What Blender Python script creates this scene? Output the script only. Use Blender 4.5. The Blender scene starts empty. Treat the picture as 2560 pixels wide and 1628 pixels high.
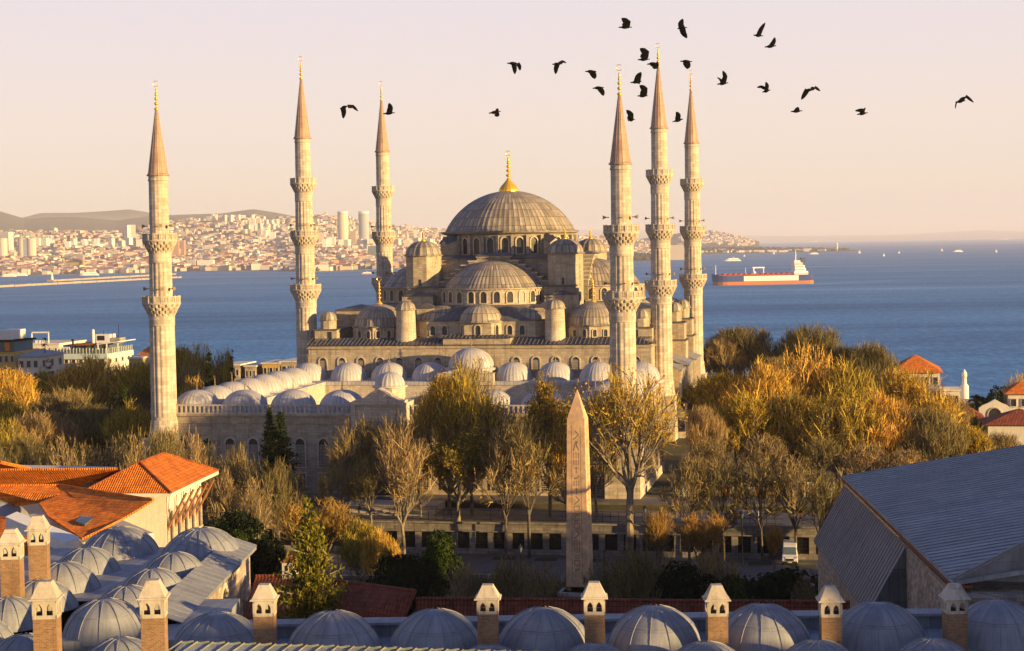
import bpy, math, random
import numpy as np
from mathutils import Vector, Matrix
R = math.radians
PI = math.pi
C = bpy.context.scene.collection
sc = bpy.context.scene
# ---------------------------------------------------------------- camera
CAM = np.array([69.488, -356.615, 37.41]); YAW, PITCH, ROLL, F = -.1922, .0466, .0165, 4407.8
cy_, sy_ = math.cos(YAW), math.sin(YAW); cp_, sp_ = math.cos(PITCH), math.sin(PITCH); cr_, sr_ = math.cos(ROLL), math.sin(ROLL)
def ray(u, v):                      # direction through a point of the 2560 x 1628 picture
    a, b = u-1280, v-814
    x = cr_*a-sr_*b; z = -(sr_*a+cr_*b); y = F
    y2 = cp_*y+sp_*z; z2 = -sp_*y+cp_*z
    return np.array([cy_*x+sy_*y2, -sy_*x+cy_*y2, z2])/F
def onY(u, v, Y): r = ray(u, v); return CAM+r*((Y-CAM[1])/r[1])
def onX(u, v, X): r = ray(u, v); return CAM+r*((X-CAM[0])/r[0])
def onZ(u, v, Z): r = ray(u, v); return CAM+r*((Z-CAM[2])/r[2])
def at(u, v, D): return CAM+ray(u, v)*D
cd = bpy.data.cameras.new('camera'); cam = bpy.data.objects.new('camera', cd); C.objects.link(cam)
cd.sensor_width = 36; cd.lens = F*36/2560; cd.clip_start = 1; cd.clip_end = 200000
_r = Vector(ray(1281, 814)-ray(1280, 814)).normalized(); _u = Vector(ray(1280, 813)-ray(1280, 814)).normalized(); _b = -Vector(ray(1280, 814)).normalized()
M = Matrix((_r, _u, _b)).transposed().to_4x4(); M.translation = Vector(CAM); cam.matrix_world = M
sc.camera = cam
# ---------------------------------------------------------------- light
ELEV = 7.5
SUN = Vector((.9455*math.cos(R(ELEV)), -.3256*math.cos(R(ELEV)), math.sin(R(ELEV)))).normalized()
w = bpy.data.worlds.new('World'); sc.world = w; w.use_nodes = True
nt = w.node_tree; nt.nodes.clear()
def N(nt, t, **k):
    n = nt.nodes.new(t)
    for a, b in k.items(): setattr(n, a, b)
    return n
out = N(nt, 'ShaderNodeOutputWorld'); bg = N(nt, 'ShaderNodeBackground'); bg.inputs[1].default_value = 1.0
sky = N(nt, 'ShaderNodeTexSky', sky_type='NISHITA', sun_disc=False); sky.sun_elevation = R(ELEV); sky.sun_rotation = math.atan2(SUN.x, SUN.y); sky.altitude = 50; sky.dust_density = 1.5
sks = N(nt, 'ShaderNodeMixRGB', blend_type='MULTIPLY'); sks.inputs[0].default_value = 1; sks.inputs[2].default_value = (.08, .08, .08, 1)
tc = N(nt, 'ShaderNodeTexCoord'); sep = N(nt, 'ShaderNodeSeparateXYZ'); rmp = N(nt, 'ShaderNodeValToRGB'); mx = N(nt, 'ShaderNodeMixRGB')
mp = N(nt, 'ShaderNodeMapRange'); mp.inputs[1].default_value = -.1; mp.inputs[2].default_value = .9
el = rmp.color_ramp.elements
SKYR = [(-.1, (.45, .42, .42)), (-.003, (.64, .585, .54)), (.012, (.75, .655, .57)), (.03, (.83, .71, .585)), (.065, (.86, .73, .655)), (.10, (.83, .725, .715)), (.145, (.79, .71, .765)), (.21, (.35, .355, .46)), (.40, (.125, .18, .37)), (.9, (.065, .12, .32))]
while len(el) < len(SKYR): el.new(0.5)
for e, (z, c) in zip(el, SKYR): e.position = z+.1; e.color = (*c, 1)
mx.inputs[0].default_value = .9
L = nt.links.new
L(tc.outputs['Generated'], sep.inputs[0]); L(sep.outputs[2], mp.inputs[0]); L(mp.outputs[0], rmp.inputs[0])
L(sky.outputs[0], sks.inputs[1]); L(sks.outputs[0], mx.inputs[1]); L(rmp.outputs[0], mx.inputs[2]); L(mx.outputs[0], bg.inputs[0]); bg.inputs[1].default_value = .515; L(bg.outputs[0], out.inputs[0])
ld = bpy.data.lights.new('sun', 'SUN'); ld.energy = 5.0; ld.angle = R(.6); ld.color = (1, .665, .26)
so = bpy.data.objects.new('sun', ld); C.objects.link(so); so.rotation_euler = SUN.to_track_quat('Z', 'Y').to_euler(); so.location = (200, -200, 200)
sc.view_settings.view_transform = 'Standard'; sc.view_settings.look = 'None'; sc.view_settings.exposure = 1.14; sc.view_settings.gamma = 1
cyc = sc.cycles
cyc.max_bounces = 5; cyc.diffuse_bounces = 3; cyc.glossy_bounces = 2; cyc.transmission_bounces = 3; cyc.volume_bounces = 0; cyc.transparent_max_bounces = 6
cyc.use_denoising = True; cyc.caustics_reflective = False; cyc.caustics_refractive = False; cyc.sample_clamp_indirect = 4
# ---------------------------------------------------------------- materials
MATS = {}
def mat(name):
    m = bpy.data.materials.new(name); m.use_nodes = True; nt = m.node_tree; nt.nodes.clear()
    o = N(nt, 'ShaderNodeOutputMaterial'); p = N(nt, 'ShaderNodeBsdfPrincipled'); nt.links.new(p.outputs[0], o.inputs[0])
    MATS[name] = m
    return m, nt, p
def noise(nt, vec, scale, detail=4, rough=.6, dist=0):
    n = N(nt, 'ShaderNodeTexNoise'); n.inputs['Scale'].default_value = scale; n.inputs['Detail'].default_value = detail; n.inputs['Roughness'].default_value = rough; n.inputs['Distortion'].default_value = dist
    if vec is not None: nt.links.new(vec, n.inputs['Vector'])
    return n.outputs['Fac']
def ramp(nt, fac, stops):
    r = N(nt, 'ShaderNodeValToRGB'); e = r.color_ramp.elements
    while len(e) < len(stops): e.new(.5)
    for x, (p, c) in zip(e, stops): x.position = p; x.color = (*c, 1) if len(c) == 3 else c
    nt.links.new(fac, r.inputs[0]); return r.outputs[0]
def mixc(nt, a, b, fac, mode='MIX'):
    m = N(nt, 'ShaderNodeMixRGB', blend_type=mode)
    for s, v in ((1, a), (2, b), (0, fac)):
        if isinstance(v, (int, float)): m.inputs[s].default_value = v
        elif isinstance(v, tuple): m.inputs[s].default_value = (*v, 1)
        else: nt.links.new(v, m.inputs[s])
    return m.outputs[0]
def mapping(nt, vec, sc_):
    m = N(nt, 'ShaderNodeMapping'); m.inputs['Scale'].default_value = sc_; nt.links.new(vec, m.inputs[0]); return m.outputs[0]
def bump(nt, p, h, s, d=.05):
    b = N(nt, 'ShaderNodeBump'); b.inputs['Strength'].default_value = s; b.inputs['Distance'].default_value = d
    nt.links.new(h, b.inputs['Height']); nt.links.new(b.outputs[0], p.inputs['Normal'])
def coords(nt):
    t = N(nt, 'ShaderNodeTexCoord'); return t.outputs['UV'], t.outputs['Object']
def g3(c, k): return tuple(min(1, x*k) for x in c)
def stone(name, c, bw=1.1, bh=.42, mortar=.6, stain=.55, contrast=.16, rough=.85, streaks=.6):
    m, nt, p = mat(name); uv, ob = coords(nt)
    b = N(nt, 'ShaderNodeTexBrick'); nt.links.new(uv, b.inputs[0]); b.inputs['Scale'].default_value = 1
    b.inputs['Brick Width'].default_value = bw; b.inputs['Row Height'].default_value = bh; b.inputs['Mortar Size'].default_value = .018; b.inputs['Bias'].default_value = .1
    b.inputs['Color1'].default_value = (*g3(c, 1+contrast), 1); b.inputs['Color2'].default_value = (*g3(c, 1-contrast), 1); b.inputs['Mortar'].default_value = (*g3(c, mortar), 1)
    n1 = noise(nt, ob, .35, 5, .65); n2 = noise(nt, mapping(nt, ob, (1.6, 1.6, .16)), 1, 5, .7); n3 = noise(nt, ob, 3.5, 4, .7)
    c1 = mixc(nt, b.outputs[0], ramp(nt, n3, [(.3, (.8, .78, .75)), (.7, (1.1, 1.08, 1.05))]), .6, 'MULTIPLY')
    c2 = mixc(nt, c1, ramp(nt, n1, [(.32, (.74, .70, .66)), (.68, (1.08, 1.07, 1.05))]), stain, 'MULTIPLY')
    c3 = mixc(nt, c2, ramp(nt, n2, [(.33, (.36, .33, .31)), (.48, (.95, .94, .93)), (.7, (1, 1, 1))]), streaks, 'MULTIPLY')
    nt.links.new(c3, p.inputs['Base Color']); p.inputs['Roughness'].default_value = rough; p.inputs['Specular IOR Level'].default_value = .25
    bump(nt, p, n3, .35, .06); return m
def lead(name, c, seam=.6, cross=2.2, rough=.5, dark=.55, var=.3, spec=.4, streak=.5, ms=.03):
    m, nt, p = mat(name); uv, ob = coords(nt)
    b = N(nt, 'ShaderNodeTexBrick', offset=.0); nt.links.new(uv, b.inputs[0]); b.inputs['Scale'].default_value = 1
    b.inputs['Brick Width'].default_value = seam; b.inputs['Row Height'].default_value = cross; b.inputs['Mortar Size'].default_value = ms
    b.inputs['Color1'].default_value = (*g3(c, 1+var*.5), 1); b.inputs['Color2'].default_value = (*g3(c, 1-var*.5), 1); b.inputs['Mortar'].default_value = (*g3(c, dark), 1)
    n1 = noise(nt, ob, .6, 5, .7); n2 = noise(nt, mapping(nt, uv, (2.2, .22, 1)), 1, 4, .7)
    c2 = mixc(nt, b.outputs[0], ramp(nt, n1, [(.3, (.68, .69, .72)), (.7, (1.2, 1.17, 1.12))]), .75, 'MULTIPLY')
    c3 = mixc(nt, c2, ramp(nt, n2, [(.3, (.62, .62, .64)), (.5, (1, 1, 1)), (.75, (1.3, 1.27, 1.22))]), streak, 'MULTIPLY')
    nt.links.new(c3, p.inputs['Base Color']); p.inputs['Roughness'].default_value = rough; p.inputs['Specular IOR Level'].default_value = spec
    bump(nt, p, n1, .25, .1); return m
def plain(name, c, rough=.6, spec=.3, metal=0, var=.15, scale=3.):
    m, nt, p = mat(name); uv, ob = coords(nt)
    n1 = noise(nt, ob, scale, 5, .65)
    nt.links.new(mixc(nt, c, ramp(nt, n1, [(.3, (1-var*1.5,)*3), (.7, (1+var,)*3)]), 1., 'MULTIPLY'), p.inputs['Base Color'])
    p.inputs['Roughness'].default_value = rough; p.inputs['Specular IOR Level'].default_value = spec; p.inputs['Metallic'].default_value = metal
    return m
def tiles(name, c, tw=.22, tl=.4, grid=0, gridc=(.8, .5, .3)):
    m, nt, p = mat(name); uv, ob = coords(nt)
    b = N(nt, 'ShaderNodeTexBrick', offset=0.); nt.links.new(uv, b.inputs[0]); b.inputs['Scale'].default_value = 1
    b.inputs['Brick Width'].default_value = tw; b.inputs['Row Height'].default_value = tl; b.inputs['Mortar Size'].default_value = .03; b.inputs['Mortar Smooth'].default_value = .6
    b.inputs['Color1'].default_value = (*g3(c, 1.2), 1); b.inputs['Color2'].default_value = (*g3(c, .75), 1); b.inputs['Mortar'].default_value = (*g3(c, .42), 1)
    n1 = noise(nt, ob, .8, 5, .7)
    c2 = mixc(nt, b.outputs[0], ramp(nt, n1, [(.3, (.55, .50, .48)), (.5, (.95, .95, .95)), (.7, (1.2, 1.2, 1.2))]), .9, 'MULTIPLY')
    if grid:
        g = N(nt, 'ShaderNodeTexBrick', offset=0.); nt.links.new(uv, g.inputs[0]); g.inputs['Scale'].default_value = 1
        g.inputs['Brick Width'].default_value = grid; g.inputs['Row Height'].default_value = grid*1.25; g.inputs['Mortar Size'].default_value = .03
        g.inputs['Color1'].default_value = (0, 0, 0, 1); g.inputs['Color2'].default_value = (0, 0, 0, 1); g.inputs['Mortar'].default_value = (1, 1, 1, 1)
        c2 = mixc(nt, c2, gridc, mixc(nt, (0, 0, 0), g.outputs[0], .3))
    nt.links.new(c2, p.inputs['Base Color']); p.inputs['Roughness'].default_value = .75; p.inputs['Specular IOR Level'].default_value = .25
    s = N(nt, 'ShaderNodeSeparateXYZ'); nt.links.new(uv, s.inputs[0]); q = N(nt, 'ShaderNodeMath', operation='MULTIPLY'); q.inputs[1].default_value = 2*PI/tw; nt.links.new(s.outputs[0], q.inputs[0])
    r = N(nt, 'ShaderNodeMath', operation='SINE'); nt.links.new(q.outputs[0], r.inputs[0]); bump(nt, p, r.outputs[0], .7, .04); return m
def leafmat(name, stops, trans=.42, hue=.035):
    m, nt, p = mat(name)
    g = N(nt, 'ShaderNodeNewGeometry'); oi = N(nt, 'ShaderNodeObjectInfo')
    c = ramp(nt, g.outputs['Random Per Island'], stops)
    hs = N(nt, 'ShaderNodeHueSaturation'); nt.links.new(c, hs.inputs['Color'])
    m1 = N(nt, 'ShaderNodeMapRange'); m1.inputs[3].default_value = .5-hue*.5; m1.inputs[4].default_value = .5+hue*.5; nt.links.new(oi.outputs['Random'], m1.inputs[0]); nt.links.new(m1.outputs[0], hs.inputs['Hue'])
    m2 = N(nt, 'ShaderNodeMapRange'); m2.inputs[3].default_value = 1.25; m2.inputs[4].default_value = .62; nt.links.new(oi.outputs['Random'], m2.inputs[0]); nt.links.new(m2.outputs[0], hs.inputs['Value'])
    d = N(nt, 'ShaderNodeBsdfDiffuse'); t = N(nt, 'ShaderNodeBsdfTranslucent'); x = N(nt, 'ShaderNodeMixShader'); x.inputs[0].default_value = trans
    nt.links.new(hs.outputs[0], d.inputs[0]); nt.links.new(hs.outputs[0], t.inputs[0]); nt.links.new(d.outputs[0], x.inputs[1]); nt.links.new(t.outputs[0], x.inputs[2])
    o = [n for n in nt.nodes if n.type == 'OUTPUT_MATERIAL'][0]; nt.links.new(x.outputs[0], o.inputs[0]); nt.nodes.remove(p)
    return m
stone('stone', (.50, .43, .33)); stone('stone_pale', (.62, .55, .46), streaks=.5, stain=.55, contrast=.14); stone('stone_minaret', (.60, .535, .45), bw=1.3, bh=.55, streaks=.55, stain=.65, contrast=.2)
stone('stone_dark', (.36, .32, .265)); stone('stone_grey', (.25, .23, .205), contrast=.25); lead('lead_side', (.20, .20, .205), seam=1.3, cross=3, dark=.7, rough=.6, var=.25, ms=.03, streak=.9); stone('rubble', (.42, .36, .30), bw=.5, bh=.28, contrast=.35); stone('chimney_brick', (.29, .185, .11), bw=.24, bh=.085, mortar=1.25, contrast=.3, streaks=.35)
stone('plaster', (.74, .70, .62), bw=9, bh=9, mortar=.95, contrast=.03, streaks=.25, stain=.3); stone('chimney_plaster', (.60, .56, .48), bw=9, bh=9, contrast=.03, streaks=.6, stain=.8)
stone('striped_wall', (.56, .47, .40), bw=1.2, bh=.35, contrast=.35, mortar=.6)
lead('lead', (.115, .113, .125)); lead('lead_dome', (.33, .285, .225), seam=.8, cross=2.1, dark=.42, streak=.95, var=.55, ms=.07); lead('lead_light', (.47, .46, .47), seam=.8, cross=50, dark=.62, var=.12, rough=.6, streak=.5, ms=.06)
lead('lead_front', (.27, .285, .315), seam=1.31, cross=1.7, dark=.75, rough=.6, var=.15, streak=.7, ms=.02); lead('lead_flat', (.28, .29, .32), seam=.7, cross=2.5, dark=.55, rough=.5)
lead('lead_roof', (.27, .295, .31), seam=1.19, cross=4.5, dark=.72, var=.32, ms=.03, streak=.8); lead('spire_lead', (.42, .28, .20), seam=.45, cross=2.2, dark=.55, var=.15)
tiles('tile_orange', (.80, .215, .018), grid=1.0, gridc=(.85, .45, .2)); tiles('tile_brown', (.34, .10, .035)); tiles('tile_red', (.28, .075, .04), tw=.26)
plain('gold', (.95, .58, .07), rough=.33, metal=.55, var=.05, spec=.6); plain('bronze', (.35, .26, .15), rough=.5, metal=.6)
plain('pane', (.035, .035, .04), rough=.35, spec=.5, var=.3); plain('dark_gap', (.02, .018, .016), rough=.9, var=.2)
plain('white_paint', (.75, .74, .72), var=.06); plain('black_metal', (.025, .025, .028), rough=.45); plain('red_paint', (.45, .05, .03)); plain('orange_paint', (.85, .22, .03)); plain('blue_paint', (.05, .09, .22))
plain('wood', (.30, .12, .045)); plain('timber', (.25, .26, .20), var=.3); plain('granite', (.68, .45, .26), var=.24, scale=1.1); plain('carving', (.22, .15, .095), var=.2)
plain('bird_black', (.006, .006, .006), rough=.9, spec=.05, var=0); plain('red_tent', (.25, .03, .03)); plain('glass', (.10, .14, .15), rough=.12, spec=.7); plain('skin', (.5, .3, .2))
plain('bark', (.13, .10, .075), rough=.9, var=.5, scale=2); plain('bark_pale', (.26, .215, .15), rough=.9, var=.5, scale=1.5); plain('yellow_wall', (.62, .42, .12)); plain('trunk_dark', (.06, .045, .035), rough=.9)
leafmat('twig_brown', [(0, (.10, .075, .035)), (.5, (.27, .205, .09)), (1, (.50, .385, .155))], .1)
leafmat('twig_gold', [(0, (.12, .075, .02)), (.45, (.42, .28, .05)), (.8, (.78, .54, .09)), (1, (.9, .66, .14))], .1)
leafmat('twig_orange', [(0, (.30, .16, .05)), (.5, (.50, .27, .07)), (1, (.66, .38, .10))], .1)
leafmat('leaf_olive', [(0, (.10, .085, .014)), (.5, (.36, .26, .028)), (1, (.62, .42, .04))], .35)
leafmat('leaf_gold', [(0, (.30, .18, .02)), (.5, (.62, .38, .03)), (1, (.80, .50, .045))], .4)
leafmat('leaf_green', [(0, (.02, .035, .010)), (.6, (.045, .07, .016)), (1, (.09, .11, .02))], .25, .03)
leafmat('leaf_cedar', [(0, (.05, .06, .01)), (.6, (.18, .17, .02)), (1, (.36, .29, .035))], .25, .03)
leafmat('leaf_dark', [(0, (.010, .018, .008)), (1, (.03, .042, .015))], .15, .03)
leafmat('leaf_rust', [(0, (.14, .09, .04)), (.5, (.28, .18, .06)), (1, (.42, .27, .08))], .3)
def colattr(name, rough=.8, win=None):
    m, nt, p = mat(name); a = N(nt, 'ShaderNodeAttribute', attribute_name='Col'); c = a.outputs['Color']
    if win:
        uv, ob = coords(nt); b = N(nt, 'ShaderNodeTexBrick', offset=0.); nt.links.new(uv, b.inputs[0]); b.inputs['Scale'].default_value = 1
        b.inputs['Brick Width'].default_value = win[0]; b.inputs['Row Height'].default_value = win[1]; b.inputs['Mortar Size'].default_value = win[2]; b.inputs['Mortar Smooth'].default_value = 0
        b.inputs['Color1'].default_value = (.3, .3, .33, 1); b.inputs['Color2'].default_value = (.5, .48, .46, 1); b.inputs['Mortar'].default_value = (1, 1, 1, 1)
        g = N(nt, 'ShaderNodeNewGeometry'); s = N(nt, 'ShaderNodeSeparateXYZ'); nt.links.new(g.outputs['Normal'], s.inputs[0])
        q = N(nt, 'ShaderNodeMath', operation='LESS_THAN'); q.inputs[1].default_value = .3; nt.links.new(s.outputs[2], q.inputs[0])
        c = mixc(nt, c, b.outputs[0], q.outputs[0], 'MULTIPLY')
    nt.links.new(c, p.inputs['Base Color']); p.inputs['Roughness'].default_value = rough; p.inputs['Specular IOR Level'].default_value = .2; return m
colattr('city', win=(3.4, 3.2, .9)); colattr('townhouse', win=(3.0, 3.2, .85)); colattr('painted')
# ---------------------------------------------------------------- mesh builder
class MB:
    def __init__(s): s.v = []; s.f = []; s.m = []; s.uv = {}; s.col = []; s.sm = []
    def add(s, vs, fs, mi=0, uvs=None, col=None, smooth=False):
        b = len(s.v); s.v.extend([tuple(map(float, p)) for p in vs])
        for i, f in enumerate(fs):
            if uvs is not None: s.uv[len(s.f)] = uvs[i]
            s.f.append([b+j for j in f]); s.m.append(mi); s.col.append(col); s.sm.append(smooth)
        return s
    def box(s, x0, x1, y0, y1, z0, z1, mi=0, col=None, mx=None):
        vs = [(x, y, z) for z in (z0, z1) for y in (y0, y1) for x in (x0, x1)]
        if mx is not None: vs = [mx @ Vector(p) for p in vs]
        return s.add(vs, [(0, 2, 3, 1), (4, 5, 7, 6), (0, 1, 5, 4), (2, 6, 7, 3), (0, 4, 6, 2), (1, 3, 7, 5)], mi, col=col)
    def obox(s, cx, cy, z0, z1, w, d, rz=0, mi=0, col=None):
        return s.box(-w/2, w/2, -d/2, d/2, z0, z1, mi, col, Matrix.Translation((cx, cy, 0)) @ Matrix.Rotation(rz, 4, 'Z'))
    def prism(s, poly, z0, z1, mi=0, z1s=None, col=None):
        n = len(poly); vs = [(x, y, z0) for x, y in poly]+[(x, y, z1 if z1s is None else z1s[i]) for i, (x, y) in enumerate(poly)]
        return s.add(vs, [tuple(range(n-1, -1, -1)), tuple(range(n, 2*n))]+[(i, (i+1) % n, n+(i+1) % n, n+i) for i in range(n)], mi, col=col)
    def slab(s, pts, th, mi=0, col=None):     # polygon in space given a thickness downward
        n = len(pts); vs = [tuple(p) for p in pts]+[(p[0], p[1], p[2]-th) for p in pts]
        nz = sum((pts[i][0]*pts[(i+1) % n][1]-pts[(i+1) % n][0]*pts[i][1]) for i in range(n))
        top = tuple(range(n)); bot = tuple(range(2*n-1, n-1, -1)); side = [(i, n+i, n+(i+1) % n, (i+1) % n) for i in range(n)]
        if nz < 0: top = top[::-1]; bot = bot[::-1]; side = [q[::-1] for q in side]
        return s.add(vs, [top, bot]+side, mi, col=col)
    def lathe(s, prof, n=24, c=(0, 0, 0), a0=0, a1=2*PI, mod=None, mi=0, smooth=True, uvr=None, col=None, sx=1, sy=1, rz=0):
        full = abs(a1-a0-2*PI) < 1e-6; na = n if full else n+1
        vs = []; 
        for r, z in prof:
            for i in range(na):
                a = a0+(a1-a0)*i/n; k = mod(a, r, z, i) if mod else 0; x = (r+k)*math.cos(a)*sx; y = (r+k)*math.sin(a)*sy
                vs.append((c[0]+x*math.cos(rz)-y*math.sin(rz), c[1]+x*math.sin(rz)+y*math.cos(rz), c[2]+z))
        rr = uvr or max(p[0] for p in prof); fs = []; uvs = []; arc = [0]
        for j in range(1, len(prof)): arc.append(arc[-1]+math.hypot(prof[j][0]-prof[j-1][0], prof[j][1]-prof[j-1][1]))
        for j in range(len(prof)-1):
            for i in range(n):
                i2 = (i+1) % na; fs.append((j*na+i, j*na+i2, (j+1)*na+i2, (j+1)*na+i))
                u0, u1 = (a0+(a1-a0)*i/n)*rr, (a0+(a1-a0)*(i+1)/n)*rr
                uvs.append([(u0, arc[j]), (u1, arc[j]), (u1, arc[j+1]), (u0, arc[j+1])])
        return s.add(vs, fs, mi, uvs, col, smooth)
    def tube(s, p0, p1, r0, r1=None, n=6, mi=0, cap=True, col=None):
        r1 = r0 if r1 is None else r1; p0 = Vector(p0); p1 = Vector(p1); d = (p1-p0).normalized()
        t = d.cross(Vector((0, 0, 1)) if abs(d.z) < .9 else Vector((1, 0, 0))).normalized(); b = d.cross(t)
        vs = [p+(t*math.cos(2*PI*i/n)+b*math.sin(2*PI*i/n))*r for p, r in ((p0, r0), (p1, r1)) for i in range(n)]
        fs = [(i, n+i, n+(i+1) % n, (i+1) % n) for i in range(n)]
        if cap: fs += [tuple(range(n)), tuple(range(2*n-1, n-1, -1))]
        return s.add(vs, fs, mi, col=col)
    def build(s, name, mats, parent=None, loc=None, rz=0):
        me = bpy.data.meshes.new(name); me.from_pydata(s.v, [], s.f)
        if isinstance(mats, str): mats = [mats]
        for m in mats: me.materials.append(MATS[m])
        nf = len(s.f); me.polygons.foreach_set('material_index', s.m); me.polygons.foreach_set('use_smooth', s.sm)
        V = np.array(s.v); tot = [len(f) for f in s.f]; nl = sum(tot); fl = np.concatenate([np.array(f) for f in s.f]); fi = np.repeat(np.arange(nf), tot)
        me.update(); nn = np.zeros(nf*3); me.polygons.foreach_get('normal', nn); nn = nn.reshape(-1, 3)
        t = np.stack([-nn[:, 1], nn[:, 0], 0*nn[:, 0]], 1); l = np.linalg.norm(t, axis=1); t[l < .02] = (1, 0, 0); l[l < .02] = 1; t /= l[:, None]
        b = np.cross(nn, t); P = V[fl]; uv = np.stack([(P*t[fi]).sum(1), (P*b[fi]).sum(1)], 1)
        st = np.concatenate([[0], np.cumsum(tot)])
        for k, q in s.uv.items(): uv[st[k]:st[k+1]] = q
        me.uv_layers.new(name='UVMap').data.foreach_set('uv', uv.ravel())
        if any(c is not None for c in s.col):
            ca = me.color_attributes.new('Col', 'FLOAT_COLOR', 'CORNER'); cc = np.array([(*(c or (.5, .5, .5)), 1) for c in s.col])[fi]; ca.data.foreach_set('color', cc.ravel())
        o = bpy.data.objects.new(name, me); C.objects.link(o)
        if parent is not None: o.parent = parent
        if loc is not None: o.location = loc
        o.rotation_euler.z = rz
        return o
def tag(o, label=None, cat=None, group=None, kind=None):
    for k, v in (('label', label), ('category', cat), ('group', group), ('kind', kind)):
        if v: o[k] = v
    return o
def empty(name, loc=(0, 0, 0), rz=0):
    o = bpy.data.objects.new(name, None); C.objects.link(o); o.location = loc; o.rotation_euler.z = rz; o.empty_display_size = .5; return o
KIDS = {}
def copy_tree(o, parent=None):
    c = o.copy(); C.objects.link(c)
    if parent is not None: c.parent = parent
    for ch in list(o.children): copy_tree(ch, c)
    return c
def ORD(i): return ['first', 'second', 'third', 'fourth', 'fifth', 'sixth', 'seventh', 'eighth', 'ninth', 'tenth', 'eleventh', 'twelfth', 'thirteenth', 'fourteenth', 'fifteenth', 'sixteenth', 'seventeenth', 'eighteenth', 'nineteenth', 'twentieth', 'twenty-first', 'twenty-second', 'twenty-third', 'twenty-fourth', 'twenty-fifth', 'twenty-sixth', 'twenty-seventh', 'twenty-eighth', 'twenty-ninth', 'thirtieth'][i]
# reusable shapes
def dome_prof(r, h, eave=.3, n=14, drop=.25, pw=1.0):
    if pw == 'cap':
        Rs = (r*r+h*h)/(2*h); ta = math.asin(min(1, r/Rs)); p = [(r+eave, -drop), (r+eave, -drop+.12), (r+eave*.35, .02)]
        return p+[(max(.02, Rs*math.sin(ta*(1-i/n))), .05+Rs*math.cos(ta*(1-i/n))-(Rs-h)-.05*i/n) for i in range(n+1)]
    p = [(r+eave, -drop), (r+eave, -drop+.12), (r+eave*.35, .02)]
    for i in range(n+1):
        t = PI/2*i/n; p.append((max(.02, r*math.cos(t)**pw), .08+(h-.08)*math.sin(t)))
    return p
def ribmod(n, amp, r0):
    def f(a, r, z, i): return (amp if i % 4 == 0 else (-amp*.5 if i % 4 == 2 else 0))*min(1, r/r0*1.5)
    return f
def dome(name, r, h, ribs, m, parent, c=(0, 0, 0), a0=0, a1=2*PI, eave=.3, amp=.06, pw=1.0, rz=0, sx=1, sy=1, n=14):
    return MB().lathe(dome_prof(r, h, eave, n, pw=pw), ribs*4 if abs(a1-a0-2*PI) < 1e-6 else int(ribs*4*(a1-a0)/(2*PI)), c, a0, a1, ribmod(ribs, amp, r), uvr=ribs*.8/(2*PI), sx=sx, sy=sy, rz=rz, smooth=True).build(name, m, parent)
def finial(parent, c, h, m='gold', r=.3, bulb=0, name='finial'):
    p = []
    if bulb: p += [(bulb, 0), (bulb*1.02, bulb*.12), (bulb*.96, bulb*.38), (bulb*.78, bulb*.68), (bulb*.5, bulb*.98), (bulb*.28, bulb*1.25), (r*.5, bulb*1.5)]
    z0 = bulb*1.5; hh = h-z0; p += [(r*.45, z0)]
    for i, (q, s) in enumerate([(.10, 1.0), (.27, .9), (.42, .8), (.55, .6), (.66, .45)]):
        p += [(r*.28, z0+hh*(q-.055)), (r*s, z0+hh*(q-.02)), (r*s, z0+hh*(q+.02)), (r*.28, z0+hh*(q+.055))]
    p += [(r*.15, z0+hh*.74), (r*.12, z0+hh*.78)]
    b = MB().lathe(p, 12 if not bulb else 48, c, smooth=True, mod=(lambda a, rr, z, i: (.05*rr if i % 3 == 0 else 0)) if bulb else None)
    zc = c[2]+z0+hh*.88; rc = max(r*.5, hh*.09)
    for i in range(10):       # crescent open at the top
        a, a2 = R(115+31*i-90+25), R(115+31*(i+1)-90+25)
        b.tube((c[0]+rc*math.cos(a), c[1], zc+rc*math.sin(a)), (c[0]+rc*math.cos(a2), c[1], zc+rc*math.sin(a2)), max(.03, r*.14), n=4)
    return b.build(name, m, parent)
def arch_pts(w, h, n=7, pointed=.15):
    r = w/2; hs = h-r*(1+pointed); p = [(-r, 0), (-r, hs)]
    for i in range(1, 2*n):
        a = PI-PI*i/(2*n); p.append((r*math.cos(a), hs+r*(1+pointed)*math.sin(a)))
    return p+[(r, hs), (r, 0)]
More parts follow.
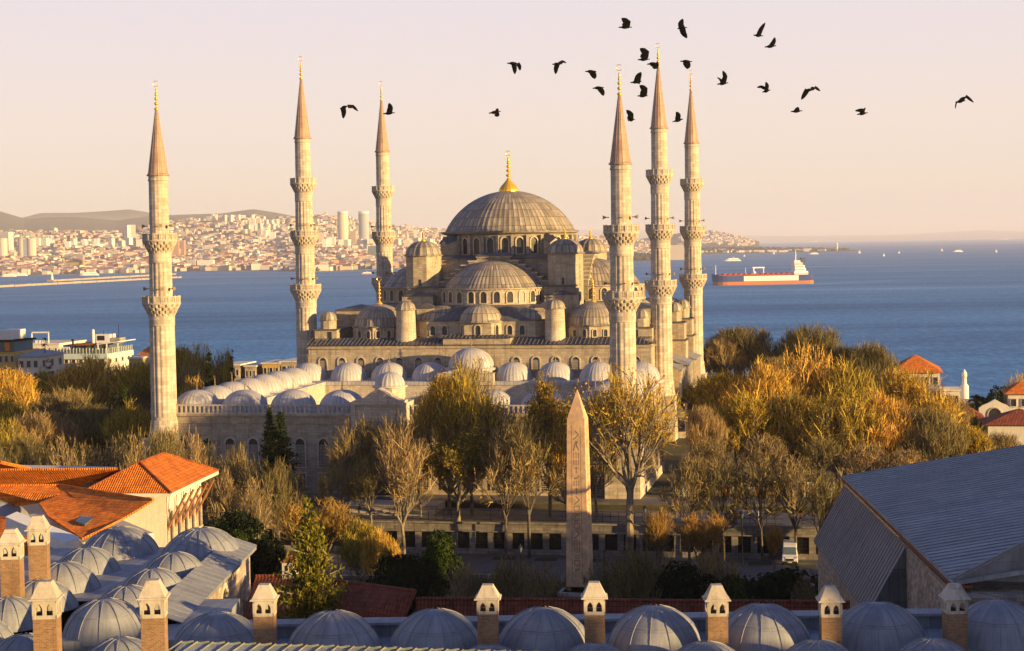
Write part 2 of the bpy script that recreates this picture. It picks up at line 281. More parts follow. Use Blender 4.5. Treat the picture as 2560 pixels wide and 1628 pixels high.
def window(parent, x, y, z, ang, w, h, fr=.14, mats=('stone_pale', 'pane'), dep=.16, name='window', lattice=0, rect=False, fw=.16):
    # ang: direction the window faces; frame stands proud, pane set back in it
    b = MB(); ca, sa = math.cos(ang), math.sin(ang)
    def P(u, v, d): return (x-sa*u+ca*d, y+ca*u+sa*d, z+v)
    inn = [(-w/2, 0), (-w/2, h), (w/2, h), (w/2, 0)] if rect else arch_pts(w, h)
    outr = [(-w/2-fw, -.02), (-w/2-fw, h+fw), (w/2+fw, h+fw), (w/2+fw, -.02)] if rect else [(p[0]*(1+2*fw/w), p[1]*(1+fw/h)-(.02 if p[1] == 0 else 0)) for p in inn]
    k = len(inn)
    vs = [P(*p, dep) for p in inn]+[P(*p, dep) for p in outr]+[P(*p, .02) for p in inn]+[P(*p, -.05) for p in outr]
    fs = []
    for i in range(k-1):
        fs += [(i, i+1, k+i+1, k+i), (2*k+i, 2*k+i+1, i+1, i), (k+i, k+i+1, 3*k+i+1, 3*k+i)]
    b.add(vs, fs, 0); b.add([P(*p, .02) for p in inn], [tuple(range(k-1, -1, -1))], 1)
    b.add([P(-w/2-fw, -.18, dep+.08), P(w/2+fw, -.18, dep+.08), P(w/2+fw, 0, dep+.08), P(-w/2-fw, 0, dep+.08), P(-w/2-fw, -.18, -.05), P(w/2+fw, -.18, -.05), P(w/2+fw, 0, -.05), P(-w/2-fw, 0, -.05)], [(0, 1, 2, 3), (3, 2, 6, 7), (4, 5, 1, 0), (0, 3, 7, 4), (1, 5, 6, 2)], 0)
    if lattice:
        nx = lattice; ny = int(nx*h/w)
        for i in range(1, nx): b.add([P(-w/2+w*i/nx-.03, .0, .07), P(-w/2+w*i/nx+.03, .0, .07), P(-w/2+w*i/nx+.03, h*(.93 if rect else .8), .07), P(-w/2+w*i/nx-.03, h*(.93 if rect else .8), .07)], [(0, 1, 2, 3)], 0)
        for i in range(1, ny): b.add([P(-w/2, h*i/ny-.03, .075), P(w/2, h*i/ny-.03, .075), P(w/2, h*i/ny+.03, .075), P(-w/2, h*i/ny+.03, .075)], [(0, 1, 2, 3)], 0) if (rect or i < ny*.8) else None
    return b.build(name, list(mats), parent)
# ================================================================ MINARETS
def balcony(root, z, r, n=16, hc=1.9, hp=1.25, m='stone_minaret'):
    b = MB(); r0 = r-.95; tiers = 4
    # muqarnas: tiers of teeth stepping outward, dark gaps between them
    prof = [(r0-.1, -hc-hp)]
    for t in range(tiers):
        rr = r0+(r-r0)*(t+1)/tiers; za = -hp-hc+hc*t/tiers; zb = -hp-hc+hc*(t+1)/tiers
        prof += [(rr-.16, za+.02), (rr, zb-.12), (rr, zb)]
    def mod(a, rr, zz, i):
        if rr < r0: return 0
        t = int((zz+hp+hc)/hc*tiers-.01); return -.30 if (i+(t % 2)*2) % 4 == 0 and zz < -hp-.05 else 0
    b.lathe(prof, n*4, (0, 0, z), mod=mod, smooth=False)
    b.lathe([(r, -hp), (r+.1, -hp+.02), (r+.1, -hp+.2), (r, -hp+.22)], n*2, (0, 0, z)); b.lathe([(r-.2, -hp+.22), (.3, -hp+.22)], n, (0, 0, z))
    bal = b.build('balcony', m, root)
    p = MB()
    p.lathe([(r-.12, -hp+.2), (r+.02, -hp+.2), (r+.02, -hp+.38), (r-.12, -hp+.38)], n, (0, 0, z)); p.lathe([(r-.12, -.2), (r+.04, -.2), (r+.04, 0), (r-.12, 0), (r-.12, -.2)], n, (0, 0, z))
    for i in range(n):
        a = 2*PI*i/n; p.obox((r-.04)*math.cos(a), (r-.04)*math.sin(a), z-hp+.2, z+.06, .2, .26, a)
        for j in (1, 2, 3):
            a2 = a+2*PI/n*j/4; rr = (r-.05)*math.cos(PI/n)/math.cos(abs(a2-a-PI/n)); p.obox(rr*math.cos(a2), rr*math.sin(a2), z-hp+.36, z-.18, .09, .17, a+PI/n)
        am = a+PI/n; rr = (r-.05)*math.cos(PI/n); ww = 2*r*math.sin(PI/n)*.95
        p.obox(rr*math.cos(am), rr*math.sin(am), z-hp+.66, z-hp+.76, .08, ww, am)
    p.build('parapet', m, bal)
    return bal
def minaret(x, y, three, label, base_z=0, big_base=False):
    root = empty('minaret', (x, y, 0)); tag(root, label, 'minaret', 'minarets of the great mosque')
    if three: tip, sb, bs, rs = 74.3, 58.4, [(30.1, 2.95), (40.5, 2.7), (50.7, 2.5)], [2.05, 1.88, 1.72, 1.5]
    else: tip, sb, bs, rs = 63.2, 48.7, [(30.2, 2.85), (39.8, 2.58)], [1.98, 1.75, 1.48]
    b = MB(); zs = [base_z]+[q[0]-1.25 for q in bs]+[sb]; z0 = 10.6
    b.box(-2.6, 2.6, -2.6, 2.6, base_z, 8.3); b.box(-2.7, 2.7, -2.7, 2.7, 8.3, 8.5)
    b.lathe([(2.5, 8.45), (rs[0]+.3, 9.4), (rs[0]+.16, z0), (rs[0]+.16, z0+.5), (rs[0]+.02, z0+.6)], 16, smooth=False)
    for k, r in enumerate(rs):
        za = z0+.55 if k == 0 else zs[k]; zb = zs[k+1]; top = k == len(rs)-1
        zt = zb-(3.0 if not top else 0)
        if top: prof = [(r+.02, za), (r-.02, zb-.9), (r+.1, zb-.85), (r+.1, zb-.65), (r, zb-.6), (r+.02, zb)]; md = None
        else:
            prof = [(r, za), (r, za+.5), (r, za+.6), (r-.07, zt-.4), (r, zt-.2), (r, zb)]; md = (lambda a, rr, z, i, za=za, zt=zt: (-.07 if i % 4 in (1, 2) else 0) if za+.55 < z < zt-.25 else 0)
        b.lathe(prof, 16 if top else 64, mod=md, smooth=False)
    b.build('shaft', ['stone_minaret', 'pane'], root)
    for z, r in bs: balcony(root, z, r)
    s = MB().lathe([(rs[-1]+.22, sb-.12), (rs[-1]+.22, sb+.08), (rs[-1]+.02, sb+.25), (.2, tip-4.6)], 64, mod=lambda a, r, z, i: .035 if i % 4 == 0 else 0, smooth=False)
    s.build('spire', 'spire_lead', root)
    finial(root, (0, 0, tip-4.9), 4.9, r=.34)
    for z, r in bs[:2]:
        for a in (R(-170), R(-65), R(-20)):
            rr = rs[1]; sp = MB(); c = (math.cos(a), math.sin(a)); z1 = z+1.15
            sp.tube((rr*c[0], rr*c[1], z1), ((rr+.5)*c[0], (rr+.5)*c[1], z1), .07, .07, 6); sp.tube(((rr+.45)*c[0], (rr+.45)*c[1], z1), ((rr+.95)*c[0], (rr+.95)*c[1], z1), .09, .3, 8)
            sp.build('loudspeaker', 'bronze', root)
    return root
minaret(-35.0, -101.2, False, 'tall stone minaret with two balconies at the far left courtyard corner')
minaret(36.2, -101.0, False, 'two-balcony minaret at the near right courtyard corner behind the obelisk')
minaret(-35.3, -27.6, True, 'three-balcony minaret rising beside the left front corner of the prayer hall')
minaret(33.9, -27.1, True, 'three-balcony minaret beside the right front corner of the prayer hall')
minaret(-34.3, 27.8, True, 'far three-balcony minaret behind the left side of the domes')
minaret(35.1, 26.8, True, 'rightmost far minaret with three balconies, sea and tanker beside it')
# ================================================================ PRAYER HALL
hall = empty('mosque', (0, 0, 0)); tag(hall, 'great domed stone mosque prayer hall with cascading lead domes', 'mosque')
b = MB(); b.box(-32.8, 32.8, -34.5, 34.5, 0, 18.5); b.box(-6.4, 6.4, -34.7, -29, 18.4, 19.75)
b.box(-33.0, 33.0, -34.8, 34.7, 17.9, 18.15); body = b.build('hall_wall', 'stone', hall)
b = MB()    # sloping lead skirt and flat roof
def frus(b, x0, x1, y0, y1, z0, ins, z1, mi=0):
    v = [(x0, y0, z0), (x1, y0, z0), (x1, y1, z0), (x0, y1, z0), (x0+ins, y0+ins, z1), (x1-ins, y0+ins, z1), (x1-ins, y1-ins, z1), (x0+ins, y1-ins, z1)]
    b.add(v, [(0, 1, 5, 4), (1, 2, 6, 5), (2, 3, 7, 6), (3, 0, 4, 7), (4, 5, 6, 7), (3, 2, 1, 0)], mi)
frus(b, -33.3, 33.3, -35.0, 35.0, 18.55, 4.2, 19.7); frus(b, -6.8, 6.8, -35.1, -27, 19.78, 2, 20.3)
for i in range(84):
    x = -33+66*i/83
    if abs(x) > 7: b.tube((x, -35.0, 18.62), (x, -31, 19.72), .07, n=4)
    else: b.tube((x, -35.1, 19.85), (x, -33.1, 20.37), .07, n=4)
b.build('roof', 'lead', hall)
def eave(b, x0, x1, y0, y1, z, o=.25, mi=1): b.box(x0-o, x1+o, y0-o, y1+o, z-.02, z+.2, mi)
def hip(b, x0, x1, y0, y1, z, h, o=.3, mi=1):
    cx, cy = (x0+x1)/2, (y0+y1)/2; b.add([(x0-o, y0-o, z), (x1+o, y0-o, z), (x1+o, y1+o, z), (x0-o, y1+o, z), (cx, cy, z+h)], [(0, 1, 4), (1, 2, 4), (2, 3, 4), (3, 0, 4), (3, 2, 1, 0)], mi)
# central square block
b = MB(); b.box(-14, 14, -15.4, 15.4, 19, 34.5); b.box(-15.4, 15.4, -14, 14, 19, 34.4); frus(b, -14.6, 14.6, -16, 16, 34.5, 3, 35.2, 1)
for sx in (-1, 1):
    for sy in (-1, 1):
        b.box(min(sx*9.5, sx*16.5), max(sx*9.5, sx*16.5), min(sy*14, sy*20.5), max(sy*14, sy*20.5), 19, 28.9); b.box(min(sx*9.2, sx*16.8), max(sx*9.2, sx*16.8), min(sy*14, sy*20.8), max(sy*14, sy*20.8), 28.9, 29.25, 1)
b.build('central_block', ['stone_dark', 'lead'], hall)
def turn(fn):   # the four sides of the hall
    for k in range(4): fn(Matrix.Rotation(-k*PI/2, 4, 'Z'), k)
def placed(o, k): o.rotation_euler.z = -k*PI/2; return o
# stepped arch gable in front of each big arch
for k in range(4):
    b = MB(); x = 10.6; z = 29.3; st = [(2.9, 35.05)]
    steps = [(10.9, 29.9), (9.75, 30.7), (8.6, 31.5), (7.5, 32.3), (6.4, 33.1), (5.0, 33.9), (3.3, 34.7)]
    xo = None
    for i, (xs, zs) in enumerate(steps):
        xi = steps[i+1][0] if i+1 < len(steps) else 0
        for s in (-1, 1):
            x0, x1 = sorted((s*xs, s*xi)); b.box(x0, x1, -17.7, -15.4, 26, zs); b.box(x0-.12 if s < 0 else x0, x1+.12 if s > 0 else x1, -17.95, -15.4, zs, zs+.24, 2)
    frus(b, -3.5, 3.5, -18.2, -12.5, 34.96, 1.2, 35.6, 1)
    placed(b.build('stepped_gable', ['stone_dark', 'lead', 'stone_pale'], hall), k)
# half domes
for k in range(4):
    cy = -17.0; b = MB(); A0, A1 = R(180), R(360)
    b.lathe([(10.5, 19), (10.5, 28.6), (10.9, 28.6), (10.9, 28.85)], 56, (0, cy, 0), A0, A1, smooth=False); b.lathe([(10.62, 25.7), (10.75, 25.7), (10.75, 25.9), (10.5, 26)], 56, (0, cy, 0), A0, A1, smooth=False)
    dr = placed(b.build('half_dome_drum', 'stone', hall), k)
    for i in range(13):
        a = A0+(i+.5)*PI/13; window(dr, 10.5*math.cos(a), cy+10.5*math.sin(a), 26.1, a, 1.15, 2.15, name='window', fw=.22, mats=('stone_pale', 'pane'))
    d = dome('half_dome', 9.75, 5.25, 72, 'lead_dome', hall, (0, cy, 28.85), A0-.06, A1+.06, eave=1.15, amp=.07, pw='cap'); placed(d, k)
# lower exedrae with their small half domes
for k in range(4):
    dy = 0 if k in (0, 2) else 4.5       # the side exedrae sit closer in
    b = MB(); Y1 = -30.6+dy
    P = [(-14.2, -20), (-14.2, -27.2+dy), (-10.5, Y1), (-4.0, Y1), (-2.6, Y1-2.6), (2.6, Y1-2.6), (4.0, Y1), (10.5, Y1), (14.2, -27.2+dy), (14.2, -20)]
    b.prism(P, 19, 22.8); b.prism([(x*1.02, y-.25) for x, y in P], 22.8, 23.0, 1)
    ex = placed(b.build('exedra_wall', ['stone', 'lead'], hall), k)
    for x in (-9.3, -7.0, 5.6, 8.0): window(ex, x, Y1, 20.2, -PI/2, .95, 1.75, name='window', fw=.18)
    for x in (-12.4, 12.3): window(ex, x, -28.8+dy, 20.2, R(-90)+(R(42) if x > 0 else -R(42)), .9, 1.7, name='window', fw=.18)
    window(ex, 0, Y1-2.6, 20.2, -PI/2, 1.0, 1.9, fw=.2); window(ex, -3.3, Y1-1.3, 20.2, R(-90-62), .9, 1.9, fw=.2); window(ex, 3.3, Y1-1.3, 20.2, R(-90+62), .9, 1.9, fw=.2)
    b = MB()   # sloping lead between drum and walls
    n = 30; ring = [(10.7*math.cos(PI+PI*i/n), -17+10.7*math.sin(PI+PI*i/n), 25.75) for i in range(n+1)]
    def rim(i):
        a = PI+PI*i/n; dx, dyy = math.cos(a), math.sin(a); t = 1e9
        if abs(dx) > 1e-6: t = min(t, 14.4/abs(dx))
        t = min(t, (-17-(Y1-.3))/abs(dyy)) if abs(dyy) > 1e-6 else t
        c = (abs(dx)+abs(dyy)); t = min(t, (14.4+10.5-3.2+dy*-.6)/c)
        return (t*dx, -17+t*dyy, 22.98)
    outer = [rim(i) for i in range(n+1)]; b.add(ring+outer, [(i, n+1+i, n+2+i, i+1) for i in range(n)], 0)
    placed(b.build('exedra_roof', 'lead', hall), k)
    for x, r, h, yy in ((0, 4.0, 3.2, Y1+.6), (-8.2, 5.6, 2.9, -23.7+dy*.7), (8.2, 5.6, 2.9, -23.7+dy*.7)):
        placed(dome('exedra_half_dome', r, h, 32 if x else 24, 'lead_dome', hall, (x, yy, 22.85), 0, 2*PI, eave=.45 if not x else .2, amp=.05), k)
# drum, main dome
b = MB(); b.lathe([(13.0, 34.4), (13.0, 39.2), (13.6, 39.3), (14.1, 39.55), (14.1, 39.75), (13.2, 40.0)], 84, smooth=False)
for i in range(28):
    a = 2*PI*i/28; b.obox(13.35*math.cos(a), 13.35*math.sin(a), 34.8, 39.0, .9, .62, a)
drum = b.build('main_drum', 'stone_dark', hall)
for i in range(28):
    a = 2*PI*(i+.5)/28; window(drum, 13.0*math.cos(a), 13.0*math.sin(a), 35.35, a, 1.35, 3.2, fw=.22, dep=.3, lattice=0)
md = dome('main_dome', 13.25, 8.25, 72, 'lead_dome', hall, (0, 0, 39.95), eave=.95, amp=.09, pw='cap', n=24)
finial(md, (-.12, 0, 47.85), 8.7, r=.52, bulb=1.95)
for sx in (-1, 1):        # buttress houses at the four corners of the drum
    for sy in (-1, 1):
        a = math.atan2(sy, sx); b = MB(); mxx = Matrix.Translation((13.9*math.cos(a), 13.9*math.sin(a), 0)) @ Matrix.Rotation(a, 4, 'Z')
        vs = [mxx @ Vector(p) for p in [(-1.5, -1.3, 34.4), (2.2, -1.3, 34.4), (2.2, 1.3, 34.4), (-1.5, 1.3, 34.4), (-1.5, -1.3, 38.7), (2.2, -1.3, 37.4), (2.2, 1.3, 37.4), (-1.5, 1.3, 38.7), (-1.5, 0, 39.4), (2.3, 0, 38.3)]]
        b.add(vs, [(0, 1, 5, 4), (3, 7, 6, 2), (1, 2, 6, 9, 5), (0, 4, 8, 7, 3), (3, 2, 1, 0)], 0)
        vs = [mxx @ Vector(p) for p in [(-1.6, -1.55, 38.75), (2.5, -1.55, 37.4), (2.5, 0, 38.5), (-1.6, 0, 39.6), (2.5, 1.55, 37.4), (-1.6, 1.55, 38.75)]]; b.add(vs, [(0, 1, 2, 3), (3, 2, 4, 5)], 1)
        b.build('drum_buttress', ['stone', 'lead'], hall)
# corner weight towers
def octo(r, c, off=PI/8): return [(c[0]+r*math.cos(off+i*PI/4), c[1]+r*math.sin(off+i*PI/4)) for i in range(8)]
for sx in (-1, 1):
    for sy in (-1, 1):
        c = (sx*14.2, sy*16.9); b = MB(); b.prism(octo(3.55, c), 24, 35.2); b.prism(octo(3.85, c), 35.2, 35.42, 1); b.box(c[0]-3.0, c[0]+3.0, c[1]-3.0, c[1]+3.0, 19, 28.6)
        b.box(c[0]-.25, c[0]+.25, c[1]-3.34, c[1]-3.0, 29.3, 30.6, 2)
        t = b.build('corner_tower', ['stone', 'lead', 'pane'], hall)
        dome('tower_dome', 3.4, 2.75, 16, 'lead_dome', t, (*c, 35.42), eave=.35, amp=.2); finial(t, (*c, 38.1), 2.2, r=.3, bulb=.45)
        # corner domes
        c = (sx*20.9, sy*26.2); b = MB(); b.prism(octo(5.35, c, 0), 18.5, 21.7); b.prism(octo(5.6, c, 0), 21.7, 21.9, 1); t = b.build('corner_dome_drum', ['stone', 'lead'], hall)
        for i in range(8):
            a = (i+.5)*PI/4; rr = 5.35*math.cos(PI/8)
            for q in (-1.05, 1.05): window(t, c[0]+rr*math.cos(a)-q*math.sin(a), c[1]+rr*math.sin(a)+q*math.cos(a), 19.75, a, .7, 1.35, fw=.16)
        d = dome('corner_dome', 4.85, 4.2, 44, 'lead_dome', hall, (*c, 21.9), eave=.5, amp=.05); finial(d, (*c, 25.9), 5.6, r=.34, bulb=.62)
        # round stair turrets
        c = (sx*14.4, sy*31.3); b = MB(); b.lathe([(2.0, 18.6), (1.95, 19.2), (1.8, 25.0), (1.98, 25.1), (1.98, 25.25)], 32, (*c, 0)); t = b.build('stair_turret', 'stone_pale', hall)
        dome('turret_cap', 1.85, 1.5, 14, 'lead_dome', t, (*c, 25.3), eave=.2, amp=.1)
        # small hipped blocks and the masses behind them
        b = MB(); x0, x1 = sorted((sx*9.8, sx*13.2)); y0, y1 = sorted((sy*24.0, sy*27.4)); b.box(x0, x1, y0, y1, 19, 25.2); hip(b, x0, x1, y0, y1, 25.2, 1.0)
        b.build('hip_block', ['stone', 'lead', 'pane'], hall); b = MB()
        x0, x1 = sorted((sx*11, sx*17.2)); y0, y1 = sorted((sy*19, sy*23.0)); b.box(x0, x1, y0, y1, 19, 27.4); hip(b, x0, x1, y0, y1, 27.4, .8)
        b.build('side_block', ['stone', 'lead', 'pane'], hall); b = MB()
        x0, x1 = sorted((sx*24, sx*31.5)); y0, y1 = sorted((sy*10, sy*20)); b.box(x0, x1, y0, y1, 19, 24.6); eave(b, x0, x1, y0, y1, 24.6); hip(b, x0, x1, y0, y1, 24.8, .9)
        b.build('side_block', ['stone', 'lead', 'pane'], hall); b = MB()
        x0, x1 = sorted((sx*28.2, sx*32.6)); y0, y1 = sorted((sy*16, sy*31)); b.box(x0, x1, y0, y1, 18.5, 21.3); eave(b, x0, x1, y0, y1, 21.3); b.box(sx*29.6-.4, sx*29.6+.4, y0-.05, y0+.1, 19.4, 21.0, 2)
        b.build('side_block', ['stone', 'lead', 'pane'], hall)
        c = (sx*30.4, sy*29.0); b = MB(); b.prism(octo(1.55, c), 21.4, 23.2); b.prism(octo(1.75, c), 23.2, 23.35, 1); t = b.build('cupola', ['stone', 'lead'], hall); dome('cupola_dome', 1.6, 1.5, 12, 'lead_dome', t, (*c, 23.35), eave=.15, amp=.08)
# buttress towers and galleries along both sides
for sx in (-1, 1):
    for y in (4.5, 21.5):
        b = MB(); X = sx*33.2
        for w_, z0, z1, d in ((2.5, 0, 17.3, 2.4), (2.2, 17.3, 20.9, 2.2)):
            b.box(X-w_, X+w_, y-d, y+d, z0, z1); b.box(X-w_-.25, X+w_+.25, y-d-.25, y+d+.25, z1-.3, z1, 1)
        b.prism(octo(1.55, (X, y)), 20.9, 23.0); b.prism(octo(1.75, (X, y)), 23.0, 23.15, 1)
        t = b.build('buttress_tower', ['stone', 'lead'], hall); dome('cupola_dome', 1.65, 1.7, 12, 'lead_dome', t, (X, y, 23.15), eave=.15, amp=.09)
    b = MB()
    for y0, y1 in ((-24, -16.5), (-11.5, 2.0), (7, 19)):
        for z, z2, o in ((14.6, 13.0, 4.6), (7.8, 6.6, 5.6)):
            xa, xb = sx*32.8, sx*(32.8+o); b.slab([(xa, y0, z), (xb, y0, z2), (xb, y1, z2), (xa, y1, z)], .3, 1)
            for i in range(7):
                y = y0+.3+(y1-y0-.6)*i/6; b.obox(xb-sx*.4, y, z2-5.4, z2-.2, .4, .4)
            b.box(min(xa, xb-sx*.6), max(xa, xb-sx*.6), y0, y1, z2-6.6, z2-5.4)
    b.build('side_gallery', ['stone_pale', 'lead_flat'], hall)
# hall front windows between the portico domes
for i in range(17):
    x = -30+60*i/16
    if abs(x) > 4: window(body, x, -34.5, 13.9, -PI/2, 1.35, 2.3, lattice=6, fw=.22)
# ================================================================ COURTYARD
ct = empty('mosque_courtyard', (0, -70, 0)); tag(ct, 'walled forecourt with rows of small pale lead domes before the mosque', 'courtyard')
class Off:   # parts are written in world coordinates, the thing's base is at its own centre
    pass
def setp(o): o.location = (0, 70, 0); return o
YF, YB, XW = -101.0, -34.9, 34.0
b = MB()
b.box(-XW, XW, YF, YF+1.2, 0, 11.7); b.box(-XW, -XW+1.2, YF+1.2, YB, 0, 11.7); b.box(XW-1.2, XW, YF+1.2, YB, 0, 11.7)
b.box(-XW-.25, XW+.25, YF-.3, YF+1.2, 11.7, 12.05); b.box(XW-.9, XW+.3, YF+1.2, YB, 11.7, 12.05); b.box(-XW-.15, XW+.15, YF-.16, YF, 10.6, 10.85); b.box(-XW-.2, XW+.2, YF-.25, YF, 0, .7)
b.box(XW, XW+.16, YF, YB, 10.6, 10.85); b.box(XW, XW+.25, YF, YB, 0, .7); b.box(XW-.1, XW+.4, YF+2, YB, 12.05, 13.0)
for i in range(12): b.box(XW, XW+.35, YF+4+i*5.3, YF+4.9+i*5.3, .7, 10.6)
wall = setp(b.build('courtyard_wall', 'stone', ct))
# arcade walls round the court with pointed openings
def arcade(p0, p1, n, z0, z1, th=.9):
    b = MB(); p0 = Vector((*p0, 0)); p1 = Vector((*p1, 0)); d = (p1-p0); Ln = d.length; d.normalize(); nrm = Vector((-d.y, d.x, 0)); w_ = Ln/n; ow = w_*.42; hs = 5.2; rise = 3.4
    for i in range(n):
        q = p0+d*(w_*(i+.5)); k = 10; top = [(-ow*math.cos(PI/2*j/k), hs+rise*math.sin(PI/2*j/k)**.85) for j in range(k+1)]; top += [(-x, z) for x, z in top[::-1][1:]]
        outl = [(-w_/2, z0)]+[(-w_/2, z1), (w_/2, z1), (w_/2, z0)]
        for side in (-1, 1):
            o = nrm*(th/2*side); F_ = []
            V = [q+d*x+o+Vector((0, 0, z)) for x, z in top]+[q+d*x+o+Vector((0, 0, z1)) for x, z in top]+[q+d*(-ow)+o+Vector((0, 0, z0)), q+d*(-w_/2)+o+Vector((0, 0, z0)), q+d*(-w_/2)+o+Vector((0, 0, z1)), q+d*ow+o+Vector((0, 0, z0)), q+d*(w_/2)+o+Vector((0, 0, z0)), q+d*(w_/2)+o+Vector((0, 0, z1))]
            m = len(top); F_ = [(j, j+1, m+j+1, m+j) for j in range(m-1)]+[(2*m, 0, m, 2*m+2, 2*m+1), (2*m+3, 2*m+4, 2*m+5, 2*m-1, m-1)]
            if side < 0: pass
            b.add(V, F_ if side < 0 else [f[::-1] for f in F_], 0)
        V = [q+d*x+nrm*(th/2*s)+Vector((0, 0, z)) for s in (-1, 1) for x, z in [(-ow, z0)]+top+[(ow, z0)]]; m = len(V)//2
        b.add(V, [(j, m+j, m+j+1, j+1) for j in range(m-1)], 0)
        pts = [(-ow*1.1*math.cos(PI*j/20), hs+(rise+.5)*math.sin(PI*j/20)) for j in range(21)]
        for side in (-1, 1):
            for j in range(20): b.tube(q+d*pts[j][0]+nrm*(th/2+.02)*side+Vector((0, 0, pts[j][1])), q+d*pts[j+1][0]+nrm*(th/2+.02)*side+Vector((0, 0, pts[j+1][1])), .09, n=4, cap=False)
    b.add([p0+nrm*(-th/2-.2)+Vector((0, 0, z1)), p1+nrm*(-th/2-.2)+Vector((0, 0, z1)), p1+nrm*(th/2+.2)+Vector((0, 0, z1)), p0+nrm*(th/2+.2)+Vector((0, 0, z1)), p0+nrm*(-th/2-.2)+Vector((0, 0, z1+.35)), p1+nrm*(-th/2-.2)+Vector((0, 0, z1+.35)), p1+nrm*(th/2+.2)+Vector((0, 0, z1+.35)), p0+nrm*(th/2+.2)+Vector((0, 0, z1+.35))], [(0, 1, 5, 4), (2, 3, 7, 6), (4, 5, 6, 7), (3, 0, 4, 7), (1, 2, 6, 5)], 1)
    return b
ZR = 11.75
for p0, p1, n in (((-27.2, -43.6), (27.2, -43.6), 7), ((27.2, -92.8), (-27.2, -92.8), 7), ((-27.2, -92.3), (-27.2, -44.1), 6), ((27.2, -44.1), (27.2, -92.3), 6)):
    setp(arcade(p0, p1, n, 0, ZR).build('arcade', ['stone_pale', 'lead_light'], ct))
b = MB(); t = .35; zr = ZR+.3
b.box(-XW+.2, XW-.2, YF+1.0, -92.2, zr, zr+t); b.box(-XW+.2, XW-.2, -44.2, YB+.2, zr, zr+t); b.box(-XW+.2, -26.6, -92.2, -44.2, zr, zr+t); b.box(26.6, XW-.2, -92.2, -44.2, zr, zr+t)
setp(b.build('portico_roof', 'lead_light', ct)); setp(MB().box(-26.8, 26.8, -92.4, -44, .02, .3).build('court_paving', 'stone_pale', ct))
setp(MB().lathe([(4.6, .3), (4.6, 6), (4.9, 6.2), (.1, 8.8)], 6, (0, -68, 0), smooth=False).build('fountain', 'stone_pale', ct))
def pdome(x, y, r=3.55, h=2.95, z=12.45, ring=True, fin=1.7):
    m = empty('dome_group') if False else None
    b = MB(); b.lathe(dome_prof(r, h, .62, 14, drop=.12, pw=.97), 32*4, (x, y, z), mod=ribmod(32, .045, r), uvr=32*.8/(2*PI)); b.lathe([(r+.75, -.45), (r+.75, -.12), (r+.5, -.05)], 32, (x, y, z))
    o = setp(b.build('dome', 'lead_light', ct)); f = finial(o, (x, y, z+h-.05), fin, m='bronze', r=.16)
    return o
xs = [-31.2+7.85*i for i in range(9)]; xs = [q-.2 for q in xs]
ys = [-96.6+ (96.6-39.2)/7.25*(i+1) for i in range(6)]
for i, x in enumerate(xs):
    if i != 4: pdome(x, -96.6); pdome(x, -39.3, z=12.35, h=3.3, r=3.45)
    else:
        pdome(x, -39.6, r=4.2, h=3.6, z=14.7, fin=2.2)
        b = MB(); b.prism(octo(4.6, (x, -39.6)), 12, 14.6); b.box(x-5.2, x+5.2, -44.6, -43.4, 11.8, 13.9); b.add([(x-5.4, -44.8, 13.9), (x+5.4, -44.8, 13.9), (x, -44.8, 15.0), (x-5.4, -42.8, 13.9), (x+5.4, -42.8, 13.9), (x, -42.8, 15.0)], [(0, 1, 2), (3, 5, 4), (0, 2, 5, 3), (1, 4, 5, 2)], 0); setp(b.build('portal_block', 'stone_pale', ct))
for y in ys: pdome(xs[0], y); pdome(xs[8], y)
# balustrade on the street front
b = MB(); 
for x0, x1 in ((-XW+.2, -4.3), (4.3, XW-.2)):
    b.box(x0, x1, YF-.2, YF+.15, 12.05, 12.25); b.box(x0, x1, YF-.22, YF+.17, 13.3, 13.5); n = int((x1-x0)/.72)
    for i in range(n+1):
        x = x0+.1+(x1-x0-.2)*i/n; b.box(x-.13, x+.13, YF-.14, YF+.09, 12.25, 13.3)
setp(b.build('balustrade', 'stone_pale', ct))
# portal
b = MB(); b.box(-3.9, 3.9, YF-3.4, YF+4, 0, 14.0); b.box(-4.15, -3.5, YF-3.65, YF-2.8, 0, 14.1); b.box(3.5, 4.15, YF-3.65, YF-2.8, 0, 14.1)
pts = [(-3.9, 14.0), (-3.9, 14.4), (-3.0, 14.5), (-2.0, 14.95), (-1.0, 15.7), (0, 16.2), (1.0, 15.7), (2.0, 14.95), (3.0, 14.5), (3.9, 14.4), (3.9, 14.0)]
n = len(pts); b.add([(x, YF-3.7, z) for x, z in pts]+[(x, YF-1.0, z) for x, z in pts], [tuple(range(n)), tuple(range(2*n-1, n-1, -1))]+[(i, n+i, n+(i+1) % n, (i+1) % n) for i in range(n)])
b.box(-4.2, 4.2, YF-3.8, YF-.2, 13.75, 14.05)
po = setp(b.build('portal', 'stone_pale', ct)); window(po, 0, YF-3.4, .3, -PI/2, 4.2, 8.6, mats=('stone_pale', 'pane'), fw=.5, name='doorway'); 
for i in range(9): MB
setp(MB().box(-2.3, 2.3, YF-3.52, YF-3.4, 9.9, 11.3).build('inscription_panel', 'lead_front', ct))
b = MB(); b.prism(octo(2.35, (0, -97.6)), 13.9, 15.9); b.lathe([(2.7, 15.9), (2.7, 16.05), (2.4, 16.1)], 32, (0, -97.6, 0)); setp(b.build('portal_drum', 'stone_pale', ct)); o = setp(dome('portal_dome', 2.25, 2.1, 20, 'lead_light', ct, (0, -97.6, 16.1), eave=.3, amp=.06)); finial(o, (0, -97.6, 18.1), 2.0, m='bronze', r=.18)
for i in range(8):
    for s in (-1, 1):
        x = s*(5.9+3.72*i)
        if abs(x) < 32.4:
            window(wall, x, YF, 4.0, -PI/2, 1.45, 4.3, lattice=7, fw=.28, mats=('stone_pale', 'pane')); window(wall, x, YF, .75, -PI/2, 1.5, 2.2, rect=True, lattice=5, fw=.25, mats=('stone_pale', 'pane'))
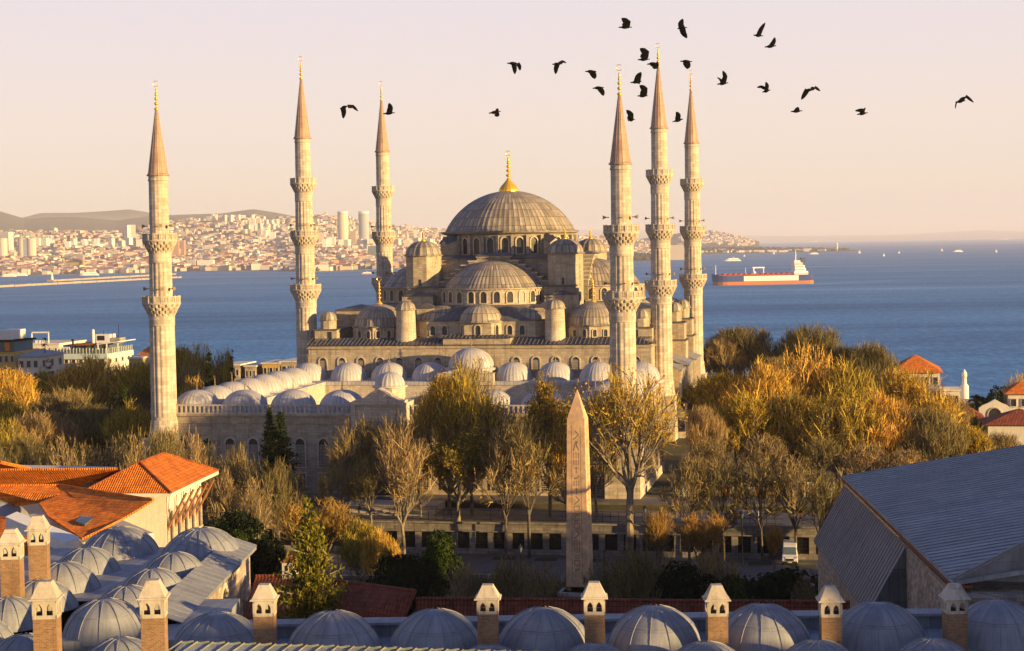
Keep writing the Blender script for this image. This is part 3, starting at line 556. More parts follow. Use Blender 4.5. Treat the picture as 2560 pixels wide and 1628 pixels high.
for i in range(12):
    y = YF+6.8+5.3*i-.1
    if y < -38: window(wall, XW, y, 4.6, 0, 1.5, 4.2, lattice=6, fw=.25); 
# lean-to gallery on the right flank
b = MB(); b.slab([(XW, -98.5, 6.6), (XW+5.0, -98.5, 5.2), (XW+5.0, -71, 5.2), (XW, -71, 6.6)], .25, 1)
for i in range(14): b.obox(XW+4.6, -98.1+26.7*i/13, 1.4, 5.0, .35, .35)
b.box(XW, XW+4.9, -98.3, -71.2, 0, 1.4); b.box(XW, XW+.3, -98.3, -71.2, 1.4, 6.2)
setp(b.build('side_gallery', ['stone_pale', 'lead_flat'], ct))
# ================================================================ GROUND, SEA, FAR SHORE
def sstep(t): t = max(0, min(1, t)); return t*t*(3-2*t)
def gh(x, y):
    if y < -122: return -5.0
    if y < -107: return -1.15
    y0 = 45 if x < 45 else 45-min(60, x-45)*.6
    side = (-8.5*sstep((x-43)/22) if x > 43 else -6.5*sstep((-44-x)/20))*sstep((y+100)/40)*(1-sstep((y-60)/120))
    return -.06+side-39*sstep((y-y0)/420)
m, nt, p = mat('ground'); uv, ob = coords(nt)
n1 = noise(nt, ob, .05, 6, .7); n2 = noise(nt, ob, .8, 5, .7)
nt.links.new(mixc(nt, ramp(nt, n1, [(.35, (.030, .032, .014)), (.5, (.055, .05, .022)), (.65, (.10, .08, .045))]), ramp(nt, n2, [(.3, (.6, .6, .6)), (.7, (1.2, 1.2, 1.2))]), .8, 'MULTIPLY'), p.inputs['Base Color']); p.inputs['Roughness'].default_value = .95
ys_ = sorted(set(list(range(-520, -130, 26))+[-122.02, -121.98, -107.02, -106.98]+list(range(-100, 40, 10))+list(range(40, 600, 20))+[650, 800])); xs_ = sorted(set(list(range(-640, 800, 24))+[-44, -50, -56, -62, 43, 49, 55, 61]))
b = MB(); b.add([(x, y, gh(x, y)) for y in ys_ for x in xs_], [(j*len(xs_)+i, j*len(xs_)+i+1, (j+1)*len(xs_)+i+1, (j+1)*len(xs_)+i) for j in range(len(ys_)-1) for i in range(len(xs_)-1)])
tag(b.build('ground', 'ground'), kind='structure')
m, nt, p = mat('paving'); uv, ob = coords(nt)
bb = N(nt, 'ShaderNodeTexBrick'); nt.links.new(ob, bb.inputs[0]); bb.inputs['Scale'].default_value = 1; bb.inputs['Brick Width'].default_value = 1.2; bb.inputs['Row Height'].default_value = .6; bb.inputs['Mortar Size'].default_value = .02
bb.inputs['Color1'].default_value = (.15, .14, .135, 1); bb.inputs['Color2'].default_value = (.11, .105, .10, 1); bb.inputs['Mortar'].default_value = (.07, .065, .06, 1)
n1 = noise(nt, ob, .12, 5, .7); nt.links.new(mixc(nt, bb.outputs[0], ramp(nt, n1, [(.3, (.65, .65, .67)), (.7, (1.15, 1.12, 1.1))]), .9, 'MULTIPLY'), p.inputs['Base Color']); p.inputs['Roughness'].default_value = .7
m, nt, p = mat('lawn'); uv, ob = coords(nt); n1 = noise(nt, ob, .6, 6, .7)
nt.links.new(ramp(nt, n1, [(.3, (.018, .030, .010)), (.7, (.055, .07, .02))]), p.inputs['Base Color']); p.inputs['Roughness'].default_value = .95
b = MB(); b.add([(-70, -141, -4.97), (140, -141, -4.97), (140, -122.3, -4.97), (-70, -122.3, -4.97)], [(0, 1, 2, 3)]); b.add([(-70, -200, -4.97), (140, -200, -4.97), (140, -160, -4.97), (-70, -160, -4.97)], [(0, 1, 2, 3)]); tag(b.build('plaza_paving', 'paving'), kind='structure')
b = MB(); b.add([(-70, -160, -4.96), (140, -160, -4.96), (140, -141, -4.96), (-70, -141, -4.96)], [(0, 1, 2, 3)]); tag(b.build('lawn', 'lawn'), kind='structure')
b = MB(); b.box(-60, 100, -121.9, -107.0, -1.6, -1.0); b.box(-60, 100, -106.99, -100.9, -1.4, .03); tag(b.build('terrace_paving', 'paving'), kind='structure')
# sea
m, nt, p = mat('sea'); uv, ob = coords(nt)
mp_ = N(nt, 'ShaderNodeMapping'); mp_.inputs['Rotation'].default_value = (0, 0, -.19); nt.links.new(ob, mp_.inputs[0]); v = mp_.outputs[0]
w1 = noise(nt, mapping(nt, v, (.08, .14, .1)), 1, 6, .75); w2 = noise(nt, mapping(nt, v, (.004, .016, .01)), 1, 5, .6); w3 = noise(nt, mapping(nt, v, (.00035, .0036, .001)), 1, 5, .62, .6); w4 = noise(nt, mapping(nt, v, (.22, .07, .1)), 1, 5, .8)
base = mixc(nt, ramp(nt, w3, [(.30, (.050, .175, .37)), (.46, (.082, .255, .49)), (.60, (.11, .31, .56)), (.68, (.19, .41, .63))]), ramp(nt, w2, [(.3, (.72, .74, .78)), (.7, (1.22, 1.2, 1.16))]), .8, 'MULTIPLY')
base = mixc(nt, base, ramp(nt, w4, [(.32, (.5, .54, .62)), (.5, (.95, .95, .95)), (.68, (1.7, 1.62, 1.5))]), .85, 'MULTIPLY')
d = N(nt, 'ShaderNodeBsdfDiffuse'); nt.links.new(base, d.inputs[0]); gl = N(nt, 'ShaderNodeBsdfGlossy'); gl.inputs['Roughness'].default_value = .5; gl.inputs['Color'].default_value = (.5, .72, 1, 1)
bp = N(nt, 'ShaderNodeBump'); bp.inputs['Strength'].default_value = .9; bp.inputs['Distance'].default_value = 2.2; nt.links.new(w1, bp.inputs['Height']); nt.links.new(bp.outputs[0], gl.inputs['Normal'])
x = N(nt, 'ShaderNodeMixShader'); x.inputs[0].default_value = .12; nt.links.new(d.outputs[0], x.inputs[1]); nt.links.new(gl.outputs[0], x.inputs[2])
o = [n for n in nt.nodes if n.type == 'OUTPUT_MATERIAL'][0]; nt.links.new(x.outputs[0], o.inputs[0]); nt.nodes.remove(p)
tag(MB().add([(-90000, 160, -38), (90000, 160, -38), (90000, 130000, -38), (-90000, 130000, -38)], [(0, 1, 2, 3)]).build('sea', 'sea'), kind='structure')
# far land: built from its shoreline and skyline at real distances (metres)
def interp(tab, u):
    for (a, va), (b_, vb) in zip(tab, tab[1:]):
        if u <= b_: return va+(vb-va)*max(0, (u-a))/(b_-a)
    return tab[-1][1]
class Land:
    def __init__(s, shore, sky, Dt, ex=1.4, z0=-36.5): s.shore, s.sky, s.Dt, s.ex, s.z0 = shore, sky, Dt, ex, z0
    def pos(s, u, t):
        r = ray(u, 814)
        if isinstance(s.shore, list): p0 = onZ(u, interp(s.shore, u), -38.); d0 = math.hypot(*(p0[:2]-CAM[:2]))
        else: d0 = s.shore
        Dt = s.Dt(u) if callable(s.Dt) else s.Dt
        pt = at(u, interp(s.sky, u), Dt); d = d0+(Dt-d0)*t; a = r[:2]/np.linalg.norm(r[:2]); z = s.z0+(pt[2]-s.z0)*max(0, t)**s.ex
        if t > .05: z += 6*math.sin(u*.021+t*9)*min(1, t*3)*(1-t)
        return Vector((CAM[0]+a[0]*d, CAM[1]+a[1]*d, z))
    def mesh(s, name, m, u0, u1, du, nt_, drop=True):
        us = list(np.arange(u0, u1+du/2, du)); ts = [i/nt_ for i in range(nt_+1)]; V = []
        for u in us:
            q = s.pos(u, 0); V.append((q.x, q.y, -39)); V += [tuple(s.pos(u, t)) for t in ts]; e = s.pos(u, 1.08); V.append((e.x, e.y, -39))
        k = len(ts)+2; b = MB(); b.add(V, [(i*k+j, (i+1)*k+j, (i+1)*k+j+1, i*k+j+1) for i in range(len(us)-1) for j in range(k-1)]); return tag(b.build(name, m), kind='structure')
def hillmat(name, stops, scale):
    m, nt, p = mat(name); uv, ob = coords(nt); nt.links.new(ramp(nt, noise(nt, ob, scale, 8, .75), stops), p.inputs['Base Color']); p.inputs['Roughness'].default_value = 1; p.inputs['Specular IOR Level'].default_value = 0
hillmat('hill', [(.3, (.035, .045, .03)), (.6, (.09, .085, .05)), (.75, (.16, .13, .09))], .004); hillmat('cityland', [(.35, (.06, .055, .03)), (.5, (.14, .11, .07)), (.65, (.26, .21, .15))], .012); hillmat('islet', [(.3, (.06, .05, .03)), (.7, (.16, .12, .07))], .01)
SH = [(-300, 689), (0, 690), (300, 684), (430, 680), (690, 676), (780, 680), (1000, 672), (1200, 662), (1500, 650), (1600, 648), (1700, 640)]
SK = [(-300, 584), (0, 583), (330, 583), (380, 566), (430, 556), (500, 548), (560, 545), (640, 540), (690, 549), (720, 545), (780, 536), (850, 541), (900, 550), (1000, 566), (1100, 576), (1200, 580), (1500, 594), (1600, 603), (1700, 622)]
city = Land(SH, SK, lambda u: 9500 if u < 380 else 12000, 1.55); city.mesh('far_shore_land', 'cityland', -320, 1700, 20, 24)
Land(11500, [(-400, 480), (-100, 510), (0, 530), (70, 550), (130, 546), (200, 545), (300, 553), (380, 542), (470, 538), (560, 535), (640, 524), (700, 533), (790, 552), (900, 575), (1000, 592), (1200, 606)], 17000, 1.).mesh('hills', 'hill', -400, 1200, 12, 8)
Land(18000, [(-400, 545), (40, 552), (65, 547), (110, 536), (200, 535), (280, 530), (330, 526), (372, 532), (450, 547), (600, 566), (700, 600)], 26000, 1.).mesh('distant_hills', 'hill', -400, 700, 12, 8)
Land(45000, [(1200, 604), (1380, 585), (1450, 575), (1550, 574), (1700, 583), (1800, 588), (1950, 590), (2100, 589), (2250, 587), (2380, 580), (2450, 576), (2560, 579), (2700, 590)], 60000, 1.).mesh('faint_hills', 'hill', 1200, 2700, 20, 6)
cape = Land(13500, [(1480, 606), (1600, 598), (1690, 585), (1740, 577), (1790, 579), (1840, 588), (1890, 601), (1900, 604)], 15000, 1.1); cape.mesh('cape', 'cityland', 1480, 1900, 10, 10)
spit = Land([(1560, 644), (1800, 635), (2000, 631), (2100, 629), (2170, 627)], [(1560, 624), (1700, 619), (1800, 619.5), (1950, 621), (2050, 622), (2100, 623), (2170, 626.5)], lambda u: 10600, .5, -37.5); spit.mesh('spit', 'islet', 1560, 2168, 12, 5)
spit2 = Land([(1480, 656), (1600, 653.5), (1690, 651), (1720, 650)], [(1480, 632), (1600, 634), (1660, 640), (1700, 647), (1720, 649.5)], lambda u: 7600, .7, -37.5); spit2.mesh('near_point', 'islet', 1480, 1716, 12, 5)
rnd = random.Random(5)
WALLC = [(.74, .68, .60), (.80, .74, .66), (.66, .56, .47), (.60, .44, .33), (.70, .52, .42), (.48, .43, .40), (.78, .68, .50), (.55, .38, .30), (.85, .82, .78), (.36, .35, .37)]
ROOFC = [(.46, .15, .07), (.52, .20, .10), (.38, .14, .09), (.40, .38, .36), (.55, .50, .45)]
def block(b, p, w_, d_, h, rz, wc, rc=None, down=8):
    b.obox(p[0], p[1], p[2]-down, p[2]+h, w_, d_, rz, 0, wc)
    if rc:
        mxx = Matrix.Translation((p[0], p[1], p[2]+h)) @ Matrix.Rotation(rz, 4, 'Z'); o = .6; rh = min(w_, d_)*.22; vs = [mxx @ Vector(q) for q in [(-w_/2-o, -d_/2-o, .1), (w_/2+o, -d_/2-o, .1), (w_/2+o, d_/2+o, .1), (-w_/2-o, d_/2+o, .1), (-w_*.2, 0, rh), (w_*.2, 0, rh)]]
        b.add(vs, [(0, 1, 5, 4), (1, 2, 5), (2, 3, 4, 5), (3, 0, 4), (3, 2, 1, 0)], 1, col=rc)
blds = []
while len(blds) < 6800:
    u = rnd.uniform(-40, 1640); t = rnd.random()**1.25*.985+.004
    if u > 1560 and t < .2: continue
    if 470 < u < 700 and .62 < t < .70 and rnd.random() < .8: continue
    p_ = city.pos(u, t); big = rnd.random(); h = rnd.uniform(8, 17)*(1.5 if big > .9 else 1); w_ = rnd.uniform(14, 34); d_ = rnd.uniform(12, 24)
    if t > .35: h *= 1.15; w_ *= 1.1
    c = rnd.choice(WALLC); k = rnd.uniform(.8, 1.1); c = tuple(min(.9, x*k) for x in c); flat = rnd.random() < (.25 if t < .3 else .55)
    blds.append((math.hypot(p_.x-CAM[0], p_.y-CAM[1]), h, (p_.x, p_.y, p_.z), w_, d_, rnd.uniform(-.5, .5), c, None if flat else rnd.choice(ROOFC), u))
# tall slabs: clusters seen on the far shore
def towers(u0, u1, v, n, D, h0, h1, w_=20, c=None):
    for i in range(n):
        u = u0+(u1-u0)*(i+rnd.uniform(.1, .9))/n; q = at(u, v+rnd.uniform(-3, 3), D+rnd.uniform(-300, 300)); h = rnd.uniform(h0, h1)
        blds.append((D*.4, h, (q[0], q[1], q[2]), w_*rnd.uniform(.8, 1.2), w_*rnd.uniform(.8, 1.2), rnd.uniform(-.4, .4), c or rnd.choice(WALLC[:3]+[WALLC[8]]), None, u))
towers(530, 600, 553, 7, 11200, 30, 45, 18); towers(610, 700, 566, 12, 10600, 35, 50, 16); towers(620, 700, 576, 8, 10200, 25, 40, 20); towers(640, 690, 590, 4, 9400, 25, 35, 26)
towers(10, 30, 618, 1, 7000, 62, 66, 34); towers(315, 345, 590, 2, 8200, 48, 60, 24); towers(430, 460, 632, 3, 6900, 50, 62, 18, (.5, .3, .22)); towers(800, 812, 604, 1, 8200, 40, 44, 26, (.62, .42, .30)); towers(878, 890, 600, 1, 8200, 42, 46, 26, (.5, .34, .28))
towers(808, 834, 612, 3, 7800, 24, 40, 22); towers(1010, 1060, 596, 3, 9000, 24, 40, 14); towers(720, 1100, 610, 16, 8200, 18, 30, 26); towers(20, 440, 610, 16, 7600, 12, 24, 22); towers(900, 1090, 668, 10, 5900, 14, 22, 22)
blds.sort(key=lambda q: q[0]-q[1]*60)
lab = [('far_building', 'small pale apartment block in the hazy city across the water'), ('far_building', 'low red roofed block in the hazy city across the water')]
for i, (d_, h, q, w_, dd, rz, c, rc, u) in enumerate(blds[:290]):
    b = MB(); block(b, (0, 0, 0), w_, dd, h, rz, c, rc); o = b.build('far_building', ['city', 'painted'], loc=q); hi = h > 30
    tag(o, 'tall pale apartment tower in the hazy city across the water' if hi else lab[1 if rc and rc[0] > 2*rc[2] else 0][1], 'building', 'blocks of the city on the far shore')
b = MB()
for d_, h, q, w_, dd, rz, c, rc, u in blds[290:]: block(b, q, w_, dd, h, rz, c, rc)
tag(b.build('far_city', ['city', 'painted']), 'dense hazy city spread over the hills across the water', 'city', kind='stuff')
b = MB()
for i in range(260):
    u = rnd.uniform(1700, 1885); t = rnd.uniform(.3, .98); q = cape.pos(u, t); block(b, q, rnd.uniform(16, 40), 20, rnd.uniform(8, 15), rnd.uniform(-.5, .5), rnd.choice(WALLC), rnd.choice(ROOFC) if rnd.random() < .4 else None)
for i in range(70):
    u = rnd.uniform(1600, 2130); q = spit.pos(u, rnd.uniform(.05, .25)); block(b, q, rnd.uniform(16, 60), 16, rnd.uniform(5, 11), rnd.uniform(-.3, .3), rnd.choice(WALLC[:3]+[WALLC[8]]), None, 3)
tag(b.build('cape_houses', ['city', 'painted']), 'pale houses scattered over the far wooded cape', 'houses', kind='stuff')
# far woods and shoreline trees
b = MB(); gc = [(.05, .05, .02), (.09, .07, .03), (.13, .09, .04)]
def clump(b, p_, r, h, c):
    k = 7; vs = [(p_[0]+r*rnd.uniform(.7, 1.1)*math.cos(2*PI*i/k), p_[1]+r*rnd.uniform(.7, 1.1)*math.sin(2*PI*i/k), p_[2]+h*rnd.uniform(.3, .6)) for i in range(k)]+[(p_[0], p_[1], p_[2]+h), (p_[0], p_[1], p_[2]-2)]
    b.add(vs, [(i, (i+1) % k, k) for i in range(k)]+[((i+1) % k, i, k+1) for i in range(k)], col=c)
for i in range(1500):
    u = rnd.uniform(-40, 1600); t = rnd.random()*.9; 
    if math.sin(u*.013)+math.sin(u*.031+2)+rnd.uniform(-1, 1) > .4: q = city.pos(u, t); clump(b, q, rnd.uniform(8, 22), rnd.uniform(9, 14), rnd.choice(gc))
for i in range(420): q = spit.pos(rnd.uniform(1580, 2120), rnd.uniform(.1, .8)); clump(b, q, rnd.uniform(12, 30), rnd.uniform(8, 16), rnd.choice(gc))
for i in range(160): q = spit2.pos(rnd.uniform(1500, 1690), rnd.uniform(.1, .9)); clump(b, q, rnd.uniform(10, 20), rnd.uniform(8, 14), rnd.choice(gc))
tag(b.build('far_woods', 'painted'), 'brown woods and parks along the far shore', 'woods', kind='stuff')
# landmark buildings across the water
def lm(name, u, vb, D, w_, d_, h, c, label, rz=0, rc=None, cat='building'):
    q = at(u, vb, D); b = MB(); block(b, (0, 0, 0), w_, d_, h, rz, c, rc, 20); return tag(b.build(name, ['city', 'painted'], loc=q), label, cat)
for u, c, lb in ((858, (.78, .70, .52), 'round cream skyscraper, left of the two alone on the far shore'), (910, (.42, .46, .50), 'round grey glass skyscraper, right of the two on the far shore')):
    q = at(u, 600, 8300); r = empty('skyscraper', tuple(q)); tag(r, lb, 'skyscraper', 'twin skyscrapers on the far shore')
    b = MB(); b.lathe([(23, -20), (25.5, 40), (25.5, 90), (24.5, 126), (.1, 126)], 28, sy=.8, smooth=False, col=c); b.build('tower_body', 'city', r); b = MB(); b.lathe([(24.9, 122), (25.3, 122), (25.3, 134), (24.6, 134), (24.6, 125)], 28, sy=.8, col=(.8, .76, .68)); b.build('crown', 'painted', r)
lm('office_block', 941, 652, 6900, 58, 40, 58, (.20, .27, .27), 'dark teal glass office block behind the far left minaret')
for u, c, lb in ((-4, (.55, .50, .43), 'leftmost pale silo block at the far harbour, cut by the picture edge'), (68, (.55, .49, .42), 'pale silo block by the far harbour with a dark centre panel')):
    q = at(u, 633, 6500); r = empty('silo', tuple(q)); tag(r, lb, 'silo', 'silos at the far harbour'); b = MB(); b.lathe([(17, -10), (17, 54), (.1, 54)], 14, (-18, 0, 0), col=c, smooth=False); b.lathe([(17, -10), (17, 54), (.1, 54)], 14, (18, 0, 0), col=c, smooth=False); b.build('tower_body', 'painted', r); MB().box(-12, 12, -14, 14, -10, 52, col=(.45, .47, .52)).build('centre_panel', 'city', r)
q = at(190, 680, 6150); r = empty('station_building', tuple(q)); tag(r, 'ochre waterfront railway station with steep dark roof on the far shore', 'station'); MB().box(-38, 38, -20, 20, -3, 34, col=(.50, .36, .13)).build('wall', 'townhouse', r)
b = MB(); hip(b, -38, 38, -20, 20, 34, 12, 1, 0); b.col = [(.16, .13, .12)]*len(b.f); b.build('roof', 'painted', r)
for s in (-1, 1): MB().lathe([(5, -2), (5, 40), (5.4, 40.2), (.2, 50)], 10, (36*s, -20, 0), col=(.46, .33, .14)).build('turret', 'painted', r)
lm('warehouse', 146, 682, 6100, 48, 30, 36, (.22, .19, .2), 'dark block left of the ochre station across the water')
lm('terminal_building', 250, 683, 6000, 60, 18, 9, (.7, .6, .4), 'low cream quay building right of the ochre station')
for u, w_, h, c, lb in ((480, 30, 26, (.5, .47, .45), 'grey slab block with pale ribs on the far waterfront'), (515, 55, 24, (.8, .78, .72), 'long white hospital block on the far waterfront'), (830, 20, 30, (.9, .85, .7), 'bright white corner block on the far waterfront'), (812, 40, 26, (.30, .34, .30), 'dark green fronted block beside the bright white one'), (880, 50, 16, (.8, .78, .76), 'low white waterside block left of the teal office block'), (1690, 70, 30, (.62, .54, .48), 'pale block above the near wooded point'), (560, 42, 14, (.65, .55, .38), 'low yellowish quay shed on the far waterfront')):
    lm('waterfront_block', u, 668 if u < 1600 else 635, 6000, w_, 24, h, c, lb, rz=.1)
# harbour moles
def mole(u0, v0, u1, v1, label, w_=16, h=4.2):
    a = onZ(u0, v0, -38); c = onZ(u1, v1, -38); d = c-a; ln = np.linalg.norm(d); rz = math.atan2(d[1], d[0]); b = MB(); n = 40
    for i in range(n): b.box(ln*i/n, ln*(i+1)/n, -w_/2-rnd.uniform(0, 3), w_/2, -2, h+rnd.uniform(-.5, .5))
    tag(b.build('breakwater', 'stone', loc=tuple(a), rz=rz), label, 'breakwater', 'harbour breakwaters')
mole(-30, 720, 445, 695, 'long low stone breakwater, the nearer one at far left'); mole(125, 704, 432, 687, 'farther stone breakwater ending in a small lighthouse'); 
tag(MB().lathe([(4, 0), (3, 14), (3.6, 14.2), (3.6, 15), (2.4, 15), (2.4, 19), (.1, 21)], 12, tuple(onZ(130, 702, -38)), col=(.85, .82, .75)).build('lighthouse', 'painted'), 'small white lighthouse on the tip of the farther breakwater', 'lighthouse')
tag(MB().lathe([(6, 0), (4.2, 36), (5.5, 36.5), (5.5, 38), (3.5, 38), (3.5, 44), (.1, 47)], 12, tuple(spit.pos(2094, .1)), col=(.9, .87, .8)).build('lighthouse', 'painted'), 'white lighthouse near the tip of the far wooded spit', 'lighthouse')
# ---------------------------------------------------------------- boats
tk = empty('tanker', tuple((onZ(1782, 714, -38)+onZ(2030, 709, -38))/2)); a = onZ(1782, 714, -38); c = onZ(2030, 709, -38); LN = float(np.linalg.norm(c-a)); tk.rotation_euler.z = math.atan2(c[1]-a[1], c[0]-a[0]); tag(tk, 'long blue, white and red oil tanker sailing left across the strait', 'tanker')
def hull(L_, B_, z0, z1, n=24, bow=.10, rise=0, m=None, fl=1.0, mi=0, col=None):
    # bow at -x; section outline swept between z0 and z1
    xs = [-L_/2+L_*i/n for i in range(n+1)]; V = []
    for z, f in ((z0, fl), (z1, 1.0)):
        for s in (-1, 1):
            for x in xs:
                t = (x+L_/2)/L_; wd = min(1, (t/bow)**.6) if t < bow else (1 if t < .93 else 1-.35*((t-.93)/.07)**2); V.append((x-(rise*.5 if t == 0 and z == z1 else 0), s*B_/2*wd*f, z+(rise*(1-t/bow)**1.5 if z == z1 and t < bow else 0)))
    k = n+1; b = m or MB(); F_ = []
    for i in range(n): F_ += [(i, i+1, 2*k+i+1, 2*k+i), (k+i+1, k+i, 3*k+i, 3*k+i+1), (2*k+i, 2*k+i+1, 3*k+i+1, 3*k+i), (k+i, k+i+1, i+1, i)]
    F_ += [(n, k+n, 3*k+n, 2*k+n)]; b.add(V, F_, mi, col=col); return b
kx = LN/167.
b = hull(LN, 26*kx, -1, 4.6*kx, fl=.96, col=(.50, .17, .07)); b.build('lower_hull', 'painted', tk)
b = hull(LN*1.005, 26.4*kx, 4.6*kx, 12.5*kx, rise=3.0, col=(.035, .07, .22)); b.build('hull', 'painted', tk)
MB().box(-LN*.21, LN*.34, -13.5*kx, 13.6*kx, 5.0*kx, 11.8*kx, col=(.86, .80, .70)).build('side_panel', 'painted', tk)
b = MB(); b.box(-LN*.42, LN*.30, -10, 10, 12.4*kx, 13.2*kx, col=(.50, .07, .03))
for y in (-12, 12): b.box(-LN*.45, LN*.45, y*kx-.2, y*kx+.2, 13.4*kx, 14.0*kx, col=(.55, .10, .05))
for i in range(14): b.box(-LN*.4+i*9*kx, -LN*.4+i*9*kx+2.4, -9, 9, 13.2*kx, 15.4*kx, col=(.50, .10, .05))
for y in (-3, 0, 3): b.box(-LN*.40, LN*.28, y-.5, y+.5, 14.4*kx, 15.3*kx, col=(.50, .12, .06))
b.build('deck_pipes', 'painted', tk)
b = MB(); W_ = (.92, .90, .86)
for x0, x1, z0, z1, y in ((.30, .44, 12.5, 17, 12), (.31, .42, 17, 21, 11), (.31, .41, 21, 25, 10), (.305, .39, 25, 28.5, 9), (.30, .36, 28.5, 31.5, 13)): b.box(LN*x0, LN*x1, -y*kx, y*kx, z0*kx, z1*kx, col=W_)
for z in (18.4, 22.4, 26.2): b.box(LN*.308, LN*.40, -11.1*kx, -10.9*kx, z*kx, (z+1)*kx, col=(.2, .2, .25))
sp = b.build('superstructure', 'painted', tk); b = MB(); b.tube((LN*.335, 0, 31*kx), (LN*.335, 0, 46*kx), 1.0, .4, 6, col=W_); b.box(LN*.33, LN*.34, -4, 4, 38*kx, 38.6*kx, col=W_); b.box(LN*.332, LN*.338, -3, 3, 42*kx, 42.6*kx, col=W_); b.build('mast', 'painted', tk)
b = MB(); b.box(LN*.385, LN*.425, -4, 4, 25*kx, 35*kx, col=(.06, .08, .18)); b.build('funnel', 'painted', tk)
b = MB(); b.tube((-LN*.47, 0, 13*kx), (-LN*.47, 0, 27*kx), .7, .4, 6, col=W_); b.tube((-LN*.17, 0, 13*kx), (-LN*.17, 0, 23*kx), .5, .3, 6, col=W_); b.build('foremast', 'painted', tk)
b = MB(); b.tube((-LN*.09, 0, 13*kx), (-LN*.09, 0, 22*kx), 1.2, 1.2, 6, col=W_); b.tube((LN*.01, 0, 13*kx), (LN*.01, 0, 22*kx), .9, .9, 6, col=W_); b.box(-LN*.1, LN*.02, -.8, .8, 22*kx, 23.6*kx, col=W_); b.lathe([(3, 13*kx), (3, 17*kx), (.2, 18*kx)], 8, (-LN*.09, -4, 0), col=W_); b.build('deck_crane', 'painted', tk)
def boat(u, v, L_, kind, label, rz=None, hc=(.85, .82, .76)):
    q = onZ(u, v, -38); r = empty(kind, tuple(q), YAW*-1 if rz is None else rz); grp = {'sailing_boat': 'sailing boats on the open water', 'ferry': 'ferries on the water', 'cargo_ship': 'ships anchored on the horizon', 'motor_boat': None}[kind]
    tag(r, label, kind.replace('_', ' '), grp)
    if kind == 'sailing_boat':
        hull(L_, L_*.3, -.3, L_*.12, 8, .4, col=hc).build('hull', 'painted', r); b = MB(); h = L_*1.5
        b.add([(-.1, 0, L_*.15), (L_*.42, .15, L_*.18), (-.1, 0, h), (-.1, .3, L_*.15), (L_*.42, .35, L_*.18), (-.1, .2, h)], [(0, 1, 2), (3, 5, 4), (0, 2, 5, 3), (1, 4, 5, 2)], col=(.9, .86, .78)); b.add([(-L_*.48, 0, L_*.14), (-L_*.08, .2, L_*.18), (-L_*.05, 0, h*.9), (-L_*.48, .3, L_*.14), (-L_*.08, .4, L_*.18), (-L_*.05, .2, h*.9)], [(0, 1, 2), (3, 5, 4), (0, 2, 5, 3), (1, 4, 5, 2)], col=(.88, .84, .78)); b.build('sail', 'painted', r)
        MB().tube((-L_*.06, .1, 0), (-L_*.06, .1, h*1.03), .18, .1, 5, col=(.6, .58, .55)).build('mast', 'painted', r)
    elif kind == 'ferry' or kind == 'motor_boat':
        hull(L_, L_*.2, -.5, L_*.06, 12, .25, rise=L_*.02, col=hc).build('hull', 'painted', r); b = MB(); b.box(-L_*.3, L_*.42, -L_*.085, L_*.085, L_*.06, L_*.12, col=(.92, .9, .84)); b.box(-L_*.2, L_*.36, -L_*.075, L_*.075, L_*.12, L_*.17, col=(.9, .88, .84)); b.box(-L_*.3, L_*.42, -L_*.09, L_*.09, L_*.085, L_*.1, col=(.2, .2, .24)); b.build('cabin', 'painted', r); b = MB(); b.box(L_*.05, L_*.13, -L_*.03, L_*.03, L_*.17, L_*.24, col=(.75, .3, .1)); b.build('funnel', 'painted', r)
    else:
        hull(L_, L_*.16, -1, L_*.07, 12, .15, rise=L_*.02, col=hc).build('hull', 'painted', r); b = MB(); b.box(L_*.3, L_*.44, -L_*.07, L_*.07, L_*.07, L_*.2, col=(.9, .86, .78)); b.build('superstructure', 'painted', r); b = MB(); b.tube((-L_*.1, 0, L_*.07), (-L_*.1, 0, L_*.16), 1.2, .8, 5, col=(.8, .76, .7)); b.build('mast', 'painted', r)
for i, (u, v, l) in enumerate([(1861, 642, 8), (1935, 636, 11), (2149, 634, 12), (2210, 641, 9), (2248, 634, 9), (2355, 628, 11), (2491, 631, 10)]): boat(u, v, l, 'sailing_boat', f'white sailing boat, {ORD(i)} of seven from the left on open water')
boat(1830, 653, 62, 'ferry', 'white ferry in front of the near wooded point'); boat(2034, 636, 46, 'ferry', 'white ferry crossing below the spit lighthouse'); boat(2394, 630, 50, 'ferry', 'stout white ferry far right on open water')
for i, (u, v, l) in enumerate([(325, 682, 50), (285, 683, 45), (222, 689, 60), (50, 690, 46), (345, 681, 50), (20, 692, 50)]): boat(u, v, l, 'ferry', f'docked white ferry at the far quay, {["second from right", "third from right", "red-funnelled one by the station", "beside the leftmost boat", "rightmost of them", "leftmost of them"][i]}', rz=.2)
boat(915, 686, 34, 'motor_boat', 'small red and white motor boat left of the prayer hall domes', hc=(.6, .12, .08))
for i, (u, v, l) in enumerate([(1974, 601.5, 260), (2036, 604.5, 160), (2072, 598, 170), (2132, 597.3, 190), (2197, 596.6, 140), (2283, 596, 180), (2330, 595, 200), (2510, 599, 150), (1927, 600, 130)]): boat(u, v, l, 'cargo_ship', f'tiny pale ship on the horizon, {ORD(i) if i < 8 else "leftmost"} listed rightward' if False else f'tiny pale anchored ship on the right horizon', hc=(.65, .55, .5))
tk.scale.z = 1.22
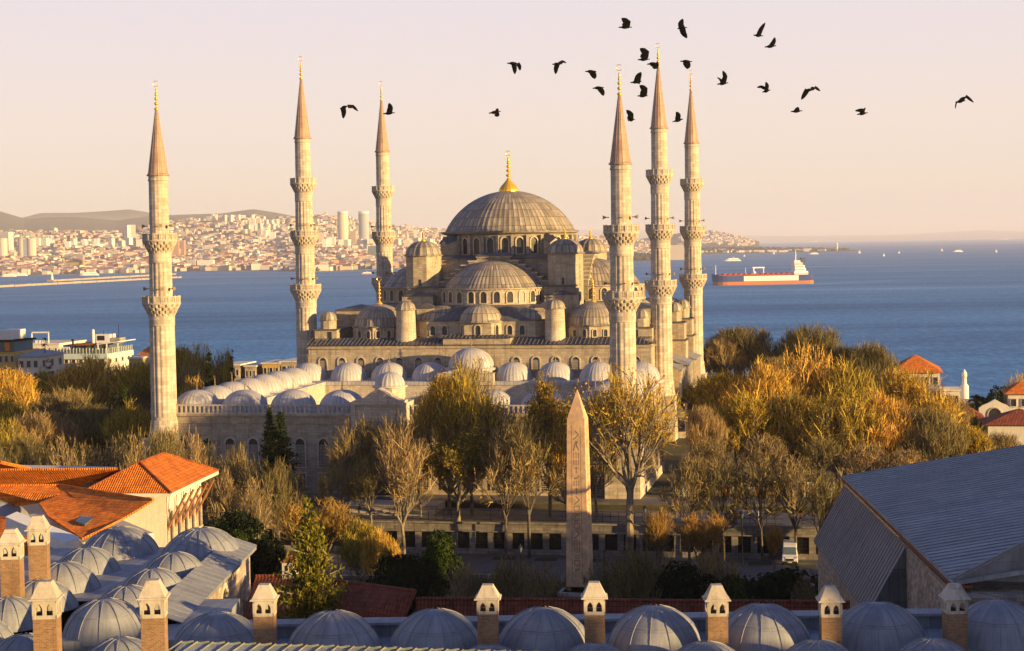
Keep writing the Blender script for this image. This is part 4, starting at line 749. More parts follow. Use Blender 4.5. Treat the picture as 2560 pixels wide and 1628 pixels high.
# foam wakes
m, nt, p = mat('foam'); p.inputs['Base Color'].default_value = (.50, .58, .66, 1); p.inputs['Roughness'].default_value = .8
def wake(u0, v0, u1, v1, w0, w1, label, cat='wake'):
    a = onZ(u0, v0, -37.97); c = onZ(u1, v1, -37.97); b = MB(); n = 14; d = (c-a); nn = np.array([-d[1], d[0], 0])/np.linalg.norm(d); V = []
    for i in range(n+1):
        t = i/n; q = a+d*t; ww = w0+(w1-w0)*t; V += [tuple(q+nn*ww*rnd.uniform(.3, .6)), tuple(q-nn*ww*rnd.uniform(.3, .6))]
    b.add(V, [(2*i, 2*i+1, 2*i+3, 2*i+2) for i in range(n)]); tag(b.build('wake_foam', 'foam'), label, cat, kind='stuff')
wake(2030, 711, 2260, 700, 9, 2, 'pale foam wake trailing behind the tanker'); wake(1775, 715.5, 2020, 712, 3, 4, 'foam along the tanker hull'); wake(895, 687, 940, 687, 8, 3, 'foam trail of the small red boat')
# ================================================================ TREES (prototypes 10 m tall, then copies)
def fastmesh(name, quads, tris, m, parent=None):
    V = []; nq, ntr = len(quads), len(tris)
    V = np.concatenate([np.array(quads).reshape(-1, 3) if nq else np.zeros((0, 3)), np.array(tris).reshape(-1, 3) if ntr else np.zeros((0, 3))])
    me = bpy.data.meshes.new(name); me.vertices.add(len(V)); me.vertices.foreach_set('co', V.ravel())
    nl = nq*4+ntr*3; me.loops.add(nl); me.loops.foreach_set('vertex_index', np.arange(nl)); me.polygons.add(nq+ntr)
    me.polygons.foreach_set('loop_start', np.concatenate([np.arange(nq)*4, nq*4+np.arange(ntr)*3])); me.materials.append(MATS[m]); me.update(calc_edges=True); me.validate()
    o = bpy.data.objects.new(name, me); C.objects.link(o)
    if parent: o.parent = parent
    return o
def perp(rn, d):
    v = Vector((rn.gauss(0, 1), rn.gauss(0, 1), rn.gauss(0, 1))); v -= v.dot(d)*d; return v.normalized()
def limbmesh(b, pts, r0, r1, n):
    k = len(pts)
    for i in range(k-1): b.tube(pts[i], pts[i+1], r0+(r1-r0)*i/(k-1), r0+(r1-r0)*(i+1)/(k-1), n, cap=False)
def broadleaf(name, seed, crown=(3.2, 3.6), trunk=2.2, limbs=7, up=.35, twigs=3, twig_r=.022, leaves=0, leaf=.16, lm_='leaf_gold', tm='twig_brown', bm='bark', clump=False, twl=1.0, r0=.24, base=.25, top=10):
    rn = random.Random(seed); root = empty(name); tb = MB(); tq = []; lq = []
    cx, cz = crown; zc = top-cz*.97; 
    def inside(p): return (p.x/cx)**2+(p.y/cx)**2+((p.z-zc)/cz)**2
    tips = []
    tr = [Vector((0, 0, -.3)), Vector((rn.uniform(-.1, .1), rn.uniform(-.1, .1), trunk*.5)), Vector((rn.uniform(-.2, .2), rn.uniform(-.2, .2), trunk))]; limbmesh(tb, tr, r0, r0*.75, 8)
    def grow(p, d, ln, r, lv):
        pts = [p]; q = p.copy(); dd = d.copy()
        for i in range(3):
            dd = (dd+perp(rn, dd)*.16+Vector((0, 0, up*.25))).normalized(); q = q+dd*(ln/3)
            if inside(q) > 1.06: break
            pts.append(q.copy())
        if len(pts) < 2: return
        limbmesh(tb, pts, r, r*.5, 5 if lv < 2 else 3)
        if lv == 3: tips.append((pts, dd)); return
        nk = (5, 4, 4)[lv]
        for i in range(nk):
            t = rn.uniform(.35, 1.0); j = min(len(pts)-2, int(t*(len(pts)-1))); s = pts[j].lerp(pts[j+1], t*(len(pts)-1)-j)
            nd = (dd*rn.uniform(.7, 1.1)+perp(rn, dd)*rn.uniform(.45, .95)+Vector((0, 0, up))).normalized(); grow(s, nd, ln*rn.uniform(.55, .8), r*.5, lv+1)
        grow(pts[-1], dd, ln*.7, r*.5, lv+1)
    for i in range(limbs):
        a = 2*PI*i/limbs+rn.uniform(-.3, .3); el_ = rn.uniform(.35, 1.2) if i else 1.5; d = Vector((math.cos(a)*math.cos(el_), math.sin(a)*math.cos(el_), math.sin(el_)))
        grow(tr[1].lerp(tr[2], rn.uniform(.6, 1)), d, rn.uniform(.85, 1.1)*(cx*.42+cz*.5)*.9, r0*.55, 0)
    for pts, dd in tips:
        for k in range(twigs*2):
            s = pts[rn.randrange(len(pts)-1)].lerp(pts[-1], rn.random()); d = (dd*.8+perp(rn, dd)*rn.uniform(.2, .9)+Vector((0, 0, up*1.3))).normalized(); ln = rn.uniform(.5, 1.1)*twl
            e = s+d*ln
            if inside(e) > 1.18: e = s+d*ln*.5
            w_ = perp(rn, d)*twig_r; tq.append([s-w_, s+w_, e+w_*.4, e-w_*.4])
            if rn.random() < .5: f = s.lerp(e, .5); g = f+(d+perp(rn, d)*.7).normalized()*ln*.5; tq.append([f-w_*.7, f+w_*.7, g+w_*.3, g-w_*.3])
            for q in range(leaves):
                if rn.random() < .85:
                    c = s.lerp(e, rn.uniform(.1, 1.1))+perp(rn, d)*rn.uniform(0, leaf*1.4); x = perp(rn, d)*leaf*rn.uniform(.5, 1); y = perp(rn, x.normalized())*leaf*rn.uniform(.35, .8); lq.append([c-x, c-y, c+x, c+y])
    tb.build('trunk', bm, root); fastmesh('twigs', tq, [], tm, root)
    if lq: fastmesh('foliage', lq, [], lm_, root)
    return root
def conifer(name, seed, rad=2.6, layers=26, dens=1.0, m='leaf_green', droop=.25, base=.8, bm='trunk_dark', cols=1, ragged=.25, leaf=.16):
    rn = random.Random(seed); root = empty(name); tb = MB(); tq = []; lq = []
    limbmesh(tb, [Vector((0, 0, -.3)), Vector((0, 0, 5)), Vector((0, 0, 9.8))], .2, .03, 7)
    for L_ in range(layers):
        t = (L_+rn.random())/layers; z = base+(9.9-base)*t; R_ = rad*(1-t)**.85*rn.uniform(1-ragged, 1+ragged*.4)+.12; nb = max(4, int(11*dens*(1-t*.5)))
        for i in range(nb):
            a = rn.uniform(0, 2*PI); d = Vector((math.cos(a), math.sin(a), .25-droop*(1-t))).normalized(); ln = R_*rn.uniform(.7, 1.08); s = Vector((0, 0, z)); e = s+d*ln
            tb.tube(s, e, .035, .012, 3, cap=False); k = int(5+ln*13*dens)
            for q in range(k):
                u_ = rn.uniform(.12, 1.03); c = s.lerp(e, u_)+Vector((rn.gauss(0, .13), rn.gauss(0, .13), rn.gauss(0, .09)-droop*.25*u_)); x = (d*.7+perp(rn, d)*.8).normalized()*leaf*rn.uniform(.6, 1.3); x.z -= droop*leaf; y = perp(rn, x.normalized())*leaf*.38
                lq.append([c-x*.4, c-y, c+x, c+y])
    tb.build('trunk', bm, root); fastmesh('foliage', lq, [], m, root); return root
def shrub(name, seed, m='leaf_dark', n=5200, rx=5, rz=5, zc=4.4, leaf=.34, lumps=9, stems=True):
    rn = random.Random(seed); root = empty(name); lq = []; tb = MB()
    cs = [(Vector((rn.gauss(0, .42)*rx, rn.gauss(0, .42)*rx, zc+rn.uniform(-.35, .5)*rz)), rn.uniform(.32, .55)*rx) for _ in range(lumps)]+[(Vector((0, 0, zc)), rx*.72)]
    for i in range(n):
        c0, r = rn.choice(cs); d = Vector((rn.gauss(0, 1), rn.gauss(0, 1), rn.gauss(0, 1))).normalized(); c = c0+d*r*rn.uniform(.72, 1.06)**.8*rn.uniform(.8, 1.05); c.z = c0.z+(c.z-c0.z)*.85
        if c.z < .2: continue
        x = perp(rn, d)*leaf*rn.uniform(.5, 1.1); y = perp(rn, x.normalized())*leaf*rn.uniform(.3, .7); lq.append([c-x, c-y, c+x, c+y])
    for i in range(6):
        a = rn.uniform(0, 2*PI); tb.tube((0, 0, -.2), (math.cos(a)*rx*.4, math.sin(a)*rx*.4, zc), .2, .08, 5, cap=False)
    tb.build('trunk', 'trunk_dark', root); fastmesh('foliage', lq, [], m, root); return root
def palm(name, seed):
    rn = random.Random(seed); root = empty(name); tb = MB(); limbmesh(tb, [Vector((0, 0, -.3)), Vector((.2, 0, 4)), Vector((.1, 0, 7.6))], .35, .25, 8); tb.build('trunk', 'bark', root); q = []
    for i in range(26):
        a = rn.uniform(0, 2*PI); el_ = rn.uniform(-.3, 1.2); p_ = Vector((.1, 0, 7.6)); d = Vector((math.cos(a)*math.cos(el_), math.sin(a)*math.cos(el_), math.sin(el_))); 
        for k in range(9):
            n_ = p_+d*.36; s = d.cross(Vector((0, 0, 1))).normalized(); 
            for sg in (-1, 1): q.append([p_, n_, n_+s*sg*.5+Vector((0, 0, -.25)), p_+s*sg*.5+Vector((0, 0, -.25))])
            p_ = n_; d = (d+Vector((0, 0, -.2))).normalized()
    fastmesh('foliage', q, [], 'leaf_green', root); return root
PROTO = {
 'bare': lambda: broadleaf('bare_tree', 1, (4.3, 4.1), 1.3, 9, .16, 1, .042, 0, tm='twig_brown', bm='bark_pale'),
 'bare2': lambda: broadleaf('bare_tree', 12, (4.4, 4.1), 1.5, 9, .24, 1, .042, 0, .11, 'leaf_rust', 'twig_brown', 'bark_pale', twl=1.5),
 'fuzzy': lambda: broadleaf('twiggy_tree', 41, (4.2, 4.2), 1.8, 10, .5, 2, .028, 0, tm='twig_brown', bm='bark_pale', twl=2.0),
 'lofty': lambda: broadleaf('bare_tree', 33, (3.9, 3.3), 3.2, 7, .2, 1, .036, 0, tm='twig_brown', twl=1.2, r0=.2),
 'sparse': lambda: broadleaf('bare_tree', 34, (3.6, 3.6), 2.6, 7, .25, 1, .032, 0, tm='twig_brown', bm='bark_pale', twl=1.5, r0=.2),
 'upright': lambda: broadleaf('upright_tree', 3, (3.8, 4.3), 1.4, 9, .6, 2, .036, 0, .10, 'leaf_gold', 'twig_gold', 'bark_pale', twl=2.3),
 'olive': lambda: broadleaf('olive_gold_tree', 4, (4.2, 4.1), 1.6, 8, .42, 2, .032, 1, .12, 'leaf_gold', 'twig_gold', 'bark_pale', twl=2.0),
 'olive2': lambda: broadleaf('olive_gold_tree', 14, (4.0, 4.2), 1.8, 8, .36, 1, .034, 1, .14, 'leaf_olive', 'twig_gold', 'bark_pale', twl=1.8),
 'plane': lambda: broadleaf('plane_tree', 5, (3.6, 3.3), 3.6, 6, .22, 1, .022, 1, .10, 'leaf_gold', 'twig_gold', 'bark_pale', r0=.26),
 'green': lambda: broadleaf('green_leaved_tree', 6, (2.9, 4.0), 2.4, 7, .4, 2, .022, 3, .15, 'leaf_olive', 'twig_brown', 'bark_pale'),
 'rust': lambda: broadleaf('rusty_tree', 7, (3.4, 4.0), 1.4, 9, .45, 3, .03, 1, .09, 'leaf_rust', 'twig_orange', twl=1.4),
 'conifer': lambda: conifer('dark_conifer', 8, 2.4, 34, 1.4, 'leaf_dark', .15, .4),
 'evergreen': lambda: conifer('evergreen_tree', 9, 2.3, 38, 1.5, 'leaf_green', .05, .5, ragged=.2),
 'cedar': lambda: conifer('cedar_tree', 10, 3.0, 26, 1.7, 'leaf_cedar', .12, 4.3, 'bark_pale', ragged=.35, leaf=.13),
 'spruce': lambda: conifer('spruce_tree', 11, 2.6, 14, .8, 'leaf_dark', .35, 1.0, ragged=.35),
 'shrub': lambda: shrub('evergreen_shrub', 20), 'shrub2': lambda: shrub('ivy_shrub', 21, 'leaf_green', 5200, 4.4, 5, 4.6, .30), 'palm': lambda: palm('palm_tree', 30)}
BUILT = {}; SIZE = {}; TREES = []
CATS = {'fuzzy': 'tree', 'lofty': 'bare tree', 'sparse': 'bare tree', 'bare': 'bare tree', 'bare2': 'bare tree', 'upright': 'tree', 'olive': 'tree', 'olive2': 'tree', 'plane': 'plane tree', 'green': 'tree', 'rust': 'tree', 'conifer': 'conifer', 'evergreen': 'evergreen', 'cedar': 'cedar', 'spruce': 'conifer', 'shrub': 'shrub', 'shrub2': 'shrub', 'palm': 'palm tree'}
trn = random.Random(77)
def tree(kind, u, v, Y, wd, label, group=None, gz=None, k=1/.9406):
    # u, v: crown top as seen; wd: crown width as seen (both in the 2407-wide view); Y: how deep it stands
    p_ = onY(u*k, v*k, Y); z0 = gh(p_[0], Y) if gz is None else gz
    h = p_[2]-z0; D = p_[1]-CAM[1]; W_ = wd*k*D*1.018/F*1.22
    if kind not in BUILT:
        o = BUILT[kind] = PROTO[kind](); best = max(o.children, key=lambda c: len(c.data.vertices)); a = np.zeros(len(best.data.vertices)*3); best.data.vertices.foreach_get('co', a); a = a.reshape(-1, 3)
        SIZE[kind] = (float(np.percentile(np.hypot(a[:, 0], a[:, 1]), 96))*2, float(np.percentile(a[:, 2], 99.7)))
    else: o = copy_tree(BUILT[kind])
    o.location = (p_[0], Y, z0-.05); s = W_/SIZE[kind][0]; o.scale = (s, s, h/SIZE[kind][1]); o.rotation_euler.z = trn.uniform(0, 6.28); o['label'] = label; o['category'] = CATS[kind]
    if group: o['group'] = group
    elif 'group' in o: del o['group']
    return o
G1 = 'bare brown trees in the row behind the tiled roofs'
for i, (u, v, w_) in enumerate([(12, 1062, 70), (62, 1048, 72), (112, 1060, 66), (160, 1038, 84), (215, 1055, 70), (262, 1040, 84), (310, 1030, 84), (358, 1022, 90), (405, 1012, 90), (450, 1030, 80)]):
    tree('bare', u, v+2, -132+(i % 3)*4, w_, f'bare brown tree behind the orange tiled roofs, {ORD(i)} from the left', G1)
G2 = 'olive and gold trees in the grove left of the mosque'
for kd, u, v, Y, w_ in [('olive', 20, 868, -20, 150), ('upright', 215, 838, 10, 185), ('upright', 105, 872, 15, 130), ('olive', 335, 852, 10, 110), ('fuzzy', 150, 912, -45, 160), ('upright', 305, 948, -96, 115), ('fuzzy', 220, 948, -85, 160), ('fuzzy', 100, 965, -95, 150), ('upright', 15, 938, -60, 130), ('upright', 378, 965, -92, 80), ('olive2', 20, 1000, -112, 80), ('olive', 430, 812, 30, 100), ('olive2', 470, 825, 22, 85), ('fuzzy', 440, 862, -10, 100), ('bare2', 520, 838, 30, 55), ('olive2', 455, 902, -40, 64), ('fuzzy', 60, 1022, -118, 100), ('fuzzy', 385, 1010, -112, 80)]:
    tree(kd, u, v, Y, w_, 'bushy olive gold tree in the dense grove left of the mosque' if 'olive' in kd else ('upright gold twigged tree in the dense grove left of the mosque' if kd == 'upright' else 'soft brown twigged tree in the dense grove left of the mosque' if kd == 'fuzzy' else 'bare brown tree in the dense grove left of the mosque'), G2)
tree('conifer', 491, 831, -45, 46, 'dark pointed conifer between the left corner minaret and the small domes'); tree('spruce', 546, 822, 0, 44, 'dark spruce with spaced branches against the sea, left of the small domes'); tree('upright', 537, 820, 5, 26, 'thin pale upright tree beside the dark spruce')
tree('conifer', 268, 925, -60, 60, 'dark conifer in the deepest shade of the left grove'); tree('evergreen', 290, 908, -80, 60, 'green conifer in the shaded middle of the left grove'); tree('evergreen', 180, 1038, -112, 24, 'small pointed green conifer above the bare trees at left'); tree('spruce', 105, 795, 60, 70, 'broad dark cedar in front of the white terrace hotel'); tree('conifer', 262, 880, 40, 26, 'narrow dark cypress before the white hotel corner')
tree('evergreen', 634, 962, -112, 62, 'left top of the twin-topped dark green conifer before the courtyard wall'); tree('evergreen', 658, 972, -113, 86, 'right, wider half of the twin-topped conifer before the courtyard wall')
tree('conifer', 500, 1128, -118, 30, 'small dark conifer among bare trees left of the twin-topped conifer')
G3 = 'dark bare trees in front of the left courtyard wall'
for i, (u, v, Y, w_) in enumerate([(478, 1040, -116, 70), (552, 1065, -124, 76), (595, 1090, -126, 76), (640, 1095, -128, 70), (690, 1105, -126, 56), (515, 1120, -134, 80), (600, 1130, -134, 80)]):
    tree('bare2' if i % 2 else 'bare', u, v, Y, w_, f'dark bare tree before the left courtyard wall, number {["one","two","three","four","five","six","seven","eight"][i]} of the thicket' if False else 'dark tangled bare tree in the thicket before the left courtyard wall', G3, gz=-5 if Y < -122 else -1)
G4 = 'round reddish brown trees before the portal'
for i, (u, v, w_, Y) in enumerate([(815, 1008, 84, -116), (868, 992, 80, -114), (925, 985, 90, -115), (985, 995, 70, -116), (790, 1100, 70, -124), (870, 1080, 80, -124)]):
    tree('bare2' if i % 2 else 'sparse', u, v, Y, w_, f'round reddish brown tree before the portal, {["first of the back four", "second of the back four", "third of the back four", "fourth of the back four", "lower left one", "lower right one"][i]}', G4, gz=-1)
tree('olive', 1050, 880, -112, 130, 'tall gold twigged tree right of the portal, its top over the domes', gz=-1); tree('olive2', 1105, 868, -113, 130, 'tall olive leaved tree hiding the right courtyard domes', gz=-1); tree('green', 1075, 1010, -122, 130, 'green and yellow leaved tree with pale limbs in front of the courtyard wall', gz=-1); tree('sparse', 1180, 960, -114, 110, 'brown twiggy tree between the olive leaved tree and the obelisk', gz=-1)
tree('green', 1288, 892, -114, 90, 'dark green leaved tree just left of the obelisk tip', gz=-1); tree('lofty', 1240, 985, -124, 130, 'bare tree with a forked trunk growing from the plaza left of the obelisk', gz=-5); tree('lofty', 1185, 1010, -125, 120, 'slim bare tree on the plaza before the grilled wall, left one', gz=-5); tree('olive2', 1330, 1000, -118, 90, 'olive twigged tree directly behind the obelisk', gz=-1)
tree('sparse', 945, 1010, -128, 120, 'pale trunked bare tree on the plaza left of the steps', gz=-5); tree('plane', 1475, 885, -122.8, 215, 'big plane tree with sparse yellow leaves right of the obelisk', gz=-5); tree('sparse', 1400, 1010, -116, 90, 'bare tree between the obelisk and the big plane tree', gz=-1)
G5 = 'golden trees in the great grove right of the mosque'
gl_ = [('fuzzy', 1745, 764, 65, 150), ('fuzzy', 1905, 762, 60, 140), ('fuzzy', 1695, 800, 60, 90), ('fuzzy', 2050, 812, 50, 130), ('fuzzy', 1830, 838, 50, 110), ('fuzzy', 1985, 815, 55, 90),
 ('olive', 1690, 874, -20, 130), ('upright', 1800, 866, -24, 165), ('olive2', 1905, 846, -18, 150), ('upright', 1990, 853, -22, 160), ('olive', 2090, 870, -20, 150), ('olive2', 2165, 902, -20, 120), ('fuzzy', 2225, 936, -15, 110), ('upright', 2280, 976, -10, 95),
 ('olive', 1735, 935, -76, 150), ('upright', 1860, 925, -74, 190), ('olive2', 1975, 934, -78, 160), ('upright', 2075, 938, -74, 165), ('fuzzy', 2175, 970, -76, 140), ('olive', 2265, 1004, -70, 110), ('fuzzy', 2350, 1014, -50, 100), ('fuzzy', 1655, 960, -84, 80),
 ('lofty', 1680, 1045, -100, 80), ('lofty', 1790, 1035, -98, 90), ('lofty', 1925, 1030, -98, 90), ('lofty', 2030, 1045, -98, 80), ('lofty', 2120, 1055, -98, 80)]
for kd, u, v, Y, w_ in gl_:
    d = {'fuzzy': 'soft brown twigged tree in the great grove right of the mosque', 'olive': 'gold leaved tree in the great grove right of the mosque', 'olive2': 'olive leaved tree in the great grove right of the mosque', 'upright': 'upright gold twigged tree in the great grove right of the mosque', 'lofty': 'bare long trunked tree in the great grove right of the mosque', 'bare': 'bare brown tree in the great grove right of the mosque', 'bare2': 'bare twiggy tree in the great grove right of the mosque'}[kd]
    tree(kd, u, v-6+trn.uniform(-8, 8), Y, w_*trn.uniform(.95, 1.12), d, G5)
G6 = 'bare trees along the grilled wall'
for i, (u, v, w_) in enumerate([(1618, 1075, 100), (1700, 1090, 90), (1790, 1085, 100), (1870, 1080, 110), (1925, 1110, 80)]):
    tree('lofty', u, v, -124.5, w_, f'bare dark tree before the grilled wall, {ORD(i)} from the plane tree rightward', G6, gz=-5)
tree('rust', 1545, 1195, -138, 60, 'small orange twigged tree low before the grilled wall, left one'); tree('rust', 1655, 1205, -136, 90, 'small orange twigged tree low before the grilled wall, right one'); tree('rust', 1820, 1232, -136, 34, 'narrow orange leaved tree just left of the white van'); tree('rust', 1995, 1150, -126, 60, 'reddish twiggy tree between the van and the lead roof')
tree('rust', 735, 1172, -146, 160, 'large orange twigged tree glowing behind the foreground cedar'); tree('cedar', 725, 1190, -238, 190, 'golden green cedar in sunlight before the red tiled roofs'); tree('evergreen', 655, 1290, -150, 80, 'low green conifer behind the striped stone wall', gz=-5)
tree('upright', 845, 1220, -150, 100, 'yellow twigged tree right of the cedar, left one'); tree('upright', 890, 1245, -152, 80, 'yellow twigged tree right of the cedar, right one'); tree('green', 915, 1290, -158, 44, 'little yellow green tree beside the yellow twigged trees')
tree('shrub', 548, 1208, -150, 128, 'large round dark evergreen behind the tiled pavilion'); tree('shrub2', 520, 1235, -158, 100, 'green shrub in front of the large round evergreen'); tree('shrub2', 1030, 1248, -158, 115, 'tall ivy covered tree with a rounded top in the park'); tree('shrub', 960, 1300, -165, 120, 'dark shrub below the ivy covered tree'); tree('shrub', 610, 1262, -152, 100, 'dark evergreen left of the cedar'); tree('shrub', 905, 1345, -180, 90, 'low dark shrub behind the red roof ridge')
tree('shrub', 1600, 1335, -176, 150, 'dark low evergreen in the park, right of the obelisk foot'); tree('shrub', 1800, 1338, -172, 190, 'broad dark green shrub in front of the white van'); tree('shrub2', 1720, 1352, -176, 110, 'smaller green shrub between the two broad dark ones')
G7 = 'small bare shrubs in the shaded park'
for i, (u, v, w_) in enumerate([(1090, 1330, 90), (1215, 1325, 100), (1270, 1335, 80), (1345, 1345, 90), (1430, 1320, 90), (1500, 1300, 100), (1560, 1310, 80), (1680, 1310, 90), (1900, 1360, 60), (1140, 1350, 70)]):
    tree('bare2' if i % 2 else 'bare', u, v, -172-(i % 3)*3, w_, f'small dark bare shrub in the shaded park, {ORD(i)} of ten' if False else 'small dark bare shrub in the shaded park below the plaza', G7)
tree('palm', 2305, 925, 30, 60, 'palm tree against the sea at far right', gz=-9); tree('shrub', 2368, 912, 40, 80, 'dark round tree against the sea, right of the palm', gz=-9); tree('olive2', 2405, 890, 50, 70, 'sunlit tree top at the right edge over the sea', gz=-9); tree('shrub', 2325, 958, 34, 110, 'dark hedge below the palm at far right', gz=-9); tree('bare2', 2400, 915, 30, 70, 'bare tree at the right edge before the dark round tree')
# ================================================================ OBELISK
ob_ = at(1450, 1455, 186); ox, oy = float(ob_[0]), float(ob_[1])
r = empty('obelisk', (ox, oy, -5), R(-3.5)); tag(r, 'tall tan granite obelisk with carved signs standing before the mosque', 'obelisk')
b = MB(); zb, zs, zt = 6.3, 23.9, 26.95; w0, w1 = 1.22, .93
def frust(b, z0, z1, a, c, mi=0): b.add([(s*a, t*a, z0) for t in (-1, 1) for s in (-1, 1)]+[(s*c, t*c, z1) for t in (-1, 1) for s in (-1, 1)], [(0, 2, 3, 1), (4, 5, 7, 6), (0, 1, 5, 4), (2, 6, 7, 3), (0, 4, 6, 2), (1, 3, 7, 5)], mi)
frust(b, zb, zs, w0, w1); frust(b, zs, zt, w1, .03); sh = b.build('shaft', 'granite', r)
b = MB(); grn = random.Random(9)
def gl(z): t = (z-zb)/(zs-zb); return w0+(w1-w0)*t+.004
def mark(z0, z1, x0, x1, side):
    g = gl(z0); g2 = gl(z1)
    if side == 0: b.add([(x0, -g, z0), (x1, -g, z0), (x1, -g2, z1), (x0, -g2, z1)], [(0, 1, 2, 3)])
    else: b.add([(g, x0, z0), (g, x1, z0), (g2, x1, z1), (g2, x0, z1)], [(0, 1, 2, 3)])
def stroke(pts, side, th=.05):
    th *= 1.45
    for (xa, za), (xb, zb_) in zip(pts, pts[1:]):
        dx, dz = xb-xa, zb_-za; l = math.hypot(dx, dz) or 1; nx, nz = -dz/l*th/2, dx/l*th/2; P = [(xa+nx, za+nz), (xa-nx, za-nz), (xb-nx, zb_-nz), (xb+nx, zb_+nz)]
        b.add([((x, -gl(z), z) if side == 0 else (gl(z), x, z)) for x, z in P], [(0, 1, 2, 3)])
for side in (0, 1):
    z = 8.0
    while z < 22.8:
        k = grn.randrange(8)
        if k == 0: stroke([(-.3, z), (.3, z+.5), (-.1, z+.9)], side, .07); z += 1.1
        elif k == 1:
            for q in (-.2, .2): stroke([(q+.16*math.cos(i*PI/4), z+.2+.16*math.sin(i*PI/4)) for i in range(9)], side)
            z += .55
        elif k == 2:
            for q in (-.25, 0, .25): stroke([(q, z), (q, z+.6)], side)
            z += .75
        elif k == 3: stroke([(-.3, z), (-.05, z+.9), (.1, z+1.0), (.05, z+.55), (.3, z+.1)], side, .08); z += 1.2
        elif k == 4:
            for i in range(3): stroke([(-.3+.1*j, z+i*.18+(.06 if j % 2 else 0)) for j in range(7)], side, .04)
            z += .65
        elif k == 5: stroke([(-.28, z), (-.28, z+.5), (.28, z+.5), (.28, z), (-.28, z)], side, .05); z += .65
        elif k == 6: stroke([(0, z), (0, z+.7)], side); stroke([(-.25, z+.55), (.25, z+.55)], side); z += .85
        else: stroke([(-.25, z+.1), (.1, z+.1), (.25, z+.35)], side, .07); stroke([(-.1, z+.1), (-.2, z-.05)], side); z += .6
    stroke([(-.55, 7.0), (-.46, 23.3)], side, .03); stroke([(.55, 7.0), (.46, 23.3)], side, .03)
b.build('carving', 'carving', sh)
for i in range(4): MB().obox((.95 if i % 2 else -.95), (.95 if i > 1 else -.95), 5.8, 6.35, .45, .45).build('bronze_block', 'bronze', r)
b = MB(); frust(b, 1.2, 5.8, 1.75, 1.6); b.box(-2.0, 2.0, -2.0, 2.0, 5.4, 5.8); b.box(-2.6, 2.6, -2.6, 2.6, -.3, 1.2); b.box(-3.4, 3.4, -3.4, 3.4, -.5, .35); b.build('pedestal', 'stone_pale', r)
# ================================================================ PLAZA WALL WITH GRILLED OPENINGS, STEPS, RAILINGS
WY = -122.3; r = empty('arcaded_wall', (25, WY, -5)); tag(r, 'long low stone retaining wall with dark grilled openings along the plaza', 'retaining wall')
x0, x1 = -28, 92; b = MB(); pitch = 2.55; n = int((x1-x0)/pitch)
b.box(x0-25, x1-25, -.1, .9, 3.2, 4.2); b.box(x0-25, x1-25, -.35, .9, 4.2, 4.45); b.box(x0-25, x1-25, -.1, .9, -.2, .75); b.box(x0-25, x1-25, .35, .9, .75, 3.2); b.box(x0-25, x1-25, -.3, .1, 3.05, 3.2)
for i in range(n+1): b.box(x0-25+i*pitch-.42, x0-25+i*pitch+.42, -.1, .35, .75, 3.2)
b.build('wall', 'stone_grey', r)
for i in range(n):
    b = MB(); xa = x0-25+i*pitch+.42; xb = xa+pitch-.84; b.box(xa, xb, .28, .34, .75, 3.2, 0)
    for k in range(9): b.box(xa+(xb-xa)*(k+.5)/9-.02, xa+(xb-xa)*(k+.5)/9+.02, .16, .2, .75, 3.1, 1)
    for k in range(5): b.box(xa, xb, .155, .195, .95+k*.48, .99+k*.48, 1)
    b.build('grille', ['dark_gap', 'black_metal'], r)
b = MB(); frn = random.Random(3)
for i in range(80):
    x = -28+1.1*i; b.box(x-.03, x+.03, WY+.5, WY+.56, -.6, 1.0)
for z in (-.35, .3, .95): b.box(-28, 60, WY+.5, WY+.56, z-.03, z+.03)
tag(b.build('railing', 'black_metal'), 'thin black metal railing on top of the grilled wall', 'railing')
r = empty('steps', (-2, -110, -1)); tag(r, 'wide flight of pale stone steps leading up to the courtyard', 'steps')
pa = onZ(870, 1262, -.5); pb = onZ(1110, 1262, -.5); b = MB()
for i in range(8): b.box(pa[0]+2, pb[0]+2, -5+i*.42, 3.2, -.05+.132*i, -.05+.132*(i+1)-.0)
b.build('flight', 'stone_pale', r)
def fence(x0, x1, y, z, label):
    r = empty('low_fence', ((x0+x1)/2, y, z)); tag(r, label, 'fence'); n = int((x1-x0)/1.2); b = MB(); h = (x1-x0)/2
    for z_ in (.12, .62): b.box(-h, h, -.04, .04, z_, z_+.08)
    b.build('rail', 'white_paint', r); b = MB()
    for i in range(n):
        xa = -h+i*1.2; b.box(xa-.04, xa+.04, -.05, .05, 0, .8); b.tube((xa, 0, .15), (xa+1.2, 0, .65), .03, n=4); b.tube((xa, 0, .65), (xa+1.2, 0, .15), .03, n=4)
    b.build('lattice', 'white_paint', r)
q = onZ(850, 1446, -5); q2 = onZ(1275, 1446, -5); fence(q[0], q2[0], (q[1]+q2[1])/2, -4.97, 'low white lattice fence along the lawn left of the obelisk')
q = onZ(2010, 1475, -5); q2 = onZ(2100, 1475, -5); fence(q[0], q2[0], (q[1]+q2[1])/2, -4.97, 'short low white lattice fence beside the lead roofed building')
q = onZ(1150, 1484, -5); q2 = onZ(1330, 1484, -5); fence(q[0], q2[0], (q[1]+q2[1])/2, -4.97, 'second low white lattice fence nearer the red tiled roof')
b = MB()
for u, v in [(1260, 1397), (1365, 1400), (1570, 1404), (1900, 1411), (2010, 1417), (1480, 1402), (1700, 1407)]:
    q = onZ(u, v, -5); b.add([(q[0]-1.5, q[1]-1.2, -4.94), (q[0]+1.5, q[1]-1.2, -4.94), (q[0]+1.5, q[1]+1.2, -4.94), (q[0]-1.5, q[1]+1.2, -4.94)], [(0, 1, 2, 3)])
tag(b.build('tree_pit_grass', 'lawn'), 'dark green squares of grass round the plaza trees', 'grass', kind='stuff')
